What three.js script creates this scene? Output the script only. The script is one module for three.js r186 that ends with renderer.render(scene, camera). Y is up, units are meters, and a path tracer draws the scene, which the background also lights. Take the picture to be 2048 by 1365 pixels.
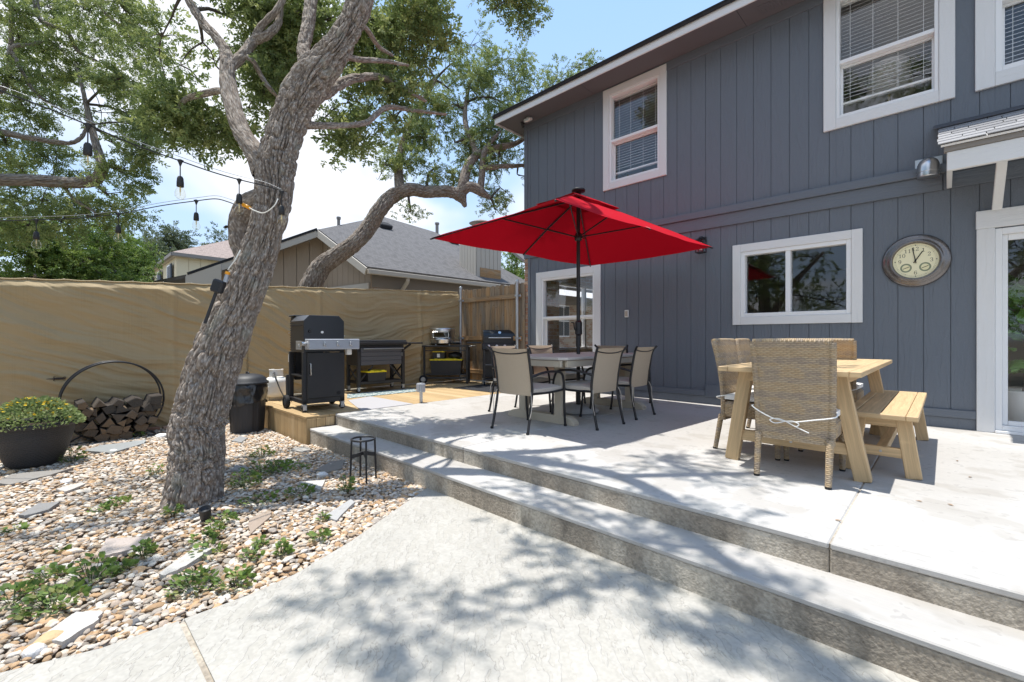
import * as THREE from 'three';
import { mergeGeometries } from 'three/addons/utils/BufferGeometryUtils.js';

// ------------------------------------------------------------------ camera, sky, sun, exposure
const scene = new THREE.Scene();
const F = 898, CX = 1024, CY = 677, TURN = 44 * Math.PI / 180, EYE = 0.95;   // focal length and horizon in photo pixels; y = 0 is the patio
const camera = new THREE.PerspectiveCamera(2 * Math.atan(682.5 / F) * 180 / Math.PI, 2048 / 1365, 0.05, 400);
camera.position.set(0, EYE, 0);
camera.rotation.set(0, TURN, 0);
camera.setViewOffset(2048, 1365, 0, 5.5, 2048, 1365);
scene.add(camera);

const renderer = new THREE.WebGLRenderer({ antialias: true });
renderer.setSize(1024, 682);
renderer.toneMapping = THREE.LinearToneMapping;
renderer.toneMappingExposure = 1.72;
renderer.shadowMap.enabled = true;
renderer.shadowMap.type = THREE.PCFSoftShadowMap;

// noise ------------------------------------------------------------
function rng(seed) { let a = seed >>> 0; return () => { a = (a + 0x6D2B79F5) | 0; let t = Math.imul(a ^ (a >>> 15), 1 | a); t = (t + Math.imul(t ^ (t >>> 7), 61 | t)) ^ t; return ((t ^ (t >>> 14)) >>> 0) / 4294967296; }; }
function hash3(x, y, z) { let h = Math.imul(x, 374761393) ^ Math.imul(y, 668265263) ^ Math.imul(z, 2147483647 - 1640531); h = Math.imul(h ^ (h >>> 13), 1274126177); h ^= h >>> 16; return (h >>> 0) / 4294967296; }
const fade = t => t * t * (3 - 2 * t), mix = (a, b, t) => a + (b - a) * t, clamp = (x, a = 0, b = 1) => Math.min(b, Math.max(a, x));
const smooth = (a, b, x) => fade(clamp((x - a) / (b - a)));
const RND = new Float32Array(65536); { const r = rng(99); for (let i = 0; i < 65536; i++) RND[i] = r(); }
const HX = new Uint16Array(4096), HY = new Uint16Array(4096), HZ = new Uint16Array(4096); { const r = rng(98); for (let i = 0; i < 4096; i++) { HX[i] = r() * 65536; HY[i] = r() * 65536; HZ[i] = r() * 65536; } }
function noise3(x, y, z) {                      // value noise 0..1
  const xi = Math.floor(x), yi = Math.floor(y), zi = Math.floor(z); let u = x - xi, v = y - yi, w = z - zi; u *= u * (3 - 2 * u); v *= v * (3 - 2 * v); w *= w * (3 - 2 * w);
  const x0 = HX[xi & 4095], x1 = HX[(xi + 1) & 4095], y0 = HY[yi & 4095], y1 = HY[(yi + 1) & 4095], z0 = HZ[zi & 4095], z1 = HZ[(zi + 1) & 4095];
  const a = RND[x0 ^ y0 ^ z0], b = RND[x1 ^ y0 ^ z0], c = RND[x0 ^ y1 ^ z0], d = RND[x1 ^ y1 ^ z0], e = RND[x0 ^ y0 ^ z1], f = RND[x1 ^ y0 ^ z1], g = RND[x0 ^ y1 ^ z1], h = RND[x1 ^ y1 ^ z1];
  const p = a + (b - a) * u, q = c + (d - c) * u, r = e + (f - e) * u, s = g + (h - g) * u, m = p + (q - p) * v, n = r + (s - r) * v;
  return m + (n - m) * w;
}
function noiseT(x, y, z0, px, py) {             // the same in a plane, with whole periods px, py
  const xf = Math.floor(x), yf = Math.floor(y); let u = x - xf, v = y - yf; u *= u * (3 - 2 * u); v *= v * (3 - 2 * v);
  let xi = xf % px, yi = yf % py; if (xi < 0) xi += px; if (yi < 0) yi += py; const xj = xi + 1 === px ? 0 : xi + 1, yj = yi + 1 === py ? 0 : yi + 1, s = HZ[z0 & 4095];
  const x0 = HX[xi & 4095] ^ s, x1 = HX[xj & 4095] ^ s, y0 = HY[yi & 4095], y1 = HY[yj & 4095];
  const a = RND[x0 ^ y0], b = RND[x1 ^ y0], c = RND[x0 ^ y1], d = RND[x1 ^ y1], p = a + (b - a) * u, q = c + (d - c) * u; return p + (q - p) * v;
}
function fbm(x, y, z = 0, o = 4) { let s = 0, a = 0.5, n = 0; for (let i = 0; i < o; i++) { s += a * noise3(x, y, z + i * 17.3); n += a; a *= 0.5; x *= 2.03; y *= 2.03; z *= 2.03; } return s / n; }
function fbmT(u, v, p, o = 4, seed = 0, q = p) { let s = 0, a = 0.5, n = 0; for (let i = 0; i < o; i++) { s += a * noiseT(u * p, v * q, seed + i * 31, p, q); n += a; a *= 0.5; p *= 2; q *= 2; } return s / n; }  // tiles over u, v in 0..1

// the sky: thin summer haze with broken white cloud, the same all round
{
  const W = 1024, H = 512, d = new Float32Array(W * H * 4);
  for (let j = 0; j < H; j++) for (let i = 0; i < W; i++) {
    const el = (j + 0.5) / H * Math.PI - Math.PI / 2, az = ((i + 0.5) / W - 0.5) * 2 * Math.PI;
    const y = Math.sin(el), c = Math.cos(el), x = c * Math.cos(az), z = c * Math.sin(az), k = (j * W + i) * 4;
    const up = Math.max(0, y), t = Math.pow(up, 0.55);
    let r = mix(0.50, 0.19, t), g = mix(0.62, 0.36, t), b = mix(0.75, 0.68, t);
    const s = 1.25 / (up + 0.22), px = x * s, pz = z * s;
    const wx = fbm(px * 1.1 + 7, pz * 1.1, 3, 3) - 0.5, n = fbm(px * 1.15 + wx * 1.4 + 11.2, pz * 1.15 + wx + 4.1, 1.5, 6);
    const m = smooth(0.44, 0.66, n), v = 0.60 + 0.22 * fbm(px * 2.3, pz * 2.3, 9, 4);
    r = mix(r, v * 0.985, m * 0.93); g = mix(g, v * 1.0, m * 0.93); b = mix(b, v * 1.05, m * 0.93);
    if (y < 0) { r = 0.32; g = 0.33; b = 0.32; }
    d[k] = r; d[k + 1] = g; d[k + 2] = b; d[k + 3] = 1;
  }
  const sky = new THREE.DataTexture(d, W, H, THREE.RGBAFormat, THREE.FloatType);
  sky.mapping = THREE.EquirectangularReflectionMapping; sky.magFilter = THREE.LinearFilter; sky.needsUpdate = true;
  scene.background = sky; scene.environment = sky;
  scene.backgroundIntensity = 1.0; scene.environmentIntensity = 1.0;
}
const SUN = new THREE.Vector3(-0.175, 1, 0.095).normalize();
const sun = new THREE.DirectionalLight(new THREE.Color(1, 0.965, 0.90), 3.6);
sun.position.copy(SUN).multiplyScalar(40); sun.target.position.set(-4, 0, -3); sun.position.add(sun.target.position);
sun.castShadow = true; sun.shadow.mapSize.set(4096, 4096);
Object.assign(sun.shadow.camera, { left: -16, right: 16, top: 16, bottom: -16, near: 1, far: 80 });
scene.add(sun, sun.target);

// ------------------------------------------------------------------ from photo pixels to places
const CT = Math.cos(TURN), ST = Math.sin(TURN), V = (x, y, z) => new THREE.Vector3(x, y, z);
function ray(px, py) { const x = (px - CX) / F, y = (CY - py) / F; return V(x * CT - ST, y, -x * ST - CT); }
function atD(px, py, D) { const r = ray(px, py); return V(r.x * D, EYE + r.y * D, r.z * D); }
const onY = (px, py, Y) => atD(px, py, (Y - EYE) / ray(px, py).y);
const onZ = (px, py, Z) => atD(px, py, Z / ray(px, py).z);
const onX = (px, py, X) => atD(px, py, X / ray(px, py).x);

// ------------------------------------------------------------------ building helpers
const taken = {};
function numbered(n) { if (!(n in taken)) { taken[n] = 0; return n; } taken[n]++; return n + '_' + String(taken[n]).padStart(3, '0'); }
function thing(name, label, category, pos = [0, 0, 0], turn = 0, group) {
  const o = new THREE.Group(); o.name = numbered(name); scene.add(o);
  o.position.set(...pos); o.rotation.y = turn; o.userData = { label, category }; if (group) o.userData.group = group;
  return o;
}
function plain(g) { if (g.index) g = g.toNonIndexed(); for (const k of Object.keys(g.attributes)) if (!['position', 'normal', 'uv', 'color'].includes(k)) g.deleteAttribute(k); if (!g.attributes.normal) g.computeVertexNormals(); return g; }
// texture coordinates in metres, laid on by the side each face points to, u along the long axis when one is given
function boxUV(g, long = null, off = 0) {
  g = plain(g); const p = g.attributes.position, n = p.count, uv = new Float32Array(n * 2), a = V(), b = V(), c = V(), e = V(), f = V();
  for (let i = 0; i < n; i += 3) {
    a.fromBufferAttribute(p, i); b.fromBufferAttribute(p, i + 1); c.fromBufferAttribute(p, i + 2);
    e.subVectors(b, a).cross(f.subVectors(c, a)); const ax = Math.abs(e.x), ay = Math.abs(e.y), az = Math.abs(e.z);
    const m = ax >= ay && ax >= az ? 'x' : ay >= az ? 'y' : 'z';
    let U = m === 'x' ? 'z' : 'x', W = m === 'y' ? 'z' : 'y';
    if (long && long !== m && long === W) [U, W] = [W, U];
    [a, b, c].forEach((q, k) => { uv[(i + k) * 2] = q[U] + off; uv[(i + k) * 2 + 1] = q[W] + off * 0.37; });
  }
  g.setAttribute('uv', new THREE.BufferAttribute(uv, 2)); return g;
}
function join(gs) { gs = gs.flat(Infinity).map(plain); for (const g of gs) if (!g.attributes.uv) g.setAttribute('uv', new THREE.BufferAttribute(new Float32Array(g.attributes.position.count * 2), 2)); const col = gs.some(g => g.attributes.color); if (!col) return gs.length === 1 ? gs[0] : mergeGeometries(gs); for (const g of gs) if (!g.attributes.color) g.setAttribute('color', new THREE.BufferAttribute(new Float32Array(g.attributes.position.count * 3).fill(1), 3)); return mergeGeometries(gs); }
function mesh(name, geo, mat, parent = null) {
  const g = Array.isArray(geo) ? join(geo) : geo, m = new THREE.Mesh(g, mat); m.castShadow = m.receiveShadow = true;
  m.name = parent ? name : numbered(name); (parent || scene).add(m); return m;
}
const part = (name, geo, mat, parent) => mesh(name, geo, mat, parent);
function tag(o, label, category, group) { Object.assign(o.userData, { label, category }); if (group) o.userData.group = group; return o; }
function struct(name, geo, mat, parent) { const m = mesh(name, geo, mat, parent); if (!parent) m.userData.kind = 'structure'; return m; }
function copy(o, pos, turn, label, group) { const c = o.clone(); c.name = numbered(o.name.replace(/_\d{3}$/, '')); c.userData = { ...o.userData }; if (label) c.userData.label = label; if (group) c.userData.group = group; c.position.set(...pos); c.rotation.y = turn; scene.add(c); return c; }
// a box with chamfered edges (44 triangles), centred, uv in metres
function cbox(w, h, d, c = 0.004, long = null, off = 0) {
  c = Math.min(c, w / 2.2, h / 2.2, d / 2.2); const s = [w / 2, h / 2, d / 2], pos = [];
  const pt = (sg, ax) => [0, 1, 2].map(i => sg[i] * (i === ax ? s[i] : s[i] - c));
  const tri = (A, B, C) => { const m = [0, 1, 2].map(i => A[i] + B[i] + C[i]), u = [0, 1, 2].map(i => B[i] - A[i]), v = [0, 1, 2].map(i => C[i] - A[i]); const n = [u[1] * v[2] - u[2] * v[1], u[2] * v[0] - u[0] * v[2], u[0] * v[1] - u[1] * v[0]]; (n[0] * m[0] + n[1] * m[1] + n[2] * m[2] >= 0) ? pos.push(...A, ...B, ...C) : pos.push(...A, ...C, ...B); };
  const quad = (A, B, C, D) => { tri(A, B, C); tri(A, C, D); };
  for (let a = 0; a < 3; a++) for (const sg of [-1, 1]) { const [b, e] = [(a + 1) % 3, (a + 2) % 3], f = (p, q) => { const r = [0, 0, 0]; r[a] = sg; r[b] = p; r[e] = q; return pt(r, a); }; quad(f(-1, -1), f(1, -1), f(1, 1), f(-1, 1)); }
  for (let a = 0; a < 3; a++) { const [b, e] = [(a + 1) % 3, (a + 2) % 3]; for (const p of [-1, 1]) for (const q of [-1, 1]) { const f = (t, ax) => { const r = [0, 0, 0]; r[a] = t; r[b] = p; r[e] = q; return pt(r, ax); }; quad(f(-1, b), f(1, b), f(1, e), f(-1, e)); } }
  for (const x of [-1, 1]) for (const y of [-1, 1]) for (const z of [-1, 1]) tri(pt([x, y, z], 0), pt([x, y, z], 1), pt([x, y, z], 2));
  const g = new THREE.BufferGeometry(); g.setAttribute('position', new THREE.Float32BufferAttribute(pos, 3)); g.computeVertexNormals();
  return boxUV(g, long, off);
}
const move = (g, x, y, z) => g.translate(x, y, z);
function between(x0, x1, y0, y1, z0, z1, c = 0.004, long = null, off = 0) { return move(cbox(x1 - x0, y1 - y0, z1 - z0, c, long, off), (x0 + x1) / 2, (y0 + y1) / 2, (z0 + z1) / 2); }
// a bar of w by h from a to b
function bar(a, b, w, h, c = 0.003, off = 0, side = null) {
  const A = Array.isArray(a) ? V(...a) : a, B = Array.isArray(b) ? V(...b) : b, L = A.distanceTo(B), g = cbox(L, h, w, c, 'x', off);
  const x = B.clone().sub(A).normalize(); let z = side ? V(...side) : (Math.abs(x.y) > 0.95 ? V(0, 0, 1) : x.clone().cross(V(0, 1, 0)));
  const y = z.clone().cross(x).normalize(); z = x.clone().cross(y).normalize();
  return g.applyMatrix4(new THREE.Matrix4().makeBasis(x, y, z).setPosition(A.clone().add(B).multiplyScalar(0.5)));
}
// a tube through points with a radius at each (one number or a list); closed ends
function tube(pts, rad, seg = 8, steps = 0, vary = null) {
  pts = pts.map(p => Array.isArray(p) ? V(...p) : p); const n0 = pts.length; let P = pts, R = pts.map((_, i) => Array.isArray(rad) ? rad[i] : rad);
  if (steps) { const cv = new THREE.CatmullRomCurve3(pts, false, 'centripetal'); P = []; const R2 = []; for (let i = 0; i <= steps; i++) { const t = i / steps; P.push(cv.getPoint(t)); const f = t * (n0 - 1), k = Math.min(n0 - 2, Math.floor(f)); R2.push(mix(R[k], R[k + 1], f - k)); } R = R2; }
  const n = P.length, pos = [], uv = [], idx = []; let nx = null, len = 0;
  for (let i = 0; i < n; i++) {
    const t = P[Math.min(n - 1, i + 1)].clone().sub(P[Math.max(0, i - 1)]).normalize();
    if (!nx) { nx = (Math.abs(t.y) < 0.9 ? V(0, 1, 0) : V(1, 0, 0)).cross(t).normalize(); } else nx.addScaledVector(t, -nx.dot(t)).normalize();
    const by = t.clone().cross(nx); if (i) len += P[i].distanceTo(P[i - 1]);
    for (let j = 0; j <= seg; j++) { const a = j / seg * 2 * Math.PI, c = Math.cos(a), s = Math.sin(a), r = R[i] * (vary ? vary(c, s, len, i / (n - 1)) : 1); pos.push(P[i].x + (nx.x * c + by.x * s) * r, P[i].y + (nx.y * c + by.y * s) * r, P[i].z + (nx.z * c + by.z * s) * r); uv.push(a * R[i], len); }
  }
  const w = seg + 1; for (let i = 0; i < n - 1; i++) for (let j = 0; j < seg; j++) { const a = i * w + j; idx.push(a, a + 1, a + w, a + 1, a + w + 1, a + w); }
  for (const e of [0, n - 1]) { const c = pos.length / 3; pos.push(P[e].x, P[e].y, P[e].z); uv.push(0, 0); for (let j = 0; j < seg; j++) e ? idx.push(e * w + j, e * w + j + 1, c) : idx.push(j + 1, j, c); }
  const g = new THREE.BufferGeometry(); g.setAttribute('position', new THREE.Float32BufferAttribute(pos, 3)); g.setAttribute('uv', new THREE.Float32BufferAttribute(uv, 2)); g.setIndex(idx);
  g.computeVertexNormals();
  const nn = g.attributes.normal;                                  // one normal along the seam
  for (let i = 0; i < n; i++) { const a = i * w, b = a + seg, x = nn.getX(a) + nn.getX(b), y = nn.getY(a) + nn.getY(b), z = nn.getZ(a) + nn.getZ(b), l = Math.hypot(x, y, z) || 1; nn.setXYZ(a, x / l, y / l, z / l); nn.setXYZ(b, x / l, y / l, z / l); }
  return g;
}
const cyl = (r0, r1, h, seg = 20, x = 0, y = 0, z = 0) => plain(new THREE.CylinderGeometry(r1, r0, h, seg)).translate(x, y + h / 2, z);
function lathe(profile, seg = 32) { return plain(new THREE.LatheGeometry(profile.map(p => new THREE.Vector2(p[0], p[1])), seg)); }
const rotX = (g, a) => g.rotateX(a), rotY = (g, a) => g.rotateY(a), rotZ = (g, a) => g.rotateZ(a);
// a flat polygon given by points in order, thickened downwards along -n by t
function slab(points, t = 0.02, uvScale = 1) {
  const P = points.map(p => Array.isArray(p) ? V(...p) : p), n = V(); for (let i = 0; i < P.length; i++) { const a = P[i], b = P[(i + 1) % P.length]; n.x += (a.y - b.y) * (a.z + b.z); n.y += (a.z - b.z) * (a.x + b.x); n.z += (a.x - b.x) * (a.y + b.y); } n.normalize();
  const u = P[1].clone().sub(P[0]).normalize(), w = n.clone().cross(u), flat = P.map(p => new THREE.Vector2(p.clone().sub(P[0]).dot(u), p.clone().sub(P[0]).dot(w)));
  const faces = THREE.ShapeUtils.triangulateShape(flat, []), pos = [], uv = [];
  const put = (p, q) => { pos.push(p.x, p.y, p.z); uv.push(q.x * uvScale, q.y * uvScale); };
  const Q = P.map(p => p.clone().addScaledVector(n, -t));
  for (const f of faces) { for (const k of f) put(P[k], flat[k]); for (const k of [f[0], f[2], f[1]]) put(Q[k], flat[k]); }
  for (let i = 0; i < P.length; i++) { const j = (i + 1) % P.length, L = P[i].distanceTo(P[j]), o = new THREE.Vector2(0, 0), e = new THREE.Vector2(L, 0), o2 = new THREE.Vector2(0, t), e2 = new THREE.Vector2(L, t); put(P[i], o); put(Q[i], o2); put(P[j], e); put(P[j], e); put(Q[i], o2); put(Q[j], e2); }
  const g = new THREE.BufferGeometry(); g.setAttribute('position', new THREE.Float32BufferAttribute(pos, 3)); g.setAttribute('uv', new THREE.Float32BufferAttribute(uv, 2)); g.computeVertexNormals(); return g;
}
function rectsMinus(r, holes) {           // rectangle [x0,x1,y0,y1] minus holes -> rectangles
  let out = [r]; for (const h of holes) { const nx = []; for (const a of out) { if (h[1] <= a[0] || h[0] >= a[1] || h[3] <= a[2] || h[2] >= a[3]) { nx.push(a); continue; } if (h[0] > a[0]) nx.push([a[0], h[0], a[2], a[3]]); if (h[1] < a[1]) nx.push([h[1], a[1], a[2], a[3]]); const l = Math.max(a[0], h[0]), q = Math.min(a[1], h[1]); if (h[2] > a[2]) nx.push([l, q, a[2], h[2]]); if (h[3] < a[3]) nx.push([l, q, h[3], a[3]]); } out = nx; } return out.filter(a => a[1] - a[0] > 0.004 && a[3] - a[2] > 0.004);
}
// ------------------------------------------------------------------ materials
const lin2 = v => { v = clamp(v); return Math.round(255 * (v <= 0.0031308 ? v * 12.92 : 1.055 * Math.pow(v, 1 / 2.4) - 0.055)); };
function tex(N, metres, fn, color = true, M = N, metresV = metres) {        // fn(u, v) -> [r, g, b] linear or a number; tiles
  const d = new Uint8Array(N * M * 4); for (let j = 0; j < M; j++) for (let i = 0; i < N; i++) { const c = fn((i + 0.5) / N, (j + 0.5) / M), k = (j * N + i) * 4; if (color) { d[k] = lin2(c[0]); d[k + 1] = lin2(c[1]); d[k + 2] = lin2(c[2]); } else d[k] = d[k + 1] = d[k + 2] = Math.round(255 * clamp(c)); d[k + 3] = 255; }
  const t = new THREE.DataTexture(d, N, M); t.wrapS = t.wrapT = THREE.RepeatWrapping; t.magFilter = THREE.LinearFilter; t.minFilter = THREE.LinearMipmapLinearFilter; t.generateMipmaps = true; if (color) t.colorSpace = THREE.SRGBColorSpace; t.repeat.set(1 / metres, 1 / metresV); t.needsUpdate = true; return t;
}
const lerp3 = (a, b, t) => [mix(a[0], b[0], t), mix(a[1], b[1], t), mix(a[2], b[2], t)];
const mul3 = (a, k) => [a[0] * k, a[1] * k, a[2] * k];
const std = (o) => { const { rgb, ...r } = o; const m = new THREE.MeshStandardMaterial(r); if (rgb) m.color.setRGB(...rgb); return m; };
const phys = (o) => { const { rgb, ...r } = o; const m = new THREE.MeshPhysicalMaterial(r); if (rgb) m.color.setRGB(...rgb); return m; };
const T = {};
T.patio = tex(1024, 3.1, (u, v) => { const st = fbmT(u, v, 3, 5, 1), sp = fbmT(u, v, 90, 2, 2), br = fbmT(u, v, 6, 3, 3, 220), sc = fbmT(u, v, 14, 4, 8); let c = lerp3([0.42, 0.402, 0.378], [0.49, 0.476, 0.456], smooth(0.3, 0.7, st)); c = mul3(c, 0.93 + 0.08 * br + 0.06 * (sp - 0.5)); if (sp > 0.74) c = mul3(c, 0.86); return lerp3(c, [0.31, 0.285, 0.25], 0.4 * smooth(0.60, 0.74, sc)); });
T.patioB = tex(512, 1.1, (u, v) => 0.5 + 0.35 * (fbmT(u, v, 5, 3, 4, 160) - 0.5) + 0.3 * (fbmT(u, v, 60, 3, 5) - 0.5), false);
const knock = (u, v) => { const wx = fbmT(u, v, 18, 3, 21) - 0.5, wy = fbmT(u, v, 18, 3, 22) - 0.5; return fbmT(u + wx * 0.03, v + wy * 0.03, 18, 4, 23, 60); };
T.deck = tex(1024, 1.35, (u, v) => { const k = knock(u, v), e = smooth(0.455, 0.475, k), ed = Math.exp(-Math.pow((k - 0.465) / 0.012, 2)), tone = fbmT(u, v, 4, 4, 27), sp = fbmT(u, v, 110, 2, 28); let c = lerp3([0.395, 0.376, 0.336], [0.412, 0.394, 0.356], e); c = mul3(c, 0.96 + 0.2 * (tone - 0.5) + 0.22 * (sp - 0.5)); return lerp3(c, [0.14, 0.128, 0.11], 0.45 * ed * smooth(0.40, 0.58, fbmT(u, v, 9, 3, 29))); });
T.deckB = tex(1024, 1.35, (u, v) => { const k = knock(u, v); return smooth(0.44, 0.49, k) * 0.8 + 0.2 * fbmT(u, v, 120, 2, 30); }, false);
T.riser = tex(1024, 2.3, (u, v) => { const st = fbmT(u, v, 7, 4, 41, 3), sp = fbmT(u, v, 190, 2, 42), dr = fbmT(u, v, 22, 3, 43, 4), bl = fbmT(u, v, 12, 4, 45); let c = lerp3([0.30, 0.256, 0.203], [0.48, 0.43, 0.355], smooth(0.32, 0.66, st)); c = lerp3(c, [0.095, 0.082, 0.066], 0.55 * smooth(0.55, 0.75, dr) * smooth(0.35, 0.6, bl)); return mul3(c, 0.65 + 0.65 * sp); });
T.riserB = tex(512, 0.55, (u, v) => fbmT(u, v, 60, 3, 44), false);
T.wood = tex(1024, 1.0, (u, v) => { const w = fbmT(u, v, 3, 3, 51, 6), g = fbmT(u, v + (w - 0.5) * 0.06, 3, 4, 52, 90), p = fbmT(u, v, 10, 2, 53, 300); const k = 0.72 + 0.46 * g + 0.16 * (p - 0.5); return [k * 0.9, k * 0.88, k * 0.83]; });
T.woodB = tex(512, 1.0, (u, v) => fbmT(u, v, 4, 3, 54, 150), false);
T.old = tex(1024, 1.2, (u, v) => { const w = fbmT(u, v, 3, 3, 61, 5), g = fbmT(u, v + (w - 0.5) * 0.1, 3, 5, 62, 60), st = fbmT(u, v, 3, 3, 63, 8); const k = 0.5 + 0.75 * g; let c = lerp3([0.9 * k, 0.86 * k, 0.8 * k], [1.0 * k, 0.80 * k, 0.58 * k], smooth(0.4, 0.65, st)); const kx = (u * 3) % 1 - 0.5, ky = (v * 9 + Math.floor(u * 3) * 0.37) % 1 - 0.5, kn = Math.hypot(kx * 9, ky * 3); return lerp3(c, [0.22, 0.15, 0.09], 0.8 * smooth(0.32, 0.12, kn)); });
T.siding = tex(1024, 1.2, (u, v) => { const w = fbmT(u, v, 7, 3, 71, 3), g = fbmT(u + (w - 0.5) * 0.09, v, 70, 4, 72, 5), f = fbmT(u, v, 260, 2, 73, 90); return 0.55 * smooth(0.3, 0.7, g) + 0.45 * f; }, false);
T.weave = tex(512, 0.24, (u, v) => { const nx = 12, ny = 20, x = u * nx, y = v * ny, row = Math.floor(y), ph = (x + (row % 2)) / 2 % 1, yy = y - row - 0.5, band = Math.sqrt(Math.max(0, 1 - 4 * yy * yy)), over = Math.pow(Math.abs(Math.sin(ph * Math.PI)), 0.5), t = hash3(row, Math.floor((x + (row % 2)) / 2), 5), st = fbmT(u, v, 2, 3, 74, 7); const c = lerp3(lerp3([0.40, 0.285, 0.165], [0.30, 0.235, 0.175], smooth(0.42, 0.6, st)), [0.48, 0.37, 0.24], t * 0.6); return mul3(c, 0.62 + 0.25 * over + 0.22 * band); });
T.weaveB = tex(512, 0.24, (u, v) => { const nx = 12, ny = 20, x = u * nx, y = v * ny, row = Math.floor(y), ph = (x + (row % 2)) / 2 % 1, yy = y - row - 0.5; return Math.sqrt(Math.max(0, 1 - 4 * yy * yy)) * Math.pow(Math.abs(Math.sin(ph * Math.PI)), 0.6); }, false);
T.sling = tex(512, 0.1, (u, v) => { const k = 0.82 + 0.12 * Math.sin(u * 2 * Math.PI * 48) * Math.sin(v * 2 * Math.PI * 48) + 0.22 * (fbmT(u, v, 30, 3, 75) - 0.5); return [k, k, k]; });
T.tarp = tex(1024, 1.5, (u, v) => { const a = fbmT(u, v, 3, 2, 76, 300), b = fbmT(u, v, 300, 2, 77, 3), s = fbmT(u, v, 5, 4, 78); const k = 0.86 + 0.14 * a + 0.14 * b + 0.22 * (s - 0.5), th = (Math.abs((u * 9 % 1) - 0.5) < 0.006 ? 0.10 * noise3(v * 60, Math.floor(u * 9), 1) : 0); return [k + th, k + th, k * 0.97 + th]; });
T.shingle = tex(1024, 2.0, (u, v) => { const rows = 14, r = Math.floor(v * rows), x = u * 20 + (r % 2) * 0.5 + 0.2 * hash3(r, 3, 1), c = Math.floor(x), fy = v * rows - r, fx = x - c; const t = hash3(c % 20, r, 7), sp = fbmT(u, v, 200, 2, 79); let k = 0.75 + 0.45 * t + 0.4 * (sp - 0.5); if (fy < 0.10 || fx < 0.05) k *= 0.5; return [k, k, k]; });
T.shingleB = tex(1024, 2.0, (u, v) => { const rows = 14, r = Math.floor(v * rows), fy = v * rows - r; return 1 - fy * 0.8; }, false);
T.brick = tex(1024, 1.83, (u, v) => { const rows = 24, r = Math.floor(v * rows), x = u * 9 + (r % 2) * 0.5, c = Math.floor(x), fy = v * rows - r, fx = x - c, sp = fbmT(u, v, 120, 3, 80); if (fy < 0.14 || fx < 0.05) return mul3([0.42, 0.40, 0.36], 0.8 + 0.4 * sp); const t = hash3(c % 9, r, 9), q = hash3(c % 9, r, 19); return mul3(lerp3(lerp3([0.33, 0.17, 0.11], [0.42, 0.31, 0.22], t), [0.50, 0.43, 0.34], q > 0.6 ? 0.7 : 0), 0.65 + 0.7 * sp); });
T.grit = tex(512, 0.5, (u, v) => fbmT(u, v, 40, 4, 81), false);
T.soil = tex(512, 0.9, (u, v) => { const a = fbmT(u, v, 30, 4, 82), b = fbmT(u, v, 6, 3, 83); return mul3(lerp3([0.30, 0.235, 0.165], [0.44, 0.36, 0.27], b), 0.5 + a); });
T.bark = tex(512, 0.24, (u, v) => fbmT(u, v, 12, 4, 84, 7), false);
T.plast = tex(512, 0.35, (u, v) => 0.5 + 0.5 * (fbmT(u, v, 50, 3, 85) - 0.5), false);
T.rough = tex(512, 0.8, (u, v) => 0.62 + 0.5 * (fbmT(u, v, 6, 5, 86) - 0.5), false);
T.deck.rotation = T.deckB.rotation = 0.75;
const withRep = (t, mu, mv = mu) => { const c = t.clone(); c.repeat.set(1 / mu, 1 / mv); c.needsUpdate = true; return c; };
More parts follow.
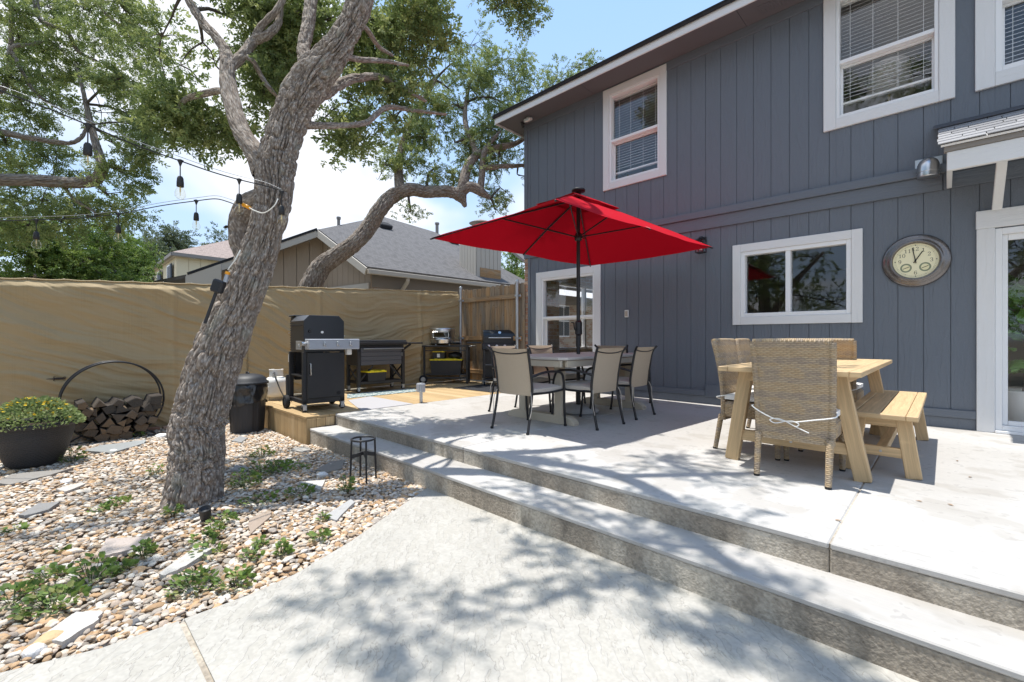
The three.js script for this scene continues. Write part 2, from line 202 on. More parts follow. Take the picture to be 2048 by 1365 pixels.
const M = {
  patio: std({ map: T.patio, bumpMap: T.patioB, bumpScale: 0.0016, roughness: 0.9 }),
  deck: std({ map: T.deck, bumpMap: T.deckB, bumpScale: 0.0022, roughness: 0.9 }),
  riser: std({ map: T.riser, bumpMap: T.riserB, bumpScale: 0.005, roughness: 0.95 }),
  soil: std({ map: T.soil, bumpMap: T.grit, bumpScale: 0.01, roughness: 1 }),
  siding: std({ rgb: [0.130, 0.149, 0.176], bumpMap: T.siding, bumpScale: 0.0038, roughness: 0.62 }),
  sidingH: std({ rgb: [0.130, 0.149, 0.176], bumpMap: withRep(T.siding, 1.2), bumpScale: 0.003, roughness: 0.62 }),
  soffit: std({ rgb: [0.13, 0.13, 0.14], bumpMap: T.grit, bumpScale: 0.0008, roughness: 0.8 }),
  trim: std({ rgb: [0.70, 0.70, 0.695], bumpMap: T.siding, bumpScale: 0.002, roughness: 0.6 }),
  vinyl: std({ rgb: [0.80, 0.80, 0.80], roughness: 0.35 }),
  glass: phys({ rgb: [1, 1, 1], transmission: 1, thickness: 0, roughness: 0.0, ior: 1.52, specularIntensity: 1 }),
  blind: std({ rgb: [0.80, 0.79, 0.77], roughness: 0.55 }),
  room: std({ rgb: [0.46, 0.43, 0.38], roughness: 0.9 }),
  roomWall: std({ rgb: [0.42, 0.39, 0.35], roughness: 0.9 }),
  roofDark: std({ rgb: [0.028, 0.029, 0.032], map: T.shingle, bumpMap: T.shingleB, bumpScale: 0.006, roughness: 0.95 }),
  shingleGrey: std({ rgb: [0.30, 0.30, 0.31], bumpMap: T.grit, bumpScale: 0.003, roughness: 0.95 }),
  shingleGrey2: std({ rgb: [0.22, 0.22, 0.23], bumpMap: T.grit, bumpScale: 0.003, roughness: 0.95 }),
  roofN: std({ rgb: [0.125, 0.120, 0.120], map: T.shingle, bumpMap: T.shingleB, bumpScale: 0.012, roughness: 0.95 }),
  roofFar: std({ rgb: [0.30, 0.235, 0.205], map: T.shingle, bumpMap: T.shingleB, bumpScale: 0.012, roughness: 0.95 }),
  brick: std({ map: T.brick, roughness: 0.95 }),
  brickA: std({ rgb: [0.34, 0.19, 0.13], bumpMap: T.grit, bumpScale: 0.003, roughness: 0.95 }),
  brickB: std({ rgb: [0.42, 0.29, 0.21], bumpMap: T.grit, bumpScale: 0.003, roughness: 0.95 }),
  mortar: std({ rgb: [0.44, 0.42, 0.38], roughness: 1 }),
  tanWall: std({ rgb: [0.35, 0.275, 0.205], bumpMap: T.siding, bumpScale: 0.002, roughness: 0.85 }),
  tanTrim: std({ rgb: [0.47, 0.43, 0.37], roughness: 0.8 }),
  cream: std({ rgb: [0.66, 0.58, 0.40], roughness: 0.85 }),
  greyTrim: std({ rgb: [0.24, 0.22, 0.20], roughness: 0.8 }),
  shutter: std({ rgb: [0.035, 0.055, 0.075], roughness: 0.7 }),
  tarp: std({ rgb: [0.42, 0.312, 0.172], map: T.tarp, roughness: 0.75, side: THREE.DoubleSide }),
  fence: std({ rgb: [0.36, 0.29, 0.215], map: T.old, bumpMap: T.woodB, bumpScale: 0.003, roughness: 0.95 }),
  fence2: std({ rgb: [0.30, 0.255, 0.205], map: T.old, bumpMap: T.woodB, bumpScale: 0.003, roughness: 0.95 }),
  fence3: std({ rgb: [0.42, 0.31, 0.20], map: T.old, bumpMap: T.woodB, bumpScale: 0.003, roughness: 0.95 }),
  deckWood: std({ rgb: [0.55, 0.395, 0.215], map: T.wood, bumpMap: T.woodB, bumpScale: 0.002, roughness: 0.85 }),
  deckWood2: std({ rgb: [0.48, 0.34, 0.18], map: T.wood, bumpMap: T.woodB, bumpScale: 0.002, roughness: 0.85 }),
  deckWood3: std({ rgb: [0.60, 0.445, 0.26], map: T.wood, bumpMap: T.woodB, bumpScale: 0.002, roughness: 0.85 }),
  teak: std({ rgb: [0.64, 0.465, 0.27], map: T.wood, bumpMap: T.woodB, bumpScale: 0.0008, roughness: 0.65 }),
  wicker: std({ map: T.weave, bumpMap: T.weaveB, bumpScale: 0.006, roughness: 0.7 }),
  sling: std({ rgb: [0.54, 0.44, 0.325], map: T.sling, bumpMap: T.grit, bumpScale: 0.0004, roughness: 0.85 }),
  cushion: std({ rgb: [0.60, 0.545, 0.475], map: T.sling, roughness: 0.95 }),
  whiteCushion: std({ rgb: [0.80, 0.79, 0.765], roughness: 0.95 }),
  blackMetal: std({ rgb: [0.014, 0.014, 0.016], roughness: 0.42 }),
  blackRough: std({ rgb: [0.018, 0.018, 0.020], roughnessMap: T.rough, roughness: 0.75 }),
  paintGrey: std({ rgb: [0.075, 0.078, 0.090], roughness: 0.5 }),
  steel: std({ rgb: [0.62, 0.62, 0.62], metalness: 1, roughness: 0.28 }),
  silver: std({ rgb: [0.40, 0.42, 0.46], metalness: 0.35, roughness: 0.45 }),
  galv: std({ rgb: [0.52, 0.54, 0.56], metalness: 0.8, roughness: 0.42 }),
  lidBlack: std({ rgb: [0.020, 0.022, 0.027], roughness: 0.28 }),
  black: std({ rgb: [0.010, 0.010, 0.011], roughness: 0.8 }),
  rubber: std({ rgb: [0.016, 0.016, 0.018], roughness: 0.85 }),
  bin: std({ rgb: [0.019, 0.020, 0.024], roughness: 0.55, bumpMap: T.plast, bumpScale: 0.0006 }),
  yellow: std({ rgb: [0.80, 0.64, 0.02], roughness: 0.5 }),
  bag: phys({ rgb: [0.012, 0.012, 0.014], roughness: 0.22, clearcoat: 0.4, clearcoatRoughness: 0.3 }),
  white: std({ rgb: [0.78, 0.77, 0.73], roughness: 0.45 }),
  red: phys({ rgb: [0.45, 0.004, 0.016], roughness: 0.95, specularIntensity: 0.15, transmission: 0.06, thickness: 0, side: THREE.DoubleSide }),
  tableStone: std({ rgb: [0.60, 0.575, 0.55], map: T.wood, bumpMap: T.woodB, bumpScale: 0.0006, roughness: 0.55 }),
  tablePaint: std({ rgb: [0.50, 0.44, 0.345], bumpMap: T.woodB, bumpScale: 0.0006, roughness: 0.7 }),
  orange: std({ rgb: [0.85, 0.34, 0.01], roughness: 0.5 }),
  cable: std({ rgb: [0.02, 0.02, 0.02], roughness: 0.6 }),
  wire: std({ rgb: [0.45, 0.45, 0.45], metalness: 0.8, roughness: 0.4 }),
  cord: std({ rgb: [0.72, 0.70, 0.64], roughness: 0.6 }),
  bulb: phys({ rgb: [1, 0.975, 0.90], transmission: 1, thickness: 0, roughness: 0.02, ior: 1.45 }),
  filament: std({ rgb: [0.80, 0.66, 0.36], roughness: 0.5 }),
  barkV: std({ vertexColors: true, bumpMap: T.bark, bumpScale: 0.006, roughness: 0.95 }),
  twig: std({ rgb: [0.085, 0.070, 0.058], roughness: 0.95 }),
  planter: std({ rgb: [0.028, 0.028, 0.030], roughness: 0.6, bumpMap: T.weaveB, bumpScale: 0.004 }),
  soilPot: std({ rgb: [0.05, 0.035, 0.025], roughness: 1 }),
  bronze: std({ rgb: [0.19, 0.175, 0.17], metalness: 0.75, roughness: 0.42, roughnessMap: T.rough }),
};
M.planter.bumpMap = withRep(T.weaveB, 0.30);
const leafMat = (rgb = [1, 1, 1]) => phys({ rgb, transmission: 0.5, thickness: 0, roughness: 0.8, specularIntensity: 0.5, side: THREE.DoubleSide });
M.leaf = leafMat(); M.leafFlat = std({ rgb: [1, 1, 1], roughness: 0.7, side: THREE.DoubleSide });
// ------------------------------------------------------------------ ground, patio, steps, pool deck
const TREAD = -0.14, DECK = -0.30, GRAVEL = -0.335;
function flat(pts, y, t, uvs = 1) { let P = pts.map(p => V(p[0], y, p[1])); let s = 0; for (let i = 0; i < P.length; i++) { const a = P[i], b = P[(i + 1) % P.length]; s += (b.x - a.x) * (b.z + a.z); } if (s < 0) P.reverse(); const g = slab(P, t); return boxUV(g); }
struct('ground', flat([[-200, -200], [200, -200], [200, 200], [-200, 200]], -0.46, 0.2), std({ rgb: [0.19, 0.165, 0.12], roughness: 1 }));
const edgePts = [[-3.12, -2.20], [-2.86, -1.72], [-2.63, -1.29], [-2.48, -0.91], [-2.44, -0.69], [-2.44, -0.41], [-2.45, -0.15], [-2.54, 0.12], [-2.8, 0.6], [-3.3, 1.3], [-4.2, 2.3], [-6, 4]];
function edgeX(z) { if (z <= -2.2) return -3.12; for (let i = 0; i < edgePts.length - 1; i++) { const a = edgePts[i], b = edgePts[i + 1]; if (z >= a[1] && z <= b[1]) return mix(a[0], b[0], (z - a[1]) / (b[1] - a[1])); } return -6; }
{
  const patio = new THREE.Group(); patio.name = 'patio'; patio.userData.kind = 'structure'; scene.add(patio);
  const xs = [-5.53, -3.03, -0.387, 2.26, 4.9];
  for (let i = 0; i < 4; i++) {
    const a = xs[i] + (i ? 0.003 : 0), b = xs[i + 1] - 0.003;
    part('slab', between(a, b, -0.03, 0, -6.66, -2.521, 0.006, null, i * 0.7), M.patio, patio);
    part('riser', between(a, b, -0.30, -0.031, -6.6, -2.524, 0.004, null, i * 0.61), M.riser, patio);
  }
  part('joint_filler', between(-5.52, 4.9, -0.25, -0.006, -6.6, -2.535, 0.002), M.riser, patio);
  const step = new THREE.Group(); step.name = 'step'; step.userData.kind = 'structure'; scene.add(step);
  part('tread', between(-5.52, 4.9, TREAD - 0.028, TREAD, -2.56, -2.201, 0.006, null, 3.3), M.patio, step);
  part('riser', between(-5.515, 4.9, -0.42, TREAD - 0.029, -2.56, -2.204, 0.004, null, 1.9), M.riser, step);
  const deck = new THREE.Group(); deck.name = 'pool_deck'; deck.userData.kind = 'structure'; scene.add(deck);
  part('slab', flat([[5, -2.21], [5, -0.424], [-2.44, -0.424], ...edgePts.slice(1, 5).reverse(), [-3.12, -2.21]], DECK, 0.12), M.deck, deck);
  part('slab', flat([[5, -0.402], [5, 4], ...edgePts.slice(6).reverse(), [-2.44, -0.402]], DECK, 0.12), M.deck, deck);
  part('joint_filler', between(-2.43, 5, -0.40, DECK - 0.008, -0.43, -0.395, 0.002), M.riser, deck);
  struct('gravel_bed', flat([[-8.2, -2.6], [-2.9, -2.6], [-2.9, -2.0], ...edgePts.slice(1).map(p => [p[0] + 0.05, p[1]]), [-8.2, 4]], GRAVEL - 0.02, 0.05), M.soil);
}
// ------------------------------------------------------------------ loose gravel: far too many to count
{
  const R = rng(5), N = 44000, forms = [], kinds = 3;
  for (let k = 0; k < kinds; k++) {
    const g = new THREE.IcosahedronGeometry(1, 1), p = g.attributes.position;
    for (let i = 0; i < p.count; i++) { const x = p.getX(i), y = p.getY(i), z = p.getZ(i), d = 0.82 + 0.42 * fbm(x * 1.3 + k * 9 + 5, y * 1.3 + 5, z * 1.3 + 5, 2); p.setXYZ(i, x * d, y * d, z * d); }
    g.computeVertexNormals(); forms.push(g);
  }
  const pal = [[0.55, 0.43, 0.31], [0.60, 0.51, 0.41], [0.62, 0.56, 0.48], [0.42, 0.27, 0.15], [0.60, 0.55, 0.48], [0.37, 0.27, 0.18], [0.46, 0.40, 0.34], [0.47, 0.31, 0.175], [0.34, 0.29, 0.24], [0.54, 0.43, 0.34]];
  const lists = [[], [], []];
  for (let i = 0; i < N; i++) {
    const z = -2.2 + Math.pow(R(), 1.15) * 4.0, x0 = -8.05, x1 = edgeX(z) - 0.015; const x = x1 - Math.pow(R(), 1.1) * (x1 - x0);
    if (z < -2.12 && x < -5.4) continue;
    const lay = i / N, y = GRAVEL + 0.002 + lay * 0.022 + 0.008 * fbm(x * 2, z * 2, 1, 2), s = (0.0105 + 0.0135 * R() * R() + (R() < 0.02 ? 0.012 : 0));
    lists[i % 3].push([x, y, z, s * (0.9 + 0.5 * R()), s * (0.36 + 0.24 * R()), s * (0.8 + 0.3 * R()), R() * 6.28, (R() - 0.5) * 0.7, (R() - 0.5) * 0.7, pal[Math.floor(R() * pal.length)], 0.75 + 0.5 * R()]);
  }
  const gm = std({ rgb: [1, 1, 1], roughness: 0.85, bumpMap: T.grit, bumpScale: 0.001 });
  const grp = new THREE.Group(); grp.name = 'gravel'; grp.userData = { kind: 'stuff', label: 'tan and white river pebbles covering the planting bed', category: 'gravel' }; scene.add(grp);
  lists.forEach((L, k) => {
    const im = new THREE.InstancedMesh(forms[k], gm, L.length), m = new THREE.Matrix4(), q = new THREE.Quaternion(), e = new THREE.Euler(), c = new THREE.Color(); im.name = 'pebbles'; im.userData.kind = 'stuff'; im.castShadow = im.receiveShadow = true;
    L.forEach((a, i) => { q.setFromEuler(e.set(a[7], a[6], a[8], 'YXZ')); m.compose(V(a[0], a[1], a[2]), q, V(a[3], a[4], a[5])); im.setMatrixAt(i, m); im.setColorAt(i, c.setRGB(...mul3(a[9], a[10]))); });
    grp.add(im);
  });
}
// flagstones and single larger stones on the gravel
{
  const stone = (name, px, t, rgb, label, y = GRAVEL + 0.043, group) => {
    const P = px.map(p => onY(p[0], p[1], y)), C = P.reduce((a, b) => a.add(b), V(0, 0, 0)).multiplyScalar(1 / P.length), R = rng(Math.round(px[0][0] * 7 + px[0][1])), out = [];
    P.forEach((p, i) => { const q = P[(i + 1) % P.length]; for (let k = 0; k < 4; k++) { const w = p.clone().lerp(q, k / 4); out.push([w.x - C.x + (R() - 0.5) * 0.012, w.z - C.z + (R() - 0.5) * 0.012]); } });
    const g = flat(out, 0, t), m = mesh(name, g, std({ rgb, roughness: 0.9, map: withRep(T.patio, 0.9), bumpMap: T.grit, bumpScale: 0.004 })); m.position.copy(C); m.rotation.set((R() - 0.5) * 0.05, 0, (R() - 0.5) * 0.05); tag(m, label, 'stone', group); return m;
  };
  stone('flagstone', [[196, 1108], [212, 1076], [305, 1074], [268, 1098], [212, 1112]], 0.03, [1.0, 0.90, 0.86], 'pinkish white flagstone between two ivy weeds');
  stone('flagstone', [[318, 1147], [390, 1094], [424, 1098], [372, 1132], [330, 1150]], 0.03, [1.1, 1.1, 1.08], 'long pale grey flagstone pointing at the pool deck');
  stone('flagstone', [[78, 1275], [150, 1225], [205, 1222], [190, 1246], [120, 1285]], 0.03, [1.2, 1.2, 1.18], 'chalk white flagstone half buried in pebbles', GRAVEL + 0.044);
  stone('flagstone', [[496, 1038], [542, 1022], [540, 1034], [500, 1068]], 0.025, [0.80, 0.66, 0.55], 'narrow brownish pink flagstone with a dark chip');
  stone('flagstone', [[648, 1032], [700, 1000], [710, 1004], [672, 1040]], 0.03, [0.92, 0.95, 0.99], 'narrow blue grey flagstone close to pool deck edge');
  stone('flagstone', [[598, 964], [652, 960], [640, 980], [630, 976]], 0.03, [1.25, 1.25, 1.22], 'small white triangular flagstone with dark specks');
  stone('flagstone', [[632, 940], [660, 924], [690, 921], [684, 936], [655, 944]], 0.025, [0.55, 0.52, 0.48], 'brown grey flagstone behind the iron plant stand');
  stone('flagstone', [[462, 940], [472, 930], [500, 935], [490, 944]], 0.02, [0.62, 0.64, 0.68], 'slate grey flagstone under the ivy beside tree trunk');
  stone('flagstone', [[463, 882], [480, 872], [494, 876], [482, 885]], 0.02, [0.66, 0.69, 0.73], 'small slate flagstone in front of trash can');
  stone('flagstone', [[582, 900], [604, 894], [622, 899], [604, 904]], 0.02, [0.92, 0.92, 0.90], 'small pale flagstone in front of wooden deck skirt');
  stone('flagstone', [[168, 902], [200, 892], [292, 880], [288, 886], [222, 905]], 0.03, [0.66, 0.71, 0.74], 'long blue grey flagstone in front of firewood hoop');
  stone('flagstone', [[-8, 965], [25, 948], [130, 940], [146, 936], [100, 950], [20, 968]], 0.03, [0.62, 0.60, 0.58], 'flat grey flagstone under the flower planter');
  stone('flagstone', [[36, 1030], [76, 1006], [120, 1004], [98, 1020], [50, 1032]], 0.02, [0.55, 0.56, 0.58], 'dark grey flagstone lying between planter and tree');
  stone('flagstone', [[110, 978], [160, 965], [172, 968], [130, 984]], 0.02, [1.15, 1.12, 1.08], 'whitish flagstone with pebbles strewn over it');
  const rock = (name, px, py, w, h, rgb, label, cat = 'rock') => {
    const p = onY(px, py, GRAVEL + 0.015), D = -(p.x * ST + p.z * CT), r = w / 2 * D / F, g = new THREE.IcosahedronGeometry(1, 3), a = g.attributes.position;
    for (let i = 0; i < a.count; i++) { const x = a.getX(i), y = a.getY(i), z = a.getZ(i), d = 0.75 + 0.5 * fbm(x * 1.4 + px, y * 1.4 + 3, z * 1.4, 3); a.setXYZ(i, x * d * r, Math.max(-0.5, y) * d * r * h, z * d * r); }
    g.computeVertexNormals(); const m = mesh(name, boxUV(g), std({ rgb, roughness: 0.85, bumpMap: T.grit, bumpScale: 0.004 })); m.position.copy(p).add(V(0, r * 0.25, 0)); tag(m, label, cat); return m;
  };
  rock('rock', 68, 1312, 38, 0.85, [0.62, 0.60, 0.575], 'pale grey rounded rock against the pool deck edge');
  rock('rock', 100, 1286, 48, 0.5, [0.52, 0.36, 0.20], 'flat orange tan rock beside chalk white flagstone');
  rock('rock', 132, 967, 20, 0.7, [0.74, 0.73, 0.70], 'white rock lying behind whitish flagstone');
  rock('rock', 226, 905, 15, 0.6, [0.76, 0.75, 0.73], 'white rock in front of long blue grey flagstone');
  rock('rock', 644, 953, 22, 0.5, [0.66, 0.66, 0.66], 'oval grey white rock behind the white triangular flagstone');
  rock('rock', 272, 1248, 20, 0.7, [0.13, 0.13, 0.135], 'charcoal dark rock near the deck joint');
  rock('rock', 322, 876, 22, 0.5, [0.74, 0.74, 0.72], 'small white rock left of the leaning tree trunk');
}
// ------------------------------------------------------------------ the grey house
const ZW = -6.63, EAVE = 5.20;
{
  const house = thing('house', 'two storey blue grey house with vertical board siding and white trimmed windows', 'house');
  const wins = { a: [-4.10, -3.20, 3.58, 5.06], b: [-0.95, -0.05, 3.60, 5.06], c: [0.36, 1.3, 3.62, 5.06], d: [-2.02, -0.80, 1.24, 2.13], e: [-5.60, -4.40, 0.55, 2.09], f: [0.36, 2.16, 0.03, 2.05] };
  const holes = Object.values(wins), step = 0.2119, H1 = [0.10, 2.53], H2 = [2.80, EAVE];
  for (const r of rectsMinus([-6.04, 6, -0.3, EAVE + 0.1], holes)) part('wall', between(r[0], r[1], r[2], r[3], ZW - 0.16, ZW - 0.0125, 0.001), M.siding, house);
  // siding boards: every one its own piece, an open groove between neighbours
  const R = rng(31);
  for (const [y0, y1, x0] of [[0.20, 2.53, -5.94], [2.80, EAVE - 0.13, -6.02]]) {
    for (let n = -30; n < 29; n++) {
      const a = Math.max(x0, 0.041 + n * step + 0.0025), b = Math.min(6, 0.041 + (n + 1) * step - 0.0025); if (b - a < 0.02) continue;
      for (const r of rectsMinus([a, b, y0, y1], holes)) part('siding_board', between(r[0], r[1], r[2], r[3], ZW - 0.012, ZW + 0.0, 0.0018, null, R() * 9), M.siding, house);
    }
  }
  part('corner_board', between(-6.052, -5.962, 2.79, EAVE, ZW - 0.02, ZW + 0.018, 0.004), M.siding, house);
  part('corner_board', between(-5.955, -5.90, 0.0, 2.53, ZW - 0.02, ZW + 0.016, 0.004), M.siding, house);
  part('frieze_board', between(-6.04, 6, EAVE - 0.13, EAVE, ZW - 0.012, ZW + 0.012, 0.003, 'y'), M.sidingH, house);
  // belt between the floors: a ledge over two lengths of plank
  part('belt_ledge', between(-6.07, 6, 2.70, 2.80, ZW - 0.02, ZW + 0.055, 0.006, 'y'), M.sidingH, house);
  for (const [a, b] of [[-6.05, -3.62], [-3.615, -0.02], [-0.015, 3.6], [3.605, 6]]) part('belt_board', between(a, b, 2.53, 2.698, ZW - 0.012, ZW + 0.026, 0.004, 'y', a), M.sidingH, house);
  for (const [a, b] of [[-5.94, -2.50], [-2.28, 0.228]]) part('base_board', between(a, b, 0.115, 0.20, ZW - 0.01, ZW + 0.022, 0.004, 'y', a), M.sidingH, house);
  part('base_cover_plate', between(-2.495, -2.285, 0.105, 0.285, ZW - 0.01, ZW + 0.028, 0.003), M.siding, house);
  part('foundation', between(-5.94, 0.228, 0.0, 0.113, ZW - 0.15, ZW + 0.004, 0.003), M.siding, house);
  // brick return at the corner: brick by brick
  part('mortar', between(-6.045, -5.958, 0, 2.53, ZW - 0.16, ZW - 0.004, 0.001), M.mortar, house);
  for (let k = 0; k < 34; k++) part('brick', between(-6.05, k % 2 ? -5.962 : -5.956, 0.005 + k * 0.0745, 0.068 + k * 0.0745, ZW - 0.1, ZW + 0.006 + 0.003 * R(), 0.004, null, k), k % 3 ? M.brickA : M.brickB, house);
  // side wall with a window to the neighbour's brick wall, floors, back
  for (const r of rectsMinus([-12.5, ZW - 0.161, -0.3, EAVE], [[-9.6, -7.55, 0.7, 2.15]])) part('wall', between(-6.04, -5.9, r[2], r[3], r[0], r[1], 0.001), M.brick, house);
  { const f = part('window', [between(-6.03, -5.93, 0.7, 0.75, -9.6, -7.55), between(-6.03, -5.93, 2.1, 2.15, -9.6, -7.55), between(-6.03, -5.93, 0.75, 2.1, -9.6, -9.55), between(-6.03, -5.93, 0.75, 2.1, -7.6, -7.55), between(-6.03, -5.93, 0.75, 2.1, -8.6, -8.54)], M.vinyl, house); part('pane', between(-5.985, -5.98, 0.75, 2.1, -9.55, -7.6, 0.0005), M.glass, f); }
  part('wall', between(-6.04, 6, -0.3, EAVE, -12.6, -12.5, 0.001), M.roomWall, house); part('wall', between(5.9, 6.05, -0.3, EAVE, -12.5, ZW - 0.17, 0.001), M.siding, house);
  part('floor', between(-5.9, 5.9, 2.5, 2.72, -12.5, ZW - 0.17, 0.001), M.roomWall, house); part('floor', between(-5.9, 5.9, -0.15, 0.02, -12.5, ZW - 0.17, 0.001), M.roomWall, house);
  for (const x of [-3.0, -0.1, 4]) part('partition', between(x - 0.05, x + 0.05, 0.02, 2.5, -12.5, ZW - 0.17, 0.001), M.room, house);
  for (const x of [-2.3, 0.15]) part('partition', between(x - 0.05, x + 0.05, 2.72, EAVE, -12.5, ZW - 0.17, 0.001), M.roomWall, house);
  part('ceiling', between(-5.9, 5.9, EAVE, EAVE + 0.06, -12.5, ZW - 0.17, 0.001), M.roomWall, house);
  // eaves and roof
  const X0 = -6.40, ZF = -6.13;
  for (const [a, b] of [[X0 + 0.02, -4.4], [-4.395, -1.95], [-1.945, 0.5], [0.505, 6.3]]) part('soffit_panel', between(a, b, EAVE, EAVE + 0.012, ZW - 0.15, ZF - 0.021, 0.001, null, a), M.soffit, house);
  part('soffit_panel', between(X0 + 0.02, -6.05, EAVE, EAVE + 0.012, -12.5, ZW - 0.155, 0.001), M.soffit, house);
  part('soffit_vent', [between(-1.75, -1.35, EAVE - 0.006, EAVE - 0.001, -6.52, -6.32, 0.001), ...Array.from({ length: 9 }, (_, i) => between(-1.73 + i * 0.042, -1.71 + i * 0.042, EAVE - 0.012, EAVE - 0.0065, -6.5, -6.34, 0.001))], M.soffit, house);
  part('fascia_board', between(X0, 6.3, EAVE - 0.035, EAVE + 0.115, ZF - 0.02, ZF, 0.004, 'y'), M.trim, house);
  part('fascia_board', between(X0, X0 + 0.02, EAVE - 0.035, EAVE + 0.115, -12.5, ZF - 0.021, 0.004, 'y'), M.trim, house);
  const zr = -9.6, yr = EAVE + 0.12 + (zr - ZF) * -0.42, xr = X0 + (ZF - zr);
  const roof = part('roof', slab([[X0 - 0.03, EAVE + 0.118, ZF + 0.04], [6.4, EAVE + 0.118, ZF + 0.04], [6.4, yr, zr], [xr, yr, zr]], 0.05), M.roofDark, house);
  part('roof_slope', slab([[X0 - 0.03, EAVE + 0.118, -13.1], [X0 - 0.03, EAVE + 0.118, ZF + 0.04], [xr, yr, zr]], 0.05), M.roofDark, roof);
  part('roof_slope', slab([[6.4, EAVE + 0.118, -13.1], [X0 - 0.03, EAVE + 0.118, -13.1], [xr, yr, zr], [6.4, yr, zr]], 0.05), M.roofDark, roof);
  part('drip_edge', between(X0 - 0.02, 6.3, EAVE + 0.116, EAVE + 0.150, ZF - 0.01, ZF + 0.022, 0.003), M.roofDark, roof);

  // windows --------------------------------------------------------
  function windowUnit(o, key, tw, opt = {}) {
    const [x0, x1, y0, y1] = wins[key], w = new THREE.Group(); w.name = 'window'; if (opt.label) w.userData.label = opt.label; house.add(w);
    const z = ZW + 0.028, top = Math.min(y1 + tw, EAVE - 0.006);
    part('trim_board', between(x0 - tw, x0 - 0.001, y0 - tw, top, ZW - 0.012, z, 0.004), M.trim, w); part('trim_board', between(x1 + 0.001, x1 + tw, y0 - tw, top, ZW - 0.012, z, 0.004), M.trim, w);
    part('trim_board', between(x0 - 0.0005, x1 + 0.0005, y1, top - 0.001, ZW - 0.012, z - 0.002, 0.004, 'y'), M.trim, w); part('trim_board', between(x0 - 0.0005, x1 + 0.0005, y0 - tw + 0.001, y0, ZW - 0.012, z - 0.002, 0.004, 'y'), M.trim, w);
    const f = opt.frame || 0.035, zi = ZW - 0.055, fr = (a, b, c, d, dz = 0) => between(a, b, c, d, zi - 0.04 + dz, ZW + 0.014 + dz, 0.004);
    part('frame', [fr(x0, x0 + f, y0, y1), fr(x1 - f, x1, y0, y1), fr(x0 + f, x1 - f, y1 - f, y1), fr(x0 + f, x1 - f, y0, y0 + f)], M.vinyl, w);
    if (opt.slider) {
      const m = mix(x0, x1, opt.at || 0.5); part('sash', fr(m - 0.028, m + 0.028, y0 + f, y1 - f, -0.008), M.vinyl, w);
      part('pane', between(x0 + f, m - 0.028, y0 + f, y1 - f, zi - 0.008, zi - 0.004, 0.0005), M.glass, w); part('pane', between(m + 0.028, x1 - f, y0 + f, y1 - f, zi - 0.004, zi, 0.0005), M.glass, w);
    } else {
      const m = opt.at || (y0 + y1) / 2; part('sash', [fr(x0 + f, x1 - f, m - 0.022, m + 0.022, -0.010), between(x0 + f, x1 - f, m - 0.045, m - 0.0225, zi - 0.06, zi - 0.02, 0.003), between(x0 + f, x0 + f + 0.022, y0 + f, m - 0.046, zi - 0.06, zi - 0.02, 0.003), between(x1 - f - 0.022, x1 - f, y0 + f, m - 0.046, zi - 0.06, zi - 0.02, 0.003), between(x0 + f + 0.022, x1 - f - 0.022, y0 + f, y0 + f + 0.024, zi - 0.06, zi - 0.02, 0.003)], M.vinyl, w);
      part('pane', between(x0 + f, x1 - f, m + 0.023, y1 - f, zi + 0.004, zi + 0.008, 0.0005), M.glass, w); part('pane', between(x0 + f + 0.022, x1 - f - 0.022, y0 + f + 0.024, m - 0.045, zi - 0.042, zi - 0.038, 0.0005), M.glass, w);
    }
    if (opt.blind) {
      const b = [x0 + 0.02, x1 - 0.02], n = Math.floor((y1 - 0.05 - opt.blind) / 0.043), zb = ZW - 0.135;
      for (let i = 0; i < n; i++) part('blind_slat', rotX(cbox(b[1] - b[0], 0.0025, 0.048, 0.001), opt.tilt ?? 0.5).translate((b[0] + b[1]) / 2, y1 - 0.06 - i * 0.043, zb), M.blind, w);
      part('blind_rail', between(b[0], b[1], opt.blind - 0.035, opt.blind - 0.008, zb - 0.025, zb + 0.025, 0.004), M.blind, w); part('blind_rail', between(b[0], b[1], y1 - 0.05, y1 + 0.01, zb - 0.03, zb + 0.03, 0.004), M.blind, w);
      for (const t of [0.12, 0.37, 0.63, 0.88]) part('blind_cord', between(mix(b[0], b[1], t) - 0.002, mix(b[0], b[1], t) + 0.002, opt.blind - 0.01, y1 - 0.05, zb + 0.026, zb + 0.029, 0.0005), M.blind, w);
    }
    return w;
  }
  windowUnit(house, 'a', 0.115, { label: 'upstairs sash window over the red umbrella', blind: 3.78, at: 4.28 });
  windowUnit(house, 'b', 0.125, { label: 'upstairs sash window with raised slat blind and lamp behind', blind: 3.83, at: 4.27 });
  windowUnit(house, 'c', 0.14, { label: 'upstairs sash window above the porch roof', blind: 3.5, frame: 0.05 });
  windowUnit(house, 'd', 0.105, { label: 'wide sliding window beside the wall clock', slider: true, at: 0.46, frame: 0.05 });
  windowUnit(house, 'e', 0.13, { label: 'tall sash window behind the stone topped table', at: 1.34 });
  // sliding door
  const [dx0, dx1, dy0, dy1] = wins.f, dr = new THREE.Group(); dr.name = 'door'; dr.userData.label = 'white framed glass sliding patio door'; house.add(dr);
  part('trim_board', between(dx0 - 0.13, dx0 - 0.001, 0.0, dy1 + 0.011, ZW - 0.012, ZW + 0.030, 0.004), M.trim, dr); part('trim_board', between(dx1 + 0.001, dx1 + 0.13, 0, dy1 + 0.011, ZW - 0.012, ZW + 0.03, 0.004), M.trim, dr); part('trim_board', between(dx0 - 0.135, dx1 + 0.135, dy1 + 0.012, dy1 + 0.195, ZW - 0.012, ZW + 0.034, 0.005, 'y'), M.trim, dr);
  const df = (a, b, c, d, z0 = -0.10, z1 = 0.012) => between(a, b, c, d, ZW + z0, ZW + z1, 0.004);
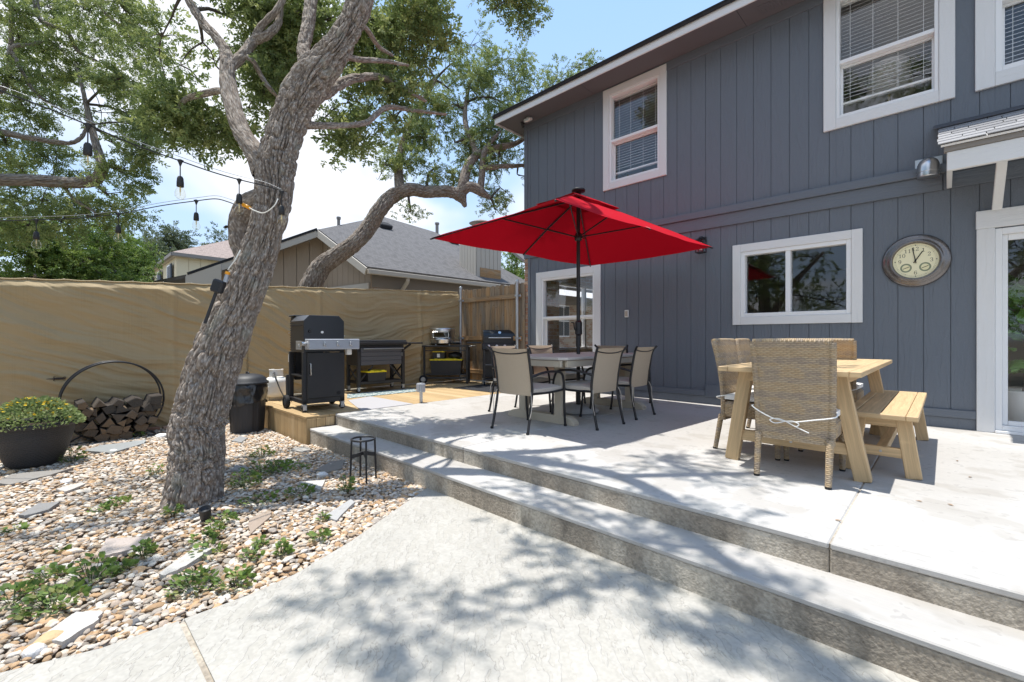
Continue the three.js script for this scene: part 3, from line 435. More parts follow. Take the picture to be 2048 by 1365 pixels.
  part('frame', [df(dx0, dx0 + 0.05, dy0, dy1), df(dx1 - 0.05, dx1, dy0, dy1), df(dx0 + 0.05, dx1 - 0.05, dy1 - 0.06, dy1), df(dx0 + 0.05, dx1 - 0.05, dy0, dy0 + 0.05)], M.vinyl, dr);
  part('sash', [df(dx0 + 0.051, dx0 + 0.09, 0.081, 1.99, -0.07, -0.03), df(1.22, 1.30, 0.081, 1.99, -0.07, -0.03), df(dx0 + 0.091, 1.219, 1.93, 1.99, -0.07, -0.03), df(dx0 + 0.091, 1.219, 0.081, 0.125, -0.07, -0.03)], M.vinyl, dr);
  part('pane', between(dx0 + 0.09, 1.22, 0.125, 1.93, ZW - 0.052, ZW - 0.048, 0.0005), M.glass, dr); part('pane', between(1.30, dx1 - 0.05, 0.08, 1.99, ZW - 0.09, ZW - 0.086, 0.0005), M.glass, dr);
  part('threshold', between(dx0 - 0.001, dx1, 0.002, 0.029, ZW - 0.1, ZW + 0.05, 0.004), M.vinyl, dr);
  // pent roof over the door, course by course
  const pr = new THREE.Group(); pr.name = 'porch_roof'; house.add(pr); const pL = -0.03, pR = 3.4, zE = -5.88;
  part('beam', between(pL + 0.04, pR, 2.525, 2.70, zE - 0.045, zE, 0.005, 'y'), M.trim, pr);
  part('drip_board', between(pL + 0.02, pR, 2.702, 2.752, zE - 0.05, zE + 0.012, 0.004), M.greyTrim, pr);
  part('deck_board', slab([[pL, 2.765, zE + 0.04], [pR, 2.765, zE + 0.04], [pR, 3.19, ZW + 0.01], [pL, 3.19, ZW + 0.01]], 0.02), M.trim, pr);
  const dirS = V(0, 3.19 - 2.765, ZW + 0.01 - zE - 0.04), Ls = dirS.length(); dirS.normalize(); const ang = Math.atan2(dirS.y, -dirS.z);
  for (let c = 0; c < 7; c++) { let x = pL - 0.02 - (c % 2) * 0.12; while (x < pR) { const w = 0.2 + 0.16 * R(), a = Math.max(pL - 0.02 - 0.006 * R(), x), b = Math.min(pR, x + w - 0.006); x += w; if (b - a < 0.03) continue; const g = cbox(b - a, 0.010, 0.155, 0.002, null, R() * 5); g.rotateX(ang - 0.05); const s = 0.06 + c * 0.118; g.translate((a + b) / 2, 2.772 + dirS.y * s + 0.006, zE + 0.04 + dirS.z * s); part('shingle', g, R() < 0.5 ? M.shingleGrey : M.shingleGrey2, pr); } }
  part('flashing', slab([[pL - 0.06, 3.155, ZW + 0.14], [pR, 3.155, ZW + 0.14], [pR, 3.235, ZW + 0.003], [pL - 0.06, 3.235, ZW + 0.003]], 0.006), M.paintGrey, pr);
  part('brace', bar([0.37, 2.245, ZW + 0.06], [0.37, 2.60, zE - 0.06], 0.07, 0.045, 0.004), M.trim, pr); part('brace', bar([2.2, 2.245, ZW + 0.06], [2.2, 2.6, zE - 0.06], 0.07, 0.045, 0.004), M.trim, pr);
  part('rafter', between(pL + 0.04, pL + 0.08, 2.53, 2.66, ZW + 0.03, zE - 0.046, 0.004), M.trim, pr);
  // dryer hood
  const hood = new THREE.Group(); hood.name = 'vent_hood'; house.add(hood);
  part('elbow', tube([[-0.13, 2.80, ZW + 0.01], [-0.13, 2.80, ZW + 0.07], [-0.13, 2.775, ZW + 0.125], [-0.13, 2.70, ZW + 0.145], [-0.13, 2.655, ZW + 0.145]], [0.085, 0.085, 0.09, 0.088, 0.088], 28, 14), M.steel, hood);
  part('seam', rotX(plain(new THREE.TorusGeometry(0.089, 0.004, 8, 30)), Math.PI / 2).translate(-0.13, 2.71, ZW + 0.143), M.steel, hood); part('collar', between(-0.24, -0.02, 2.69, 2.90, ZW + 0.001, ZW + 0.012, 0.002), M.galv, hood);
}
// things on the house wall
{
  const c = thing('wall_clock', 'round bronze outdoor clock with cream dial and two small gauges', 'clock', [-0.235, 1.80, ZW + 0.002]);
  part('rim', lathe([[0.19, 0.0], [0.282, 0.0], [0.286, 0.012], [0.27, 0.028], [0.245, 0.036], [0.228, 0.034], [0.222, 0.05], [0.205, 0.056], [0.196, 0.046], [0.191, 0.036], [0.188, 0.02]], 72).rotateX(Math.PI / 2), M.bronze, c);
  const cv = document.createElement('canvas'); cv.width = cv.height = 768; const g = cv.getContext('2d'); g.fillStyle = '#ece5c0'; g.fillRect(0, 0, 768, 768); g.translate(384, 384);
  g.strokeStyle = '#8b8868'; g.lineWidth = 2; for (const r of [352, 332]) { g.beginPath(); g.arc(0, 0, r, 0, 7); g.stroke(); }
  for (let i = 0; i < 60; i++) { const a = i * Math.PI / 30; g.beginPath(); g.moveTo(Math.sin(a) * 333, -Math.cos(a) * 333); g.lineTo(Math.sin(a) * 351, -Math.cos(a) * 351); g.stroke(); }
  g.fillStyle = '#4b4a3c'; g.font = '112px serif'; g.textAlign = 'center'; g.textBaseline = 'middle'; for (const n of [12, 1, 2, 3, 6, 9, 10, 11]) { const a = n * Math.PI / 6; g.fillText(String(n), Math.sin(a) * 262, -Math.cos(a) * 262 + 4); }
  for (let i = 0; i < 12; i++) { const a = i * Math.PI / 6; g.beginPath(); g.arc(Math.sin(a) * 342, -Math.cos(a) * 342, i % 3 ? 6 : 12, 0, 7); g.fill(); }
  for (const s of [-1, 1]) { g.beginPath(); g.arc(s * 158, 150, 98, 0, 7); g.fillStyle = '#6f7d66'; g.fill(); g.beginPath(); g.arc(s * 158, 150, 68, 0, 7); g.fillStyle = '#ece4b8'; g.fill(); g.strokeStyle = '#c9c59a'; g.lineWidth = 3; for (let i = 0; i < 40; i++) { const a = i * Math.PI / 20; g.beginPath(); g.moveTo(s * 158 + Math.cos(a) * 74, 150 + Math.sin(a) * 74); g.lineTo(s * 158 + Math.cos(a) * 90, 150 + Math.sin(a) * 90); g.stroke(); } }
  const ct = new THREE.CanvasTexture(cv); ct.colorSpace = THREE.SRGBColorSpace; const dial = plain(new THREE.CircleGeometry(0.19, 64)).translate(0, 0, 0.022); part('dial', dial, std({ map: ct, roughness: 0.6 }), c);
  const hand = (deg, len, w, z) => { const a = -deg * Math.PI / 180; return cbox(w, len, 0.002, 0.0008).translate(0, len / 2 - 0.03, 0).rotateZ(a).translate(0, 0, z); };
  part('minute_hand', hand(-10, 0.175, 0.008, 0.030), M.black, c); part('hour_hand', hand(31, 0.145, 0.009, 0.027), M.black, c); part('hub', rotX(cyl(0.008, 0.008, 0.012, 16), Math.PI / 2).translate(0, 0, 0.024), M.black, c);
  for (const s of [-1, 1]) part('gauge_needle', cbox(0.058, 0.005, 0.002, 0.0006).rotateZ(0.38).translate(s * 0.0782, -0.0742, 0.0245), M.black, c);
  // carriage lamp, mostly behind the umbrella's corner
  const l = thing('wall_lantern', 'black metal wall lantern with clear glass and bulb', 'wall light', [-2.53, 2.29, ZW + 0.002]);
  part('back_plate', between(-0.045, 0.045, -0.02, 0.13, 0, 0.014, 0.004), M.blackMetal, l); part('arm', tube([[0, 0.10, 0.01], [0, 0.125, 0.06], [0, 0.11, 0.10]], 0.009, 8, 8), M.blackMetal, l);
  part('roof_cap', [cyl(0.085, 0.03, 0.03, 4).rotateY(Math.PI / 4).translate(0, 0.07, 0.10), cyl(0.03, 0.024, 0.02, 12, 0, 0.10, 0.10)], M.blackMetal, l); part('base', between(-0.06, 0.06, -0.115, -0.10, 0.04, 0.16, 0.003), M.blackMetal, l);
  for (const sx of [-1, 1]) for (const sz of [-1, 1]) part('post', between(sx * 0.053 - 0.006, sx * 0.053 + 0.006, -0.10, 0.072, 0.10 + sz * 0.053 - 0.006, 0.10 + sz * 0.053 + 0.006, 0.001), M.blackMetal, l);
  part('glass', [between(-0.046, 0.046, -0.098, 0.07, 0.151, 0.153, 0.0005), between(-0.054, -0.052, -0.098, 0.07, 0.055, 0.146, 0.0005), between(0.052, 0.054, -0.098, 0.07, 0.055, 0.146, 0.0005)], M.glass, l);
  part('bulb', lathe([[0.0, -0.075], [0.02, -0.07], [0.03, -0.045], [0.022, -0.01], [0.014, 0.01], [0.014, 0.04], [0, 0.04]], 20).translate(0, 0, 0.10), M.white, l);
  // weatherproof outlet, camera, floodlight
  const o = thing('outlet_box', 'small white outlet cover on the grey siding', 'outlet', [-3.765, 1.355, ZW + 0.002]); part('cover', between(-0.035, 0.035, -0.06, 0.06, 0, 0.03, 0.006), M.white, o); part('flap', between(-0.022, 0.022, -0.045, 0.04, 0.031, 0.038, 0.004), M.tablePaint, o);
  const fl = thing('motion_light', 'white motion floodlight under the house eave', 'security light', [-5.78, EAVE - 0.002, -6.45]); part('mount', cyl(0.045, 0.045, 0.02, 20, 0, -0.02, 0), M.white, fl); part('housing', rotX(cbox(0.15, 0.055, 0.11, 0.015), 0.35).translate(0.02, -0.055, 0.04), M.white, fl); part('lens', rotX(cbox(0.12, 0.035, 0.006, 0.002), 0.35).translate(0.02, -0.074, 0.096), M.galv, fl);
  const cam = thing('security_camera', 'small black camera at the corner under the eave', 'camera', [-5.99, EAVE - 0.002, -6.52]); part('bracket', between(-0.02, 0.02, -0.03, 0, -0.02, 0.02, 0.003), M.blackMetal, cam); part('body', rotX(cyl(0.024, 0.024, 0.11, 16, 0, -0.05, 0), 0.5).translate(0, -0.05, 0.02), M.blackMetal, cam);
  // lamp in the upstairs room, plant behind the patio door
  const lp = thing('table_lamp', 'yellow stemmed lamp with pale shade behind upstairs blind', 'lamp', [-0.50, 2.72, -7.25]); part('table', [between(-0.3, 0.3, 0.60, 0.64, -0.2, 0.2), between(-0.27, -0.22, 0, 0.6, -0.18, 0.18), between(0.22, 0.27, 0, 0.6, -0.18, 0.18)], M.room, lp); part('stem', lathe([[0.07, 0.64], [0.07, 0.66], [0.02, 0.70], [0.025, 0.9], [0.015, 1.25], [0, 1.25]], 24), std({ rgb: [0.62, 0.45, 0.12], roughness: 0.5 }), lp); part('shade', lathe([[0.24, 1.22], [0.19, 1.62], [0.186, 1.62], [0.236, 1.22]], 36), M.whiteCushion, lp);
}
{
  const f = thing('fiddle_leaf_fig', 'large leaved fig plant in a white pot behind the glass door', 'houseplant', [0.60, 0.02, -7.22]); const R = rng(77);
  part('pot', lathe([[0, 0], [0.16, 0], [0.21, 0.36], [0.20, 0.38], [0.185, 0.36], [0.18, 0.32], [0, 0.32]], 32), M.white, f); part('soil', cyl(0.18, 0.18, 0.01, 24, 0, 0.32, 0), M.soilPot, f);
  part('stem', tube([[0, 0.3, 0], [0.02, 0.7, 0.02], [-0.01, 1.1, 0.0], [0.02, 1.5, 0.02]], [0.018, 0.015, 0.012, 0.007], 8, 12), M.twig, f);
  const lm = phys({ rgb: [0.13, 0.30, 0.05], roughness: 0.4, transmission: 0.25, thickness: 0, side: THREE.DoubleSide });
  for (let i = 0; i < 26; i++) {
    const L = 0.25 + 0.09 * R(), W = L * 0.62, P = [], U = [], I = [], n = 10, m = 6; for (let a = 0; a <= n; a++) { const t = a / n, w = W * 0.5 * Math.pow(Math.sin(Math.PI * Math.pow(t, 0.72) * 0.98), 0.7) * (0.75 + 0.35 * t); for (let b = -m; b <= m; b++) { const s = b / m; P.push(s * w, 0.10 * L * Math.sin(t * 2.6) - 0.03 * Math.abs(s) + 0.012 * Math.sin(t * 22 + Math.abs(s) * 9) + (b ? 0 : -0.006), t * L); U.push(s, t); } }
    const k = 2 * m + 1; for (let a = 0; a < n; a++) for (let b = 0; b < 2 * m; b++) { const q = a * k + b; I.push(q, q + k, q + 1, q + 1, q + k, q + k + 1); }
    const g = new THREE.BufferGeometry(); g.setAttribute('position', new THREE.Float32BufferAttribute(P, 3)); g.setAttribute('uv', new THREE.Float32BufferAttribute(U, 2)); g.setIndex(I); g.computeVertexNormals();
    g.translate(0, 0, 0.05).rotateX(-0.1 - 0.9 * R() + (i < 8 ? 0.5 : 0)).rotateZ((R() - 0.5) * 0.5).rotateY(i * 2.4 + R()).translate(0, 0.52 + i * 0.042, 0); part('leaf', plain(g), lm, f);
  }
}
// ------------------------------------------------------------------ tan privacy screen along the side boundary
const XF = -8.0, topF = z => mix(1.66, 2.02, clamp((0.7 - z) / 7.2));
{
  const scr = thing('privacy_screen', 'long wrinkled tan fabric screen covering the side boundary fence', 'fence', [XF, 0, 0]);
  const z0 = 2.4, z1 = -6.5, NU = 560, NV = 150, P = [], U = [], I = [];
  const disp = (s, t) => {                         // s to the right along the fence, t upwards
    const w = fbm(s * 0.5 + 3, t * 0.9, 2, 3) - 0.5, sl = 0.34 + 0.16 * Math.sin(s * 0.55 + 0.6), c = t + sl * s + w * 0.8;
    const big = 1 - Math.abs(2 * fbm(c * 1.7, s * 0.28, 5, 3) - 1), mid = 1 - Math.abs(2 * fbm(c * 6 + 9, s * 0.7, 7, 3) - 1), fine = Math.pow(1 - Math.abs(2 * fbm(c * 13, s * 1.5, 9, 3) - 1), 3), ver = fbm(s * 3.2, t * 0.35, 11, 2) - 0.5;
    const top = smooth(0.75, 1.0, t / 1.95);
    const post = ((s + 1.9) % 2.1 + 2.1) % 2.1 - 1.05, rdg = 0.022 * Math.exp(-(post * post) / 0.0016);
    return rdg + 0.10 * big * (1 - 0.4 * top) + 0.034 * mid * mid + 0.016 * fine + 0.02 * ver + 0.022 * top * (fbm(s * 7 + t * 9, t * 2.5, 4, 3) - 0.5);
  };
  for (let i = 0; i <= NU; i++) {
    const z = mix(z0, z1, i / NU), s = -z, hook = Math.abs(((s * 3.1) % 1 + 1) % 1 - 0.5), top = topF(z) - 0.012 * Math.sin(hook * Math.PI) - 0.010 * noise3(s * 9, 1, 1), bot = z < -2.2 ? 0.012 : GRAVEL + 0.01;
    for (let j = 0; j <= NV; j++) { const t = j / NV, y = mix(bot, top, t); P.push(disp(s, y) * Math.min(1, (1 - t) * 14 + 0.35) - 0.04, y, z); U.push(s, y); }
  }
  const k = NV + 1; for (let i = 0; i < NU; i++) for (let j = 0; j < NV; j++) { const a = i * k + j; I.push(a, a + k, a + 1, a + 1, a + k, a + k + 1); }
  const g = new THREE.BufferGeometry(); g.setAttribute('position', new THREE.Float32BufferAttribute(P, 3)); g.setAttribute('uv', new THREE.Float32BufferAttribute(U, 2)); g.setIndex(I); g.computeVertexNormals();
  part('fabric', plain(g), M.tarp, scr);
  { const H = []; for (let i = 0; i <= 220; i++) { const z = mix(z0, z1, i / 220), s = -z, y = topF(z) - 0.012; H.push(V(disp(s, y) * 0.35 - 0.028, y - 0.012 * Math.sin(Math.abs(((s * 3.1) % 1 + 1) % 1 - 0.5) * Math.PI), z)); } part('hem', tube(H, 0.011, 6), M.tarp, scr); }
  for (let i = 0; i < 5; i++) { const z = 1.9 - i * 2.1; part('post', between(-0.20, -0.12, -0.45, topF(z) - 0.05, z - 0.04, z + 0.04, 0.004, 'y', i), M.fence2, scr); }
  for (const y of [0.35, 1.45]) part('rail', bar([-0.10, y, 2.4], [-0.10, y + 0.2, -6.5], 0.04, 0.09), M.fence2, scr);
  for (let i = 0; i < 26; i++) { const z = 2.2 - i * 0.335; part('hook', cbox(0.010, 0.016, 0.016, 0.003).translate(-0.03, topF(z) - 0.004, z), M.tanTrim, scr); }
}
// ------------------------------------------------------------------ cedar fence between the screen and the house corner
{
  const f = thing('picket_fence', 'weathered cedar picket fence joining screen and house corner', 'fence'); const R = rng(8); let x = -8.02, k = 0;
  while (x < -6.10) {
    const w = 0.135 + 0.006 * R(), h = 2.0 + 0.05 * R(), g = new THREE.ExtrudeGeometry(new THREE.Shape([[0, 0], [w, 0], [w, h - 0.035], [w - 0.03, h], [0.03, h], [0, h - 0.035]].map(p => new THREE.Vector2(...p))), { depth: 0.016, bevelEnabled: true, bevelSize: 0.002, bevelThickness: 0.002, bevelSegments: 1 });
    part('picket', boxUV(plain(g).translate(x, 0.03, -6.605 - 0.006 * R()), 'y', R() * 9), [M.fence, M.fence2, M.fence3, M.fence][k % 4], f); x += w + 0.006; k++;
  }
  for (const y of [1.80, 0.95, 0.22]) part('rail', between(-7.98, -6.08, y - 0.045, y + 0.045, -6.582, -6.545, 0.004, 'x', y * 3), M.fence3, f);
  for (const px of [-7.90, -6.14]) { part('post', cyl(0.03, 0.03, 2.08, 16, px, 0.0, -6.505), M.galv, f); part('post_cap', lathe([[0.033, 0], [0.033, 0.025], [0.02, 0.042], [0, 0.046]], 16).translate(px, 2.08, -6.505), M.galv, f); for (const y of [1.80, 0.95, 0.22]) part('bracket', [between(px - 0.07, px + 0.07, y - 0.02, y + 0.02, -6.545, -6.538, 0.002), between(px - 0.036, px + 0.036, y - 0.02, y + 0.02, -6.54, -6.468, 0.003)], M.galv, f); }
}
// ------------------------------------------------------------------ timber deck, flush with the patio
{
  const d = thing('wooden_deck', 'low yellow pine deck with board skirt holding the grills', 'deck'), R = rng(12), mats = [M.deckWood, M.deckWood2, M.deckWood3];
  let z = -2.165, i = 0; while (z > -6.5) { part('deck_board', between(-7.93, -5.545, -0.028, -0.002 + 0.002 * R(), z - 0.138, z, 0.003, 'x', R() * 9), mats[Math.floor(R() * 3)], d); z -= 0.144; i++; }
  let x = -5.545; while (x > -7.9) { const w = 0.10 + 0.05 * R(); part('skirt_board', between(x - w, x - 0.004, GRAVEL - 0.02, -0.030, -2.19 - 0.004 * R(), -2.170, 0.003, 'y', R() * 9), mats[Math.floor(R() * 3)], d); x -= w; }
  for (const [a, b] of [[-2.17, -2.285], [-2.289, -2.40], [-2.404, -2.515]]) part('skirt_board', between(-5.560, -5.538, a > -2.2 ? GRAVEL - 0.02 : -0.139, -0.030, b, a, 0.003, 'y', a * 7), mats[Math.floor(R() * 3)], d);
  part('joist', between(-7.9, -5.57, -0.2, -0.03, -6.4, -2.22, 0.002, 'x'), M.fence2, d);
}
// ------------------------------------------------------------------ neighbouring houses beyond the fence
{
  const mS = 0.55, xe = -11.3, ye = 2.9;               // the roof plane that faces the yard: y = ye + mS (xe - x)
  const onRoof = (px, py) => { const r = ray(px, py), D = (ye + mS * xe - EYE) / (r.y + mS * r.x); return V(r.x * D, EYE + r.y * D, r.z * D); };
  const G = onRoof(637, 459), TT = onRoof(764, 433), H2 = onRoof(872, 465), P1 = onX(734, 537, xe), P2 = V(xe, ye, -13.2), L = atD(379, 548, 12.5);
  P1.y = ye;
  const h = thing('neighbour_house', 'single storey tan and brick house with grey shingle roof beyond the fence', 'house');
  const roof = part('roof', slab([P1, P2, H2, TT, G], 0.10), M.roofN, h);
  part('roof_slope', slab([L, G, TT, V(TT.x - 6, TT.y - 2.5, TT.z + 4), V(L.x - 6, L.y, L.z + 1.0)], 0.10), M.roofN, roof);
  part('roof_slope', slab([P2, V(xe - 9, ye, -16.5), H2], 0.10), M.roofN, roof);
  part('roof_slope', slab([V(-9.6, 2.75, -12.2), V(-9.6, 2.75, -22), V(-14, 5.1, -22), V(-14, 5.1, -14)], 0.1), M.roofN, roof);
  // rakes and gutter
  const rk = (a, b, w, m = M.tanTrim) => part('rake_board', bar(a.clone().add(V(0.03, -0.14, 0.05)), b.clone().add(V(0.03, -0.14, 0.05)), 0.04, w, 0.005), m, h);
  rk(P1, G, 0.2); rk(G, L, 0.2); part('rake_cap', bar(G.clone().add(V(0.04, -0.01, 0.06)), L.clone().add(V(0.04, -0.01, 0.06)), 0.05, 0.07), M.roofDark, roof);
  part('rake_return', slab([L.clone().add(V(0.1, -0.10, 0.1)), L.clone().add(V(0.1, -0.45, 0.1)), L.clone().add(V(0.62, -0.45, -0.62)), L.clone().add(V(0.62, 0.28, -0.62))].reverse(), 0.04), M.tanTrim, h);
  part('gutter', between(xe - 0.02, xe + 0.10, ye - 0.20, ye - 0.07, -13.2, P1.z, 0.01), M.tanTrim, h);
  part('downspout', tube([[xe + 0.02, ye - 0.2, -7.3], [xe + 0.02, ye - 0.30, -7.3], [xe - 0.3, ye - 0.55, -7.3], [xe - 0.3, ye - 0.7, -7.3], [xe - 0.3, 0, -7.3]], 0.06, 10), M.tanTrim, h);
  // walls: siding under the gables, brick below the gutter
  const K = V(-14.1, 0, -6.0), wy = -0.45;
  const boards = (a, b, ya, yb, n, mat) => { for (let i = 0; i < n; i++) { const p = a.clone().lerp(b, (i + 0.02) / n), q = a.clone().lerp(b, (i + 0.98) / n), t0 = mix(ya, yb, (i + 0.02) / n), t1 = mix(ya, yb, (i + 0.98) / n); part('siding_board', slab([V(p.x, wy, p.z), V(q.x, wy, q.z), V(q.x, t1, q.z), V(p.x, t0, p.z)], 0.04), mat, h); } };
  part('wall', slab([V(L.x - 0.4, wy, L.z - 0.3), V(K.x - 0.1, wy, K.z), V(K.x - 0.1, G.y - 0.2, K.z), V(L.x - 0.4, L.y - 0.15, L.z - 0.3)], 0.04), M.tanWall, h); part('wall', slab([V(K.x - 0.1, wy, K.z - 0.1), V(P1.x - 0.4, wy, P1.z - 0.38), V(P1.x - 0.4, P1.y - 0.1, P1.z - 0.38), V(K.x - 0.1, G.y - 0.2, K.z - 0.1)], 0.04), M.tanWall, h);
  boards(V(L.x - 0.3, 0, L.z - 0.3), V(K.x, 0, K.z), L.y - 0.1, G.y - 0.12, 9, M.tanWall);
  boards(V(K.x, 0, K.z - 0.02), V(P1.x - 0.35, 0, P1.z - 0.3), G.y - 0.15, P1.y - 0.08, 9, M.tanWall);
  part('corner_board', between(K.x - 0.22, K.x + 0.03, wy, G.y - 0.18, K.z - 0.2, K.z + 0.03, 0.01), M.tanWall, h);
  part('belt_board', bar([K.x + 0.05, 2.42, K.z + 0.06], [P1.x - 0.32, 2.42, P1.z - 0.22], 0.04, 0.16), M.tanTrim, h);
  part('wall', between(xe - 0.55, xe - 0.4, wy, ye - 0.28, -18.0, P1.z - 0.30, 0.003, null), M.brick, h);
  part('frieze_board', between(xe - 0.42, xe - 0.36, ye - 0.50, ye - 0.12, -18.0, P1.z - 0.3, 0.004), M.greyTrim, h);
  for (const [a, b] of [[-7.9, -9.3], [-14.4, -15.6]]) { const w = part('window', [between(xe - 0.38, xe - 0.33, 1.0, 2.35, b, a, 0.003)], M.vinyl, h); for (let i = 0; i < 3; i++) for (let j = 0; j < 2; j++) part('pane', between(xe - 0.328, xe - 0.322, 1.06 + j * 0.65, 1.65 + j * 0.65, mix(b, a, (i + 0.06) / 3), mix(b, a, (i + 0.94) / 3), 0.001), M.shutter, w); }
  { const w = part('window', bar([K.x + 0.7, 1.9, K.z + 0.02], [K.x + 1.9, 1.9, K.z - 0.14], 0.06, 0.8), M.vinyl, h); for (let i = 0; i < 3; i++) part('pane', bar([K.x + 0.76 + i * 0.39, 1.9, K.z + 0.075 - i * 0.05], [K.x + 1.08 + i * 0.39, 1.9, K.z + 0.03 - i * 0.05], 0.01, 0.68), M.shutter, w); }
  // chimney, flues and vents
  const cb = onRoof(968, 552), ch = new THREE.Group(); ch.name = 'chimney'; h.add(ch);
  const cx0 = cb.x - 0.80, cx1 = cb.x + 0.1, cz0 = cb.z - 0.75, cz1 = cb.z + 0.45, ct = cb.y + 1.45;
  part('core', between(cx0, cx1, cb.y - 0.3, ct, cz0, cz1, 0.01), M.tanTrim, ch);
  for (let i = 0; i < 6; i++) part('siding_board', between(cx1 + 0.002, cx1 + 0.02, cb.y - 0.2, ct, mix(cz0, cz1, (i + 0.03) / 6), mix(cz0, cz1, (i + 0.97) / 6), 0.004), M.tanTrim, ch);
  for (let i = 0; i < 6; i++) part('siding_board', between(mix(cx0, cx1, (i + 0.03) / 6), mix(cx0, cx1, (i + 0.97) / 6), cb.y - 0.2, ct, cz1 + 0.002, cz1 + 0.02, 0.004), M.tanTrim, ch);
  part('rotten_board', between(cx1 + 0.021, cx1 + 0.04, cb.y - 0.08, cb.y + 0.25, cz0 + 0.05, cz1 - 0.15, 0.004), M.fence3, ch);
  part('flue', cyl(0.14, 0.14, 0.5, 16, (cx0 + cx1) / 2, ct, (cz0 + cz1) / 2), M.galv, ch); part('flue_cap', lathe([[0, 0.16], [0.3, 0.06], [0.42, 0.0], [0.4, -0.02], [0, 0.02]], 24).translate((cx0 + cx1) / 2, ct + 0.50, (cz0 + cz1) / 2), M.greyTrim, ch);
  const pipe = (px, py, r, hh) => { const p = onRoof(px, py); part('vent_pipe', [cyl(r, r, hh, 12, p.x, p.y - 0.1, p.z), cyl(r * 1.4, r * 1.4, 0.08, 12, p.x, p.y + hh - 0.18, p.z)], M.greyTrim, h); };
  pipe(874, 466, 0.07, 0.55); pipe(677, 449, 0.05, 0.35);
  for (const [px, py] of [[769, 456], [906, 486]]) { const p = onRoof(px, py); part('roof_vent', rotZ(cbox(0.42, 0.16, 0.5, 0.03), -Math.atan(mS)).translate(p.x, p.y + 0.1, p.z), M.roofDark, h); }
}
{
  const h = thing('far_house', 'cream two storey house with brown shingle roof and dark shutters', 'house');
  const y = 5.19, A = atD(344, 504, 22), Bq = atD(470, 519.5, 24.15), C = atD(283, 550, 30), Rg = atD(468, 478, 30); A.y = Bq.y = C.y = y; const B = A.clone().add(Bq.clone().sub(A).multiplyScalar(3.2)); B.y = y; const E2 = Rg.clone().add(Bq.clone().sub(A).multiplyScalar(2));
  part('roof', slab([A, B, E2, Rg], 0.12), M.roofFar, h); part('roof_slope', slab([C, A, Rg], 0.12), M.roofFar, h);
  const ins = (p, a) => p.clone().lerp(A.clone().add(B).add(C).multiplyScalar(1 / 3), a), a = ins(A, 0.07), b = ins(B, 0.07), c = ins(C, 0.07);
  const wall = (p, q, n) => { for (let i = 0; i < n; i++) { const s = p.clone().lerp(q, (i + 0.015) / n), e = p.clone().lerp(q, (i + 0.985) / n); part('siding_board', slab([V(s.x, -0.45, s.z), V(e.x, -0.45, e.z), V(e.x, y - 0.18, e.z), V(s.x, y - 0.18, s.z)], 0.06), M.cream, h); } };
  wall(a, b, 16); wall(c, a, 16);
  part('soffit', slab([C, A, a, c].map(p => V(p.x, y - 0.14, p.z)), 0.03), M.tanTrim, h); part('soffit', slab([A, B, b, a].map(p => V(p.x, y - 0.14, p.z)), 0.03), M.tanTrim, h);
  part('gutter', bar(V(A.x, y - 0.1, A.z), V(B.x, y - 0.1, B.z), 0.12, 0.16), M.greyTrim, h); part('gutter', bar(V(A.x, y - 0.1, A.z), V(C.x, y - 0.1, C.z), 0.12, 0.16), M.greyTrim, h);
  const nrm = V(a.z - c.z, 0, c.x - a.x).normalize(); if (nrm.dot(V(-a.x, 0, -a.z)) < 0) nrm.negate();
  for (const t of [0.10, 0.42, 0.72]) { const p = a.clone().lerp(c, t).addScaledVector(nrm, 0.06), q = a.clone().lerp(c, t + 0.09).addScaledVector(nrm, 0.06); const w = part('window', slab([V(p.x, 3.2, p.z), V(q.x, 3.2, q.z), V(q.x, 4.75, q.z), V(p.x, 4.75, p.z)], 0.05), M.vinyl, h); const s = p.clone().lerp(q, -0.45).addScaledVector(nrm, 0.02), e = p.clone().lerp(q, -0.04).addScaledVector(nrm, 0.02); part('shutter', slab([V(s.x, 3.2, s.z), V(e.x, 3.2, e.z), V(e.x, 4.75, e.z), V(s.x, 4.75, s.z)], 0.05), M.shutter, w); for (let j = 0; j < 2; j++) { const u = p.clone().lerp(q, 0.12).addScaledVector(nrm, 0.03), v = p.clone().lerp(q, 0.88).addScaledVector(nrm, 0.03); part('pane', slab([V(u.x, 3.28 + j * 0.74, u.z), V(v.x, 3.28 + j * 0.74, v.z), V(v.x, 3.95 + j * 0.74, v.z), V(u.x, 3.95 + j * 0.74, u.z)], 0.02), M.paintGrey, w); } }
}
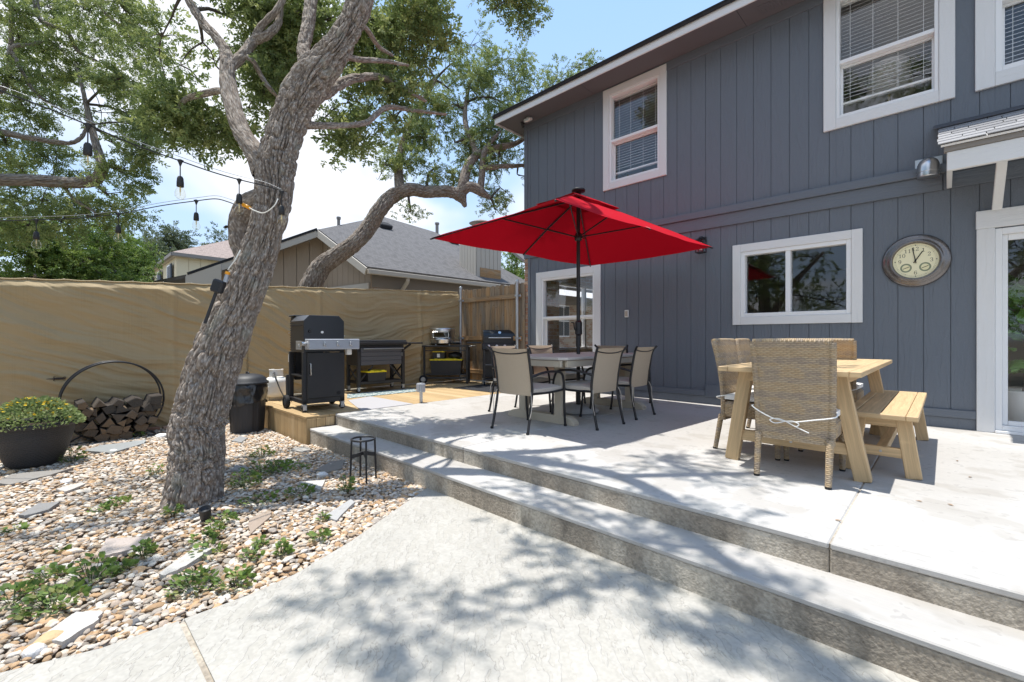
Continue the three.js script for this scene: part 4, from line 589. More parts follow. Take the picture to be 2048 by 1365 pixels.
// ------------------------------------------------------------------ trees
const sprigs = [0, 1, 2].map(k => {                 // a twig end with a dozen small oak leaves
  const R = rng(400 + k), P = [], N = 12;
  const leaf = (o, dir, up, L, W) => {
    const z = dir.clone().normalize(), x = up.clone().cross(z).normalize(), y = z.clone().cross(x), q = (a, b, c) => o.clone().addScaledVector(x, a).addScaledVector(y, b).addScaledVector(z, c);
    const B = q(0, 0, 0), r1 = q(W * 0.38, W * 0.16, L * 0.28), r2 = q(W * 0.46, W * 0.18, L * 0.62), T0 = q(0, -L * 0.10, L), l1 = q(-W * 0.38, W * 0.16, L * 0.28), l2 = q(-W * 0.46, W * 0.18, L * 0.62), m = q(0, 0.0, L * 0.5);
    for (const t of [[B, r1, m], [r1, r2, m], [r2, T0, m], [B, m, l1], [l1, m, l2], [l2, m, T0]]) for (const v of t) P.push(v.x, v.y, v.z);
  };
  for (let i = 0; i < N; i++) { const t = (i + 0.6) / N, a = i * 2.4 + R(), o = V((R() - 0.5) * 0.01, 0.012 * Math.sin(t * 3), t * 0.15), d = V(Math.cos(a), Math.sin(a) * 0.75 + 0.15, 0.55 + 0.5 * t), u = V((R() - 0.5) * 1.4, 1, (R() - 0.5) * 1.4); leaf(o, d, u, 0.038 + 0.022 * R(), 0.018 + 0.010 * R()); }
  const g = new THREE.BufferGeometry(); g.setAttribute('position', new THREE.Float32BufferAttribute(P, 3)); g.computeVertexNormals(); return g;
});
const px2 = (p) => atD(p[0], p[1], p[2]);
function barkTube(path, seg, step, depth, seed, flare = 0, shadeTint = [1, 1, 1]) {      // furrowed bark: real ridges
  const P0 = path.map(p => p.v), cv = new THREE.CatmullRomCurve3(P0, false, 'centripetal'), L = cv.getLength(), n = Math.ceil(L / step), P = [], col = [], uv = [], I = []; let nx = null;
  for (let i = 0; i <= n; i++) {
    const t = i / n, p = cv.getPoint(t), tg = cv.getTangent(t), f = t * (path.length - 1), k = Math.min(path.length - 2, Math.floor(f)), r0 = mix(path[k].r, path[k + 1].r, fade(f - k) * 0.5 + (f - k) * 0.5), s = t * L;
    if (!nx) nx = V(1, 0, 0).addScaledVector(tg, -tg.x).normalize(); else nx.addScaledVector(tg, -nx.dot(tg)).normalize(); const by = tg.clone().cross(nx);
    for (let j = 0; j <= seg; j++) {
      const a = (j % seg) / seg * 2 * Math.PI, c = Math.cos(a), q = Math.sin(a), X = c * r0 * 27 + seed, Y = q * r0 * 27, S = s * 7.6;
      const wv = noise3(X * 0.5, Y * 0.5, s * 5) - 0.5, n1 = noise3(X * 1.55 + wv * 1.5, Y * 1.55 + wv * 1.5, S), n2 = noise3(X * 2.1 + 7 + wv, Y * 2.1 + wv, S * 2.1);
      const v1 = Math.abs(2 * n1 - 1), v2 = Math.abs(2 * n2 - 1), hgt = 0.25 * depth * (n2 - 0.5) + depth * (0.25 - Math.exp(-v1 * 5.5) * 1.15 - 0.5 * Math.exp(-v2 * 7)), lump = (fbm(c * 1.2 + seed, q * 1.2, s * 1.1, 2) - 0.5) * r0 * 0.14;
      const fl = flare ? 1 + flare * Math.exp(-s * 6.5) * (0.7 + 0.6 * noise3(c * 2 + seed, q * 2, 1)) : 1, r = (r0 + lump) * fl + hgt;
      P.push(p.x + (nx.x * c + by.x * q) * r, p.y + (nx.y * c + by.y * q) * r, p.z + (nx.z * c + by.z * q) * r); uv.push(a * r0, s);
      const m = noise3(X * 3.1, Y * 3.1, S * 3.7), w = noise3(X * 7.3 + 3, Y * 7.3, S * 9), li = smooth(0.62, 0.75, fbm(c * r0 * 9 + seed, q * r0 * 9, s * 8, 3)); const b = lerp3(lerp3([0.115, 0.085, 0.065], [0.29, 0.238, 0.192], m), [0.46, 0.41, 0.36], 0.75 * smooth(0.52, 0.74, w)); const cc = lerp3(b, [0.30, 0.31, 0.26], 0.35 * li); col.push(cc[0] * shadeTint[0], cc[1] * shadeTint[1], cc[2] * shadeTint[2]);
    }
  }
  const w = seg + 1; for (let i = 0; i < n; i++) for (let j = 0; j < seg; j++) { const a = i * w + j; I.push(a, a + 1, a + w, a + 1, a + w + 1, a + w); }
  const e = P.length / 3, pe = P0[P0.length - 1]; P.push(pe.x, pe.y, pe.z); uv.push(0, 0); col.push(0.2, 0.17, 0.14); for (let j = 0; j < seg; j++) I.push(n * w + j, n * w + j + 1, e);
  const g = new THREE.BufferGeometry(); g.setAttribute('position', new THREE.Float32BufferAttribute(P, 3)); g.setAttribute('uv', new THREE.Float32BufferAttribute(uv, 2)); g.setAttribute('color', new THREE.Float32BufferAttribute(col, 3)); g.setIndex(I); g.computeVertexNormals();
  const nn = g.attributes.normal; for (let i = 0; i <= n; i++) { const a = i * w, b = a + seg, x = nn.getX(a) + nn.getX(b), y = nn.getY(a) + nn.getY(b), z = nn.getZ(a) + nn.getZ(b), l = Math.hypot(x, y, z) || 1; nn.setXYZ(a, x / l, y / l, z / l); nn.setXYZ(b, x / l, y / l, z / l); }
  return g;
}
const limbOf = L => L.map(p => p.length === 4 ? { v: px2(p), r: p[3] / 2 * p[2] / F * Math.cos(Math.atan((p[0] - CX) / F)) } : { v: V(p[0], p[1], p[2]), r: p[4] });   // [px, py, depth, width px] or [x, y, z, 0, radius]
function makeTree(o) {
  const t = thing(o.name, o.label, 'tree', [0, 0, 0], 0, o.group), R = rng(o.seed);
  const limbs = o.limbs.map(limbOf), nodes = [];
  if (o.trunk) { const tr = limbOf(o.trunk); part('trunk', barkTube(tr, o.seg || 320, o.step || 0.0095, o.depth ?? 0.020, o.seed, o.flare ?? 0.25, o.shadeTint), M.barkV, t); tr.forEach((a, i) => { if (i > tr.length * (o.from ?? 0.5)) nodes.push(a); }); }
  for (const l of limbs) { const rm = l[0].r; part('limb', barkTube(l, Math.max(12, Math.min(90, Math.round(rm * 800))), Math.max(0.014, rm * 0.2), Math.min(0.014, rm * 0.2), o.seed + 3, 0, o.shadeTint), M.barkV, t); const cv = new THREE.CatmullRomCurve3(l.map(a => a.v), false, 'centripetal'); for (let i = 1; i <= 14; i++) { const f = i / 14 * (l.length - 1), k = Math.min(l.length - 2, Math.floor(f)); nodes.push({ v: cv.getPoint(i / 14), r: mix(l[k].r, l[k + 1].r, f - k) }); } }
  const twigs = [], lists = [[], [], []], gauss = () => (R() + R() + R() - 1.5) / 1.5, sc = o.scale || 1;
  for (const b of o.blobs) {
    let C, r; if (b.length <= 5) { C = px2(b); r = V(1, 1, 1).multiplyScalar(b[3] * b[2] / F); r.y *= 0.85; } else { C = V(b[0], b[1], b[2]); r = V(b[3], b[4], b[5]); }
    const nC = b.length <= 5 ? b[4] : b[6];
    let best = nodes[0], bd = 1e9; for (const q of nodes) { const d = q.v.distanceTo(C) + (q.v.y > C.y + 0.5 ? 0.2 : 0); if (d < bd) { bd = d; best = q; } }
    const mid = best.v.clone().lerp(C, 0.5).add(V(gauss() * 0.12 * bd, (0.05 + 0.1 * R()) * bd, gauss() * 0.12 * bd)), r0 = Math.min(0.035, Math.max(0.008, best.r * 0.6)), far = C.clone().add(V(gauss() * r.x * 0.5, r.y * 0.3 * R(), gauss() * r.z * 0.5));
    const bc = new THREE.CatmullRomCurve3([best.v, mid, C, far]); twigs.push(tube([0, .15, .3, .45, .6, .75, .9, 1].map(q => bc.getPoint(q)), [1, .9, .8, .7, .55, .45, .35, .2].map(q => q * r0), 6));
    nodes.push({ v: C, r: 0.015 });
    for (let k = 0; k < nC; k++) {
      let d = V(gauss(), gauss(), gauss()); d.normalize().multiplyScalar(Math.pow(R(), 0.45)); const Q = C.clone().add(V(d.x * r.x, d.y * r.y, d.z * r.z)); if (noise3(Q.x * 1.7 + o.seed, Q.y * 1.7, Q.z * 1.7) < (o.gap ?? 0.39)) continue;
      let s = bc.getPoint(0.4 + 0.55 * R()); const m2 = s.clone().lerp(Q, 0.55).add(V(gauss() * 0.06, 0.05 * R(), gauss() * 0.06)); twigs.push(tube([s, m2, Q], [0.007 * sc, 0.005 * sc, 0.002 * sc], 4));
      const n = (o.per || 11), out = Q.clone().sub(C).normalize();
      for (let i = 0; i < n; i++) { const f = R(), pos = (i % 3 ? Q : m2.clone().lerp(Q, f)).clone().add(V(gauss() * 0.30 * sc, gauss() * 0.24 * sc, gauss() * 0.30 * sc)); const dir = V(gauss() + out.x * 0.7, gauss() * 0.8 + out.y * 0.5 - 0.12, gauss() + out.z * 0.7).normalize(); lists[Math.floor(R() * 3)].push([pos, dir, R() * 6.28, sc * (0.55 + 0.65 * R()), R()]); }
    }
  }
  part('branches', twigs, M.twig, t).userData.kind = 'stuff';
  const [c0, c1, c2] = o.colors || [[0.15, 0.205, 0.07], [0.26, 0.325, 0.105], [0.44, 0.48, 0.18]], q = new THREE.Quaternion(), q2 = new THREE.Quaternion(), m = new THREE.Matrix4(), c = new THREE.Color();
  lists.forEach((L, k) => { if (!L.length) return; const im = new THREE.InstancedMesh(sprigs[k], M.leaf, L.length); im.name = 'crown'; im.userData.kind = 'stuff'; im.castShadow = im.receiveShadow = true; L.forEach((a, i) => { q.setFromUnitVectors(V(0, 0, 1), a[1]); q2.setFromAxisAngle(V(0, 0, 1), a[2]); q.multiply(q2); m.compose(a[0], q, V(a[3], a[3], a[3])); im.setMatrixAt(i, m); const u = a[4]; c.setRGB(...(u < 0.6 ? lerp3(c0, c1, u / 0.6) : lerp3(c1, c2, (u - 0.6) / 0.4))); im.setColorAt(i, c); }); t.add(im); });
  return t;
}
// the leaning oak in the gravel; its crown spreads over the patio and the pool deck
makeTree({
  name: 'oak_tree', label: 'leaning live oak with furrowed bark growing out of the pebbles', seed: 3, per: 17, from: 0.6, depth: 0.031, flare: 0.4,
  trunk: [[384, 1030, 3.50, 128], [386, 1004, 3.5, 120], [393, 940, 3.52, 113], [395, 900, 3.53, 112], [396, 852, 3.55, 114], [407, 804, 3.57, 114], [424, 737, 3.6, 112], [449, 670, 3.63, 105], [478, 602, 3.66, 90], [507, 535, 3.69, 82], [530, 467, 3.71, 73], [546, 400, 3.73, 75], [551, 337, 3.75, 78], [562, 290, 3.77, 75], [580, 236, 3.79, 74], [598, 195, 3.8, 77], [628, 150, 3.82, 75], [665, 108, 3.84, 61], [694, 62, 3.86, 52], [714, 20, 3.88, 52], [732, -50, 3.9, 49], [745, -140, 3.9, 44], [770, -260, 3.9, 38], [830, -420, 3.8, 31]],
  limbs: [
    [[532, 345, 3.76, 60], [508, 303, 3.8, 44], [485, 268, 3.86, 40], [468, 219, 3.95, 38], [456, 168, 4.05, 36], [455, 125, 4.12, 32], [448, 98, 4.16, 25], [428, 70, 4.2, 21], [404, 44, 4.3, 20], [377, 0, 4.35, 17], [350, -60, 4.4, 12]],
    [[456, 135, 4.1, 26], [485, 111, 4.2, 24], [508, 82, 4.3, 22], [535, 70, 4.3, 19], [555, 48, 4.35, 16], [562, 0, 4.4, 13], [570, -70, 4.4, 9]],
    [[508, 82, 4.3, 18], [519, 57, 4.3, 16], [553, 20, 4.3, 14], [580, -30, 4.4, 10]],
    [[463, 195, 4.0, 18], [441, 182, 4.1, 16], [405, 188, 4.15, 15], [371, 199, 4.2, 13], [352, 222, 4.25, 8]],
    [[490, 112, 4.2, 13], [505, 122, 4.2, 12], [522, 152, 4.3, 11], [540, 178, 4.3, 10], [556, 195, 4.4, 6]],
    [[618, 145, 3.82, 40], [607, 100, 3.9, 28], [615, 55, 4.0, 27], [622, 0, 4.1, 27], [626, -100, 4.2, 22], [610, -220, 4.3, 14]],
    [[622, 200, 3.84, 30], [650, 188, 3.95, 24], [681, 168, 4.1, 22], [711, 157, 4.3, 18], [762, 155, 4.6, 14], [802, 175, 4.8, 11], [853, 202, 5.0, 7]],
    [[690, 110, 3.86, 16], [711, 118, 4.0, 12], [775, 123, 4.4, 9], [816, 131, 4.6, 6]],
    [[705, 50, 3.9, 14], [728, 54, 4.0, 11], [758, 94, 4.3, 9], [785, 111, 4.5, 6]],
    [[600, 248, 3.82, 22], [630, 251, 3.9, 16], [684, 251, 4.1, 13], [735, 244, 4.4, 12], [772, 216, 4.6, 11], [836, 222, 4.9, 8], [893, 229, 5.1, 5]],
    [[530, 395, 3.80, 50], [497, 415, 3.90, 58], [482, 445, 3.93, 54], [480, 480, 3.92, 48], [489, 520, 3.90, 36], [499, 545, 3.88, 16]],
    [[745, -140, 3.9, 36], [900, -240, 4.1, 30], [1050, -240, 4.6, 22], [1060, -120, 5.6, 14], [1030, -20, 6.2, 8]],
    [[770, -260, 3.9, 36], [-2.6, 5.6, -2.2, 0, 0.07], [-1.7, 6.1, -1.6, 0, 0.05], [-0.8, 6.3, -1.0, 0, 0.03]],
    [[-2.6, 5.6, -2.2, 0, 0.05], [-2.0, 5.9, -2.9, 0, 0.04], [-1.5, 6.1, -3.6, 0, 0.02]],
    [[622, -60, 4.2, 26], [-4.6, 5.2, -0.6, 0, 0.06], [-5.2, 5.9, 0.4, 0, 0.03]],
  ],
  blobs: [
    [345, 30, 4.5, 55, 22], [405, 85, 4.6, 55, 20], [360, 130, 4.6, 50, 18], [400, 165, 4.5, 45, 15], [350, 215, 4.4, 40, 16], [405, 230, 4.5, 46, 16], [440, 262, 4.5, 36, 11], [385, 268, 4.5, 32, 9], [450, 30, 4.6, 60, 22], [510, 20, 4.7, 50, 18], [560, 100, 4.8, 46, 14], [525, 185, 4.6, 40, 12], [495, 215, 4.7, 30, 8], [500, 150, 4.9, 45, 12], [580, 30, 4.8, 55, 18], [430, 130, 4.9, 50, 14], [320, 80, 4.8, 40, 12],
    [650, 40, 4.9, 50, 16], [660, 225, 4.6, 46, 15], [640, 270, 4.5, 36, 11], [700, 280, 4.7, 34, 9], [700, 205, 4.8, 46, 14], [750, 40, 4.8, 55, 18], [800, 85, 5.0, 52, 18], [760, 170, 4.9, 48, 15], [820, 25, 5.0, 50, 16], [730, 120, 5.2, 50, 14], [860, 90, 5.3, 42, 12], [820, 190, 5.2, 46, 14], [870, 10, 5.2, 34, 9], [790, 235, 5.0, 36, 10],
    [600, 70, 5.2, 46, 14], [690, 90, 5.4, 46, 14], [560, 160, 5.2, 36, 9], [640, 130, 5.4, 40, 10], [480, 90, 5.2, 50, 14], [900, 50, 5.5, 34, 8], [330, 160, 5.0, 36, 9], [470, 180, 5.2, 34, 8], [1015, 0, 6.2, 44, 14], [1045, 30, 6.3, 26, 7], [985, 25, 6.2, 24, 5], [1000, -70, 6.0, 60, 18],
    [-2.3, 6.0, -1.6, 0.62, 0.4, 0.55, 20], [-1.55, 6.3, -1.35, 0.6, 0.4, 0.5, 18], [-3.2, 5.9, -1.85, 0.5, 0.4, 0.45, 13], [-0.75, 6.4, -1.15, 0.6, 0.4, 0.5, 16], [-0.1, 6.4, -0.6, 0.6, 0.4, 0.6, 14], [-2.6, 6.1, -2.75, 0.6, 0.4, 0.5, 15], [-1.9, 6.2, -3.3, 0.55, 0.4, 0.5, 13], [-3.4, 5.9, -3.1, 0.6, 0.4, 0.5, 12], [-4.4, 5.6, -3.1, 0.6, 0.4, 0.6, 13], [-2.9, 6.3, -0.4, 0.5, 0.4, 0.5, 10], [-4.4, 5.6, 0.3, 0.7, 0.4, 0.7, 16], [-5.3, 5.9, 0.9, 0.8, 0.5, 0.8, 20], [-6.0, 5.4, -0.6, 0.8, 0.5, 0.8, 15], [-5.6, 5.2, -2.6, 0.7, 0.5, 0.7, 13], [-3.6, 5.6, 1.2, 0.7, 0.4, 0.7, 14],
  ],
});
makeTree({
  name: 'oak_tree', label: 'live oak behind the tan screen with a crooked limb reaching towards the grey house', seed: 17, per: 17, flare: 0, seg: 90, step: 0.03, depth: 0.022, from: 0.3, shadeTint: [0.85, 0.85, 0.85],  // bark colour darkened: backlit shade painted into trunk and limbs
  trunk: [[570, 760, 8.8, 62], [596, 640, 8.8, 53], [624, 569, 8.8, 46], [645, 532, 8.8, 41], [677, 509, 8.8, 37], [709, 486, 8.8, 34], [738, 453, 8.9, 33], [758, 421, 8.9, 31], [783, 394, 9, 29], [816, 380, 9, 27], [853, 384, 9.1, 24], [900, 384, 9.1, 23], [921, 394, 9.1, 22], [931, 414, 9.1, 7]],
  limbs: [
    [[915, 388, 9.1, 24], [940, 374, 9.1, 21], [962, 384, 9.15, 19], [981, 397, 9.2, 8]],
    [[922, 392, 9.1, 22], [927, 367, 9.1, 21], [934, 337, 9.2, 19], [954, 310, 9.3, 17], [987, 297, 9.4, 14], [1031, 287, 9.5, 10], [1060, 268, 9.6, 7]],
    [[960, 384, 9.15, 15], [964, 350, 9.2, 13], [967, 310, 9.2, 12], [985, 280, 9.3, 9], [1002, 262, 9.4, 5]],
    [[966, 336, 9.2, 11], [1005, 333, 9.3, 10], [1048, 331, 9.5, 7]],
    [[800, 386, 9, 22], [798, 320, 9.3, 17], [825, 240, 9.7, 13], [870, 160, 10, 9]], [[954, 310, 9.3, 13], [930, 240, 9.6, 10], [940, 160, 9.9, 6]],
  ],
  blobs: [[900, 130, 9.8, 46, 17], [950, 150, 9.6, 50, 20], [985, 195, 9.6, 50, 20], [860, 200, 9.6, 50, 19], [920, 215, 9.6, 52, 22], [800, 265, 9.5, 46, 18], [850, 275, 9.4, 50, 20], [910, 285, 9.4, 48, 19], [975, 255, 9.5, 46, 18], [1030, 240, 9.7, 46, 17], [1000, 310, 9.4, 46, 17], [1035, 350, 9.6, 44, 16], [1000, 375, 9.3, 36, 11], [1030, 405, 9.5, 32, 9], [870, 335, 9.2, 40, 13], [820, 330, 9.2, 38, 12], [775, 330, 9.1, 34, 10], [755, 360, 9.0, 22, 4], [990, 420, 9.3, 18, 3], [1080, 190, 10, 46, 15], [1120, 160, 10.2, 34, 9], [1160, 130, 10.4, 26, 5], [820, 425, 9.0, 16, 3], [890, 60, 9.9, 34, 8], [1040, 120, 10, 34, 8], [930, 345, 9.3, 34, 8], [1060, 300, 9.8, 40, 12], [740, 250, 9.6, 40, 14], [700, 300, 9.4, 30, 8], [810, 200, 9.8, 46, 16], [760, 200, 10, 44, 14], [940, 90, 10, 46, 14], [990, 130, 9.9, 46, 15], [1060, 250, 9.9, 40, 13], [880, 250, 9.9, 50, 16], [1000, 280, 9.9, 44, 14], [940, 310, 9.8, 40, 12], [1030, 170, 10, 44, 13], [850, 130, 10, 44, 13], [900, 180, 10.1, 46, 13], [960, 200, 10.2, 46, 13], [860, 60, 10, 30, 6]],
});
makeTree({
  name: 'oak_tree', label: 'spreading live oak hanging over the screen behind the string lights', seed: 29, per: 16, flare: 0, seg: 60, step: 0.05, depth: 0.02, from: 0.6, shadeTint: [0.85, 0.85, 0.85],  // again the shade of limbs against the sky, put into the bark colour
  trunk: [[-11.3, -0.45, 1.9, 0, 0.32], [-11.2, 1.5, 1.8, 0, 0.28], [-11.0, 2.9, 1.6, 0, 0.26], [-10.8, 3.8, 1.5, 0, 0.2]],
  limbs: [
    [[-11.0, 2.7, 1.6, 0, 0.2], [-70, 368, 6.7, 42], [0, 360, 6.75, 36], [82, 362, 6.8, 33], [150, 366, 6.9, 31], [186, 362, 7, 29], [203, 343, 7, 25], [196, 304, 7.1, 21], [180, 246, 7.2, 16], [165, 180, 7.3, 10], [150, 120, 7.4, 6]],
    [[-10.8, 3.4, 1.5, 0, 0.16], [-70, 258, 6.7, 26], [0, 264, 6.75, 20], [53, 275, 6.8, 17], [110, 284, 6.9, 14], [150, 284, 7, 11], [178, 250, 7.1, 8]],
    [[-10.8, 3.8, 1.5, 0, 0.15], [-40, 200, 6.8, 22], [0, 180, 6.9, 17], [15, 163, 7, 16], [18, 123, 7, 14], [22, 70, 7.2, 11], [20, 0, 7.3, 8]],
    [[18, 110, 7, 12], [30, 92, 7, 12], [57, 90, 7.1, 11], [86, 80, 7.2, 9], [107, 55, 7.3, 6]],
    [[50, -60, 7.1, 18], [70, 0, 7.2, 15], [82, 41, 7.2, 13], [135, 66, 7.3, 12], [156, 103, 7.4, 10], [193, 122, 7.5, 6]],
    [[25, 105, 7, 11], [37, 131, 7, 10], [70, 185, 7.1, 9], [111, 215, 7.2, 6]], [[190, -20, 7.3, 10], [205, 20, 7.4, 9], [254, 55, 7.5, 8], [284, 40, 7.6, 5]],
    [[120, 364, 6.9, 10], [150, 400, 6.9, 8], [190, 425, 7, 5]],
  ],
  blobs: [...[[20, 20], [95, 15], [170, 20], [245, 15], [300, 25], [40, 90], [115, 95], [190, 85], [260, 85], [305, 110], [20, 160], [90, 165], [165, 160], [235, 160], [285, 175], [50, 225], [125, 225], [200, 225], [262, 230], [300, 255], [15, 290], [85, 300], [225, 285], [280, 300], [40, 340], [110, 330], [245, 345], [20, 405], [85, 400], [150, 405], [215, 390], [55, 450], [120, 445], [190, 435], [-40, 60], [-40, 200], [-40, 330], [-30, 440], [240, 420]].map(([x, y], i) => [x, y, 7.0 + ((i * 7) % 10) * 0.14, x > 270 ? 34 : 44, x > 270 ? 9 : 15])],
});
// brighter trees further off, beyond the fences
const pale = [[0.10, 0.17, 0.03], [0.18, 0.27, 0.05], [0.30, 0.37, 0.09]], grey = [[0.07, 0.10, 0.045], [0.12, 0.16, 0.075], [0.19, 0.22, 0.11]];
const farTree = (name, label, seed, px, D, top, w, colors, scale, n, group) => {
  const b = atD(px, 677, D), h = EYE + (CY - top) * D / F, r = w / 2 * D / F, bl = [], R = rng(seed);
  for (let i = 0; i < n; i++) { const a = R() * 6.28, q = Math.sqrt(R()) * r * 0.75, y = mix(h * 0.35, h * 0.9, R()), k = 1 - Math.pow(Math.abs(y / h - 0.6) * 1.6, 2); bl.push([b.x + Math.cos(a) * q * k, y, b.z + Math.sin(a) * q * k, r * 0.38, r * 0.34, r * 0.38, 14]); }
  bl.push([b.x, h * 0.93, b.z, r * 0.25, h * 0.08, r * 0.25, 7]);
  return makeTree({ name, label, seed, per: 8, scale, colors, flare: 0, seg: 16, step: 0.2, depth: 0.01, from: 0.3, gap: 0.28, group, trunk: [[b.x, -0.45, b.z, 0, 0.2], [b.x + 0.1, h * 0.3, b.z, 0, 0.15], [b.x, h * 0.7, b.z + 0.1, 0, 0.06], [b.x, h * 0.85, b.z, 0, 0.03]], limbs: [[[b.x, h * 0.3, b.z, 0, 0.1], [b.x + r * 0.3, h * 0.5, b.z, 0, 0.06], [b.x + r * 0.6, h * 0.6, b.z, 0, 0.03]], [[b.x, h * 0.3, b.z, 0, 0.1], [b.x - r * 0.3, h * 0.5, b.z, 0, 0.06], [b.x - r * 0.6, h * 0.62, b.z + 0.2, 0, 0.03]]], blobs: bl });
};
farTree('leafy_tree', 'bright green broadleaf tree rising over the screen beside the cream house', 51, 205, 13, 440, 165, pale, 1.7, 26);
farTree('leafy_tree', 'bright green broadleaf tree showing under the spreading oak', 52, 70, 12, 425, 190, pale, 1.6, 26);
farTree('leafy_tree', 'low yellow green tree against the eave of the cream house', 53, 262, 15, 478, 70, pale, 1.7, 14);
farTree('far_oak', 'grey green oak rising behind the roof of the cream house', 54, 345, 38, 450, 110, grey, 3.6, 20);
farTree('far_oak', 'thin grey green oak between bright trees and cream house', 55, 290, 33, 478, 70, grey, 3.2, 14);
farTree('far_oak', 'small oak top just above the brown roof ridge', 56, 440, 46, 462, 80, grey, 4, 12);
farTree('far_oak', 'green tree behind the far end of the neighbouring grey roof', 57, 1035, 26, 480, 90, pale, 2.6, 16);
// trees of the yard behind the camera: they shade it and stand in the window panes
for (const [x, z, h, r, sd, lab] of [[-5.4, 6.5, 7.5, 3.0, 61, 'yard oak mirrored in the wide sliding window'], [0.2, 8.8, 8.5, 3.4, 62, 'tall yard oak mirrored in the upstairs panes'], [-10.5, 8.5, 8, 3.2, 63, 'yard oak mirrored beside the umbrella reflection']]) {
  const R = rng(sd), bl = []; for (let i = 0; i < 34; i++) { const a = R() * 6.28, q = Math.sqrt(R()) * r, y = mix(1.6, h, R()); bl.push([x + Math.cos(a) * q, y, z + Math.sin(a) * q, 1.0, 0.8, 1.0, 15]); }
  makeTree({ name: 'yard_oak', label: lab, seed: sd, per: 9, scale: 1.7, flare: 0.2, seg: 40, step: 0.08, depth: 0.02, from: 0.3, gap: 0.3, trunk: [[x, -0.4, z, 0, 0.3], [x + 0.2, 1.4, z, 0, 0.25], [x + 0.1, h * 0.5, z + 0.2, 0, 0.16], [x, h * 0.85, z, 0, 0.06]], limbs: [[[x + 0.2, 1.4, z, 0, 0.15], [x + 1.2, 2.8, z - 0.6, 0, 0.11], [x + 2.3, 4.0, z - 0.8, 0, 0.05]], [[x + 0.2, 1.6, z, 0, 0.15], [x - 1.1, 3.0, z - 0.2, 0, 0.11], [x - 2.2, 4.6, z, 0, 0.05]]], blobs: bl });
}
// ------------------------------------------------------------------ umbrella, tables and chairs
{
  const u = thing('patio_umbrella', 'open red rectangular patio umbrella on a black pole', 'umbrella', [-3.40, 0, -4.75], -0.07);
  const hx = 1.03, hz = 1.56, hc = 2.18, ap = 2.77, rim = [[hx, hz], [hx, 0], [hx, -hz], [-hx, -hz], [-hx, 0], [-hx, hz]], rib = (i, t) => { const [x, z] = rim[i % 6]; return V(x * t, mix(ap, hc, t) + 0.015 * Math.sin(Math.PI * t), z * t); };
  const panel = (i, t0, t1, lift = 0) => { const P = [], I = [], n = 18, m = 14; for (let a = 0; a <= n; a++) for (let b = 0; b <= m; b++) { const t = mix(t0, t1, a / n), s = b / m, p = rib(i, t).lerp(rib(i + 1, t), s); p.y += lift - 0.02 * Math.sin(Math.PI * s) * t + 0.016 * (fbm(p.x * 3.5 + i, p.z * 3.5, 2, 3) - 0.5) * (0.3 + t); P.push(p.x, p.y, p.z); } for (let a = 0; a < n; a++) for (let b = 0; b < m; b++) { const q = a * (m + 1) + b; I.push(q, q + 1, q + m + 1, q + 1, q + m + 2, q + m + 1); } const g = new THREE.BufferGeometry(); g.setAttribute('position', new THREE.Float32BufferAttribute(P, 3)); g.setIndex(I); g.computeVertexNormals(); return plain(g); };
  for (let i = 0; i < 6; i++) part('canopy_panel', panel(i, 0.20, 1), M.red, u);
  part('vent_cap', [0, 1, 2, 3, 4, 5].map(i => panel(i, 0.02, 0.30, 0.045)), M.red, u);
  for (let i = 0; i < 6; i++) { const r = part('rib', bar(rib(i, 0.03).add(V(0, -0.03, 0)), rib(i, 0.5).add(V(0, -0.018, 0)), 0.014, 0.02, 0.002), M.blackMetal, u); part('rib_end', bar(rib(i, 0.5).add(V(0, -0.018, 0)), rib(i, 1.005).add(V(0, -0.012, 0)), 0.014, 0.02, 0.002), M.blackMetal, r); part('strut', bar([0, 2.25, 0], rib(i, 0.52).add(V(0, -0.03, 0)), 0.012, 0.016, 0.002), M.blackMetal, r); }
  part('pole', cyl(0.024, 0.024, 2.74, 20, 0, 0.03, 0), M.blackMetal, u); part('runner', lathe([[0.024, 2.20], [0.045, 2.21], [0.05, 2.25], [0.036, 2.30], [0.024, 2.30]], 20), M.blackMetal, u); part('hub', lathe([[0.024, 2.66], [0.05, 2.68], [0.05, 2.73], [0.024, 2.75]], 20), M.blackMetal, u);
  part('solar_cap', lathe([[0, 2.80], [0.03, 2.80], [0.035, 2.83], [0.085, 2.835], [0.09, 2.86], [0.07, 2.875], [0, 2.875]], 28), M.blackMetal, u);
  const cr = part('crank_box', cbox(0.085, 0.20, 0.09, 0.025).translate(0.005, 1.08, 0), M.blackMetal, u); part('crank_handle', tube([[0.0, 1.06, 0.05], [0.0, 1.06, 0.075], [0, 1.15, 0.09], [0, 1.15, 0.13]], 0.008, 8), M.blackMetal, cr); part('pole_collar', cyl(0.032, 0.03, 0.18, 20, 0, 0.84, 0), M.blackMetal, u);
  const b = thing('umbrella_base', 'low round grey stone umbrella base under the table', 'umbrella base', [-3.40, 0, -4.75]); part('stone', lathe([[0, 0.001], [0.25, 0.001], [0.262, 0.02], [0.258, 0.045], [0.22, 0.075], [0.14, 0.095], [0.04, 0.10], [0.03, 0.10]], 48), std({ rgb: [0.42, 0.41, 0.40], roughness: 0.9, bumpMap: T.grit, bumpScale: 0.003 }), b); part('socket', cyl(0.033, 0.033, 0.26, 18, 0, 0.09, 0), M.blackMetal, b);
}
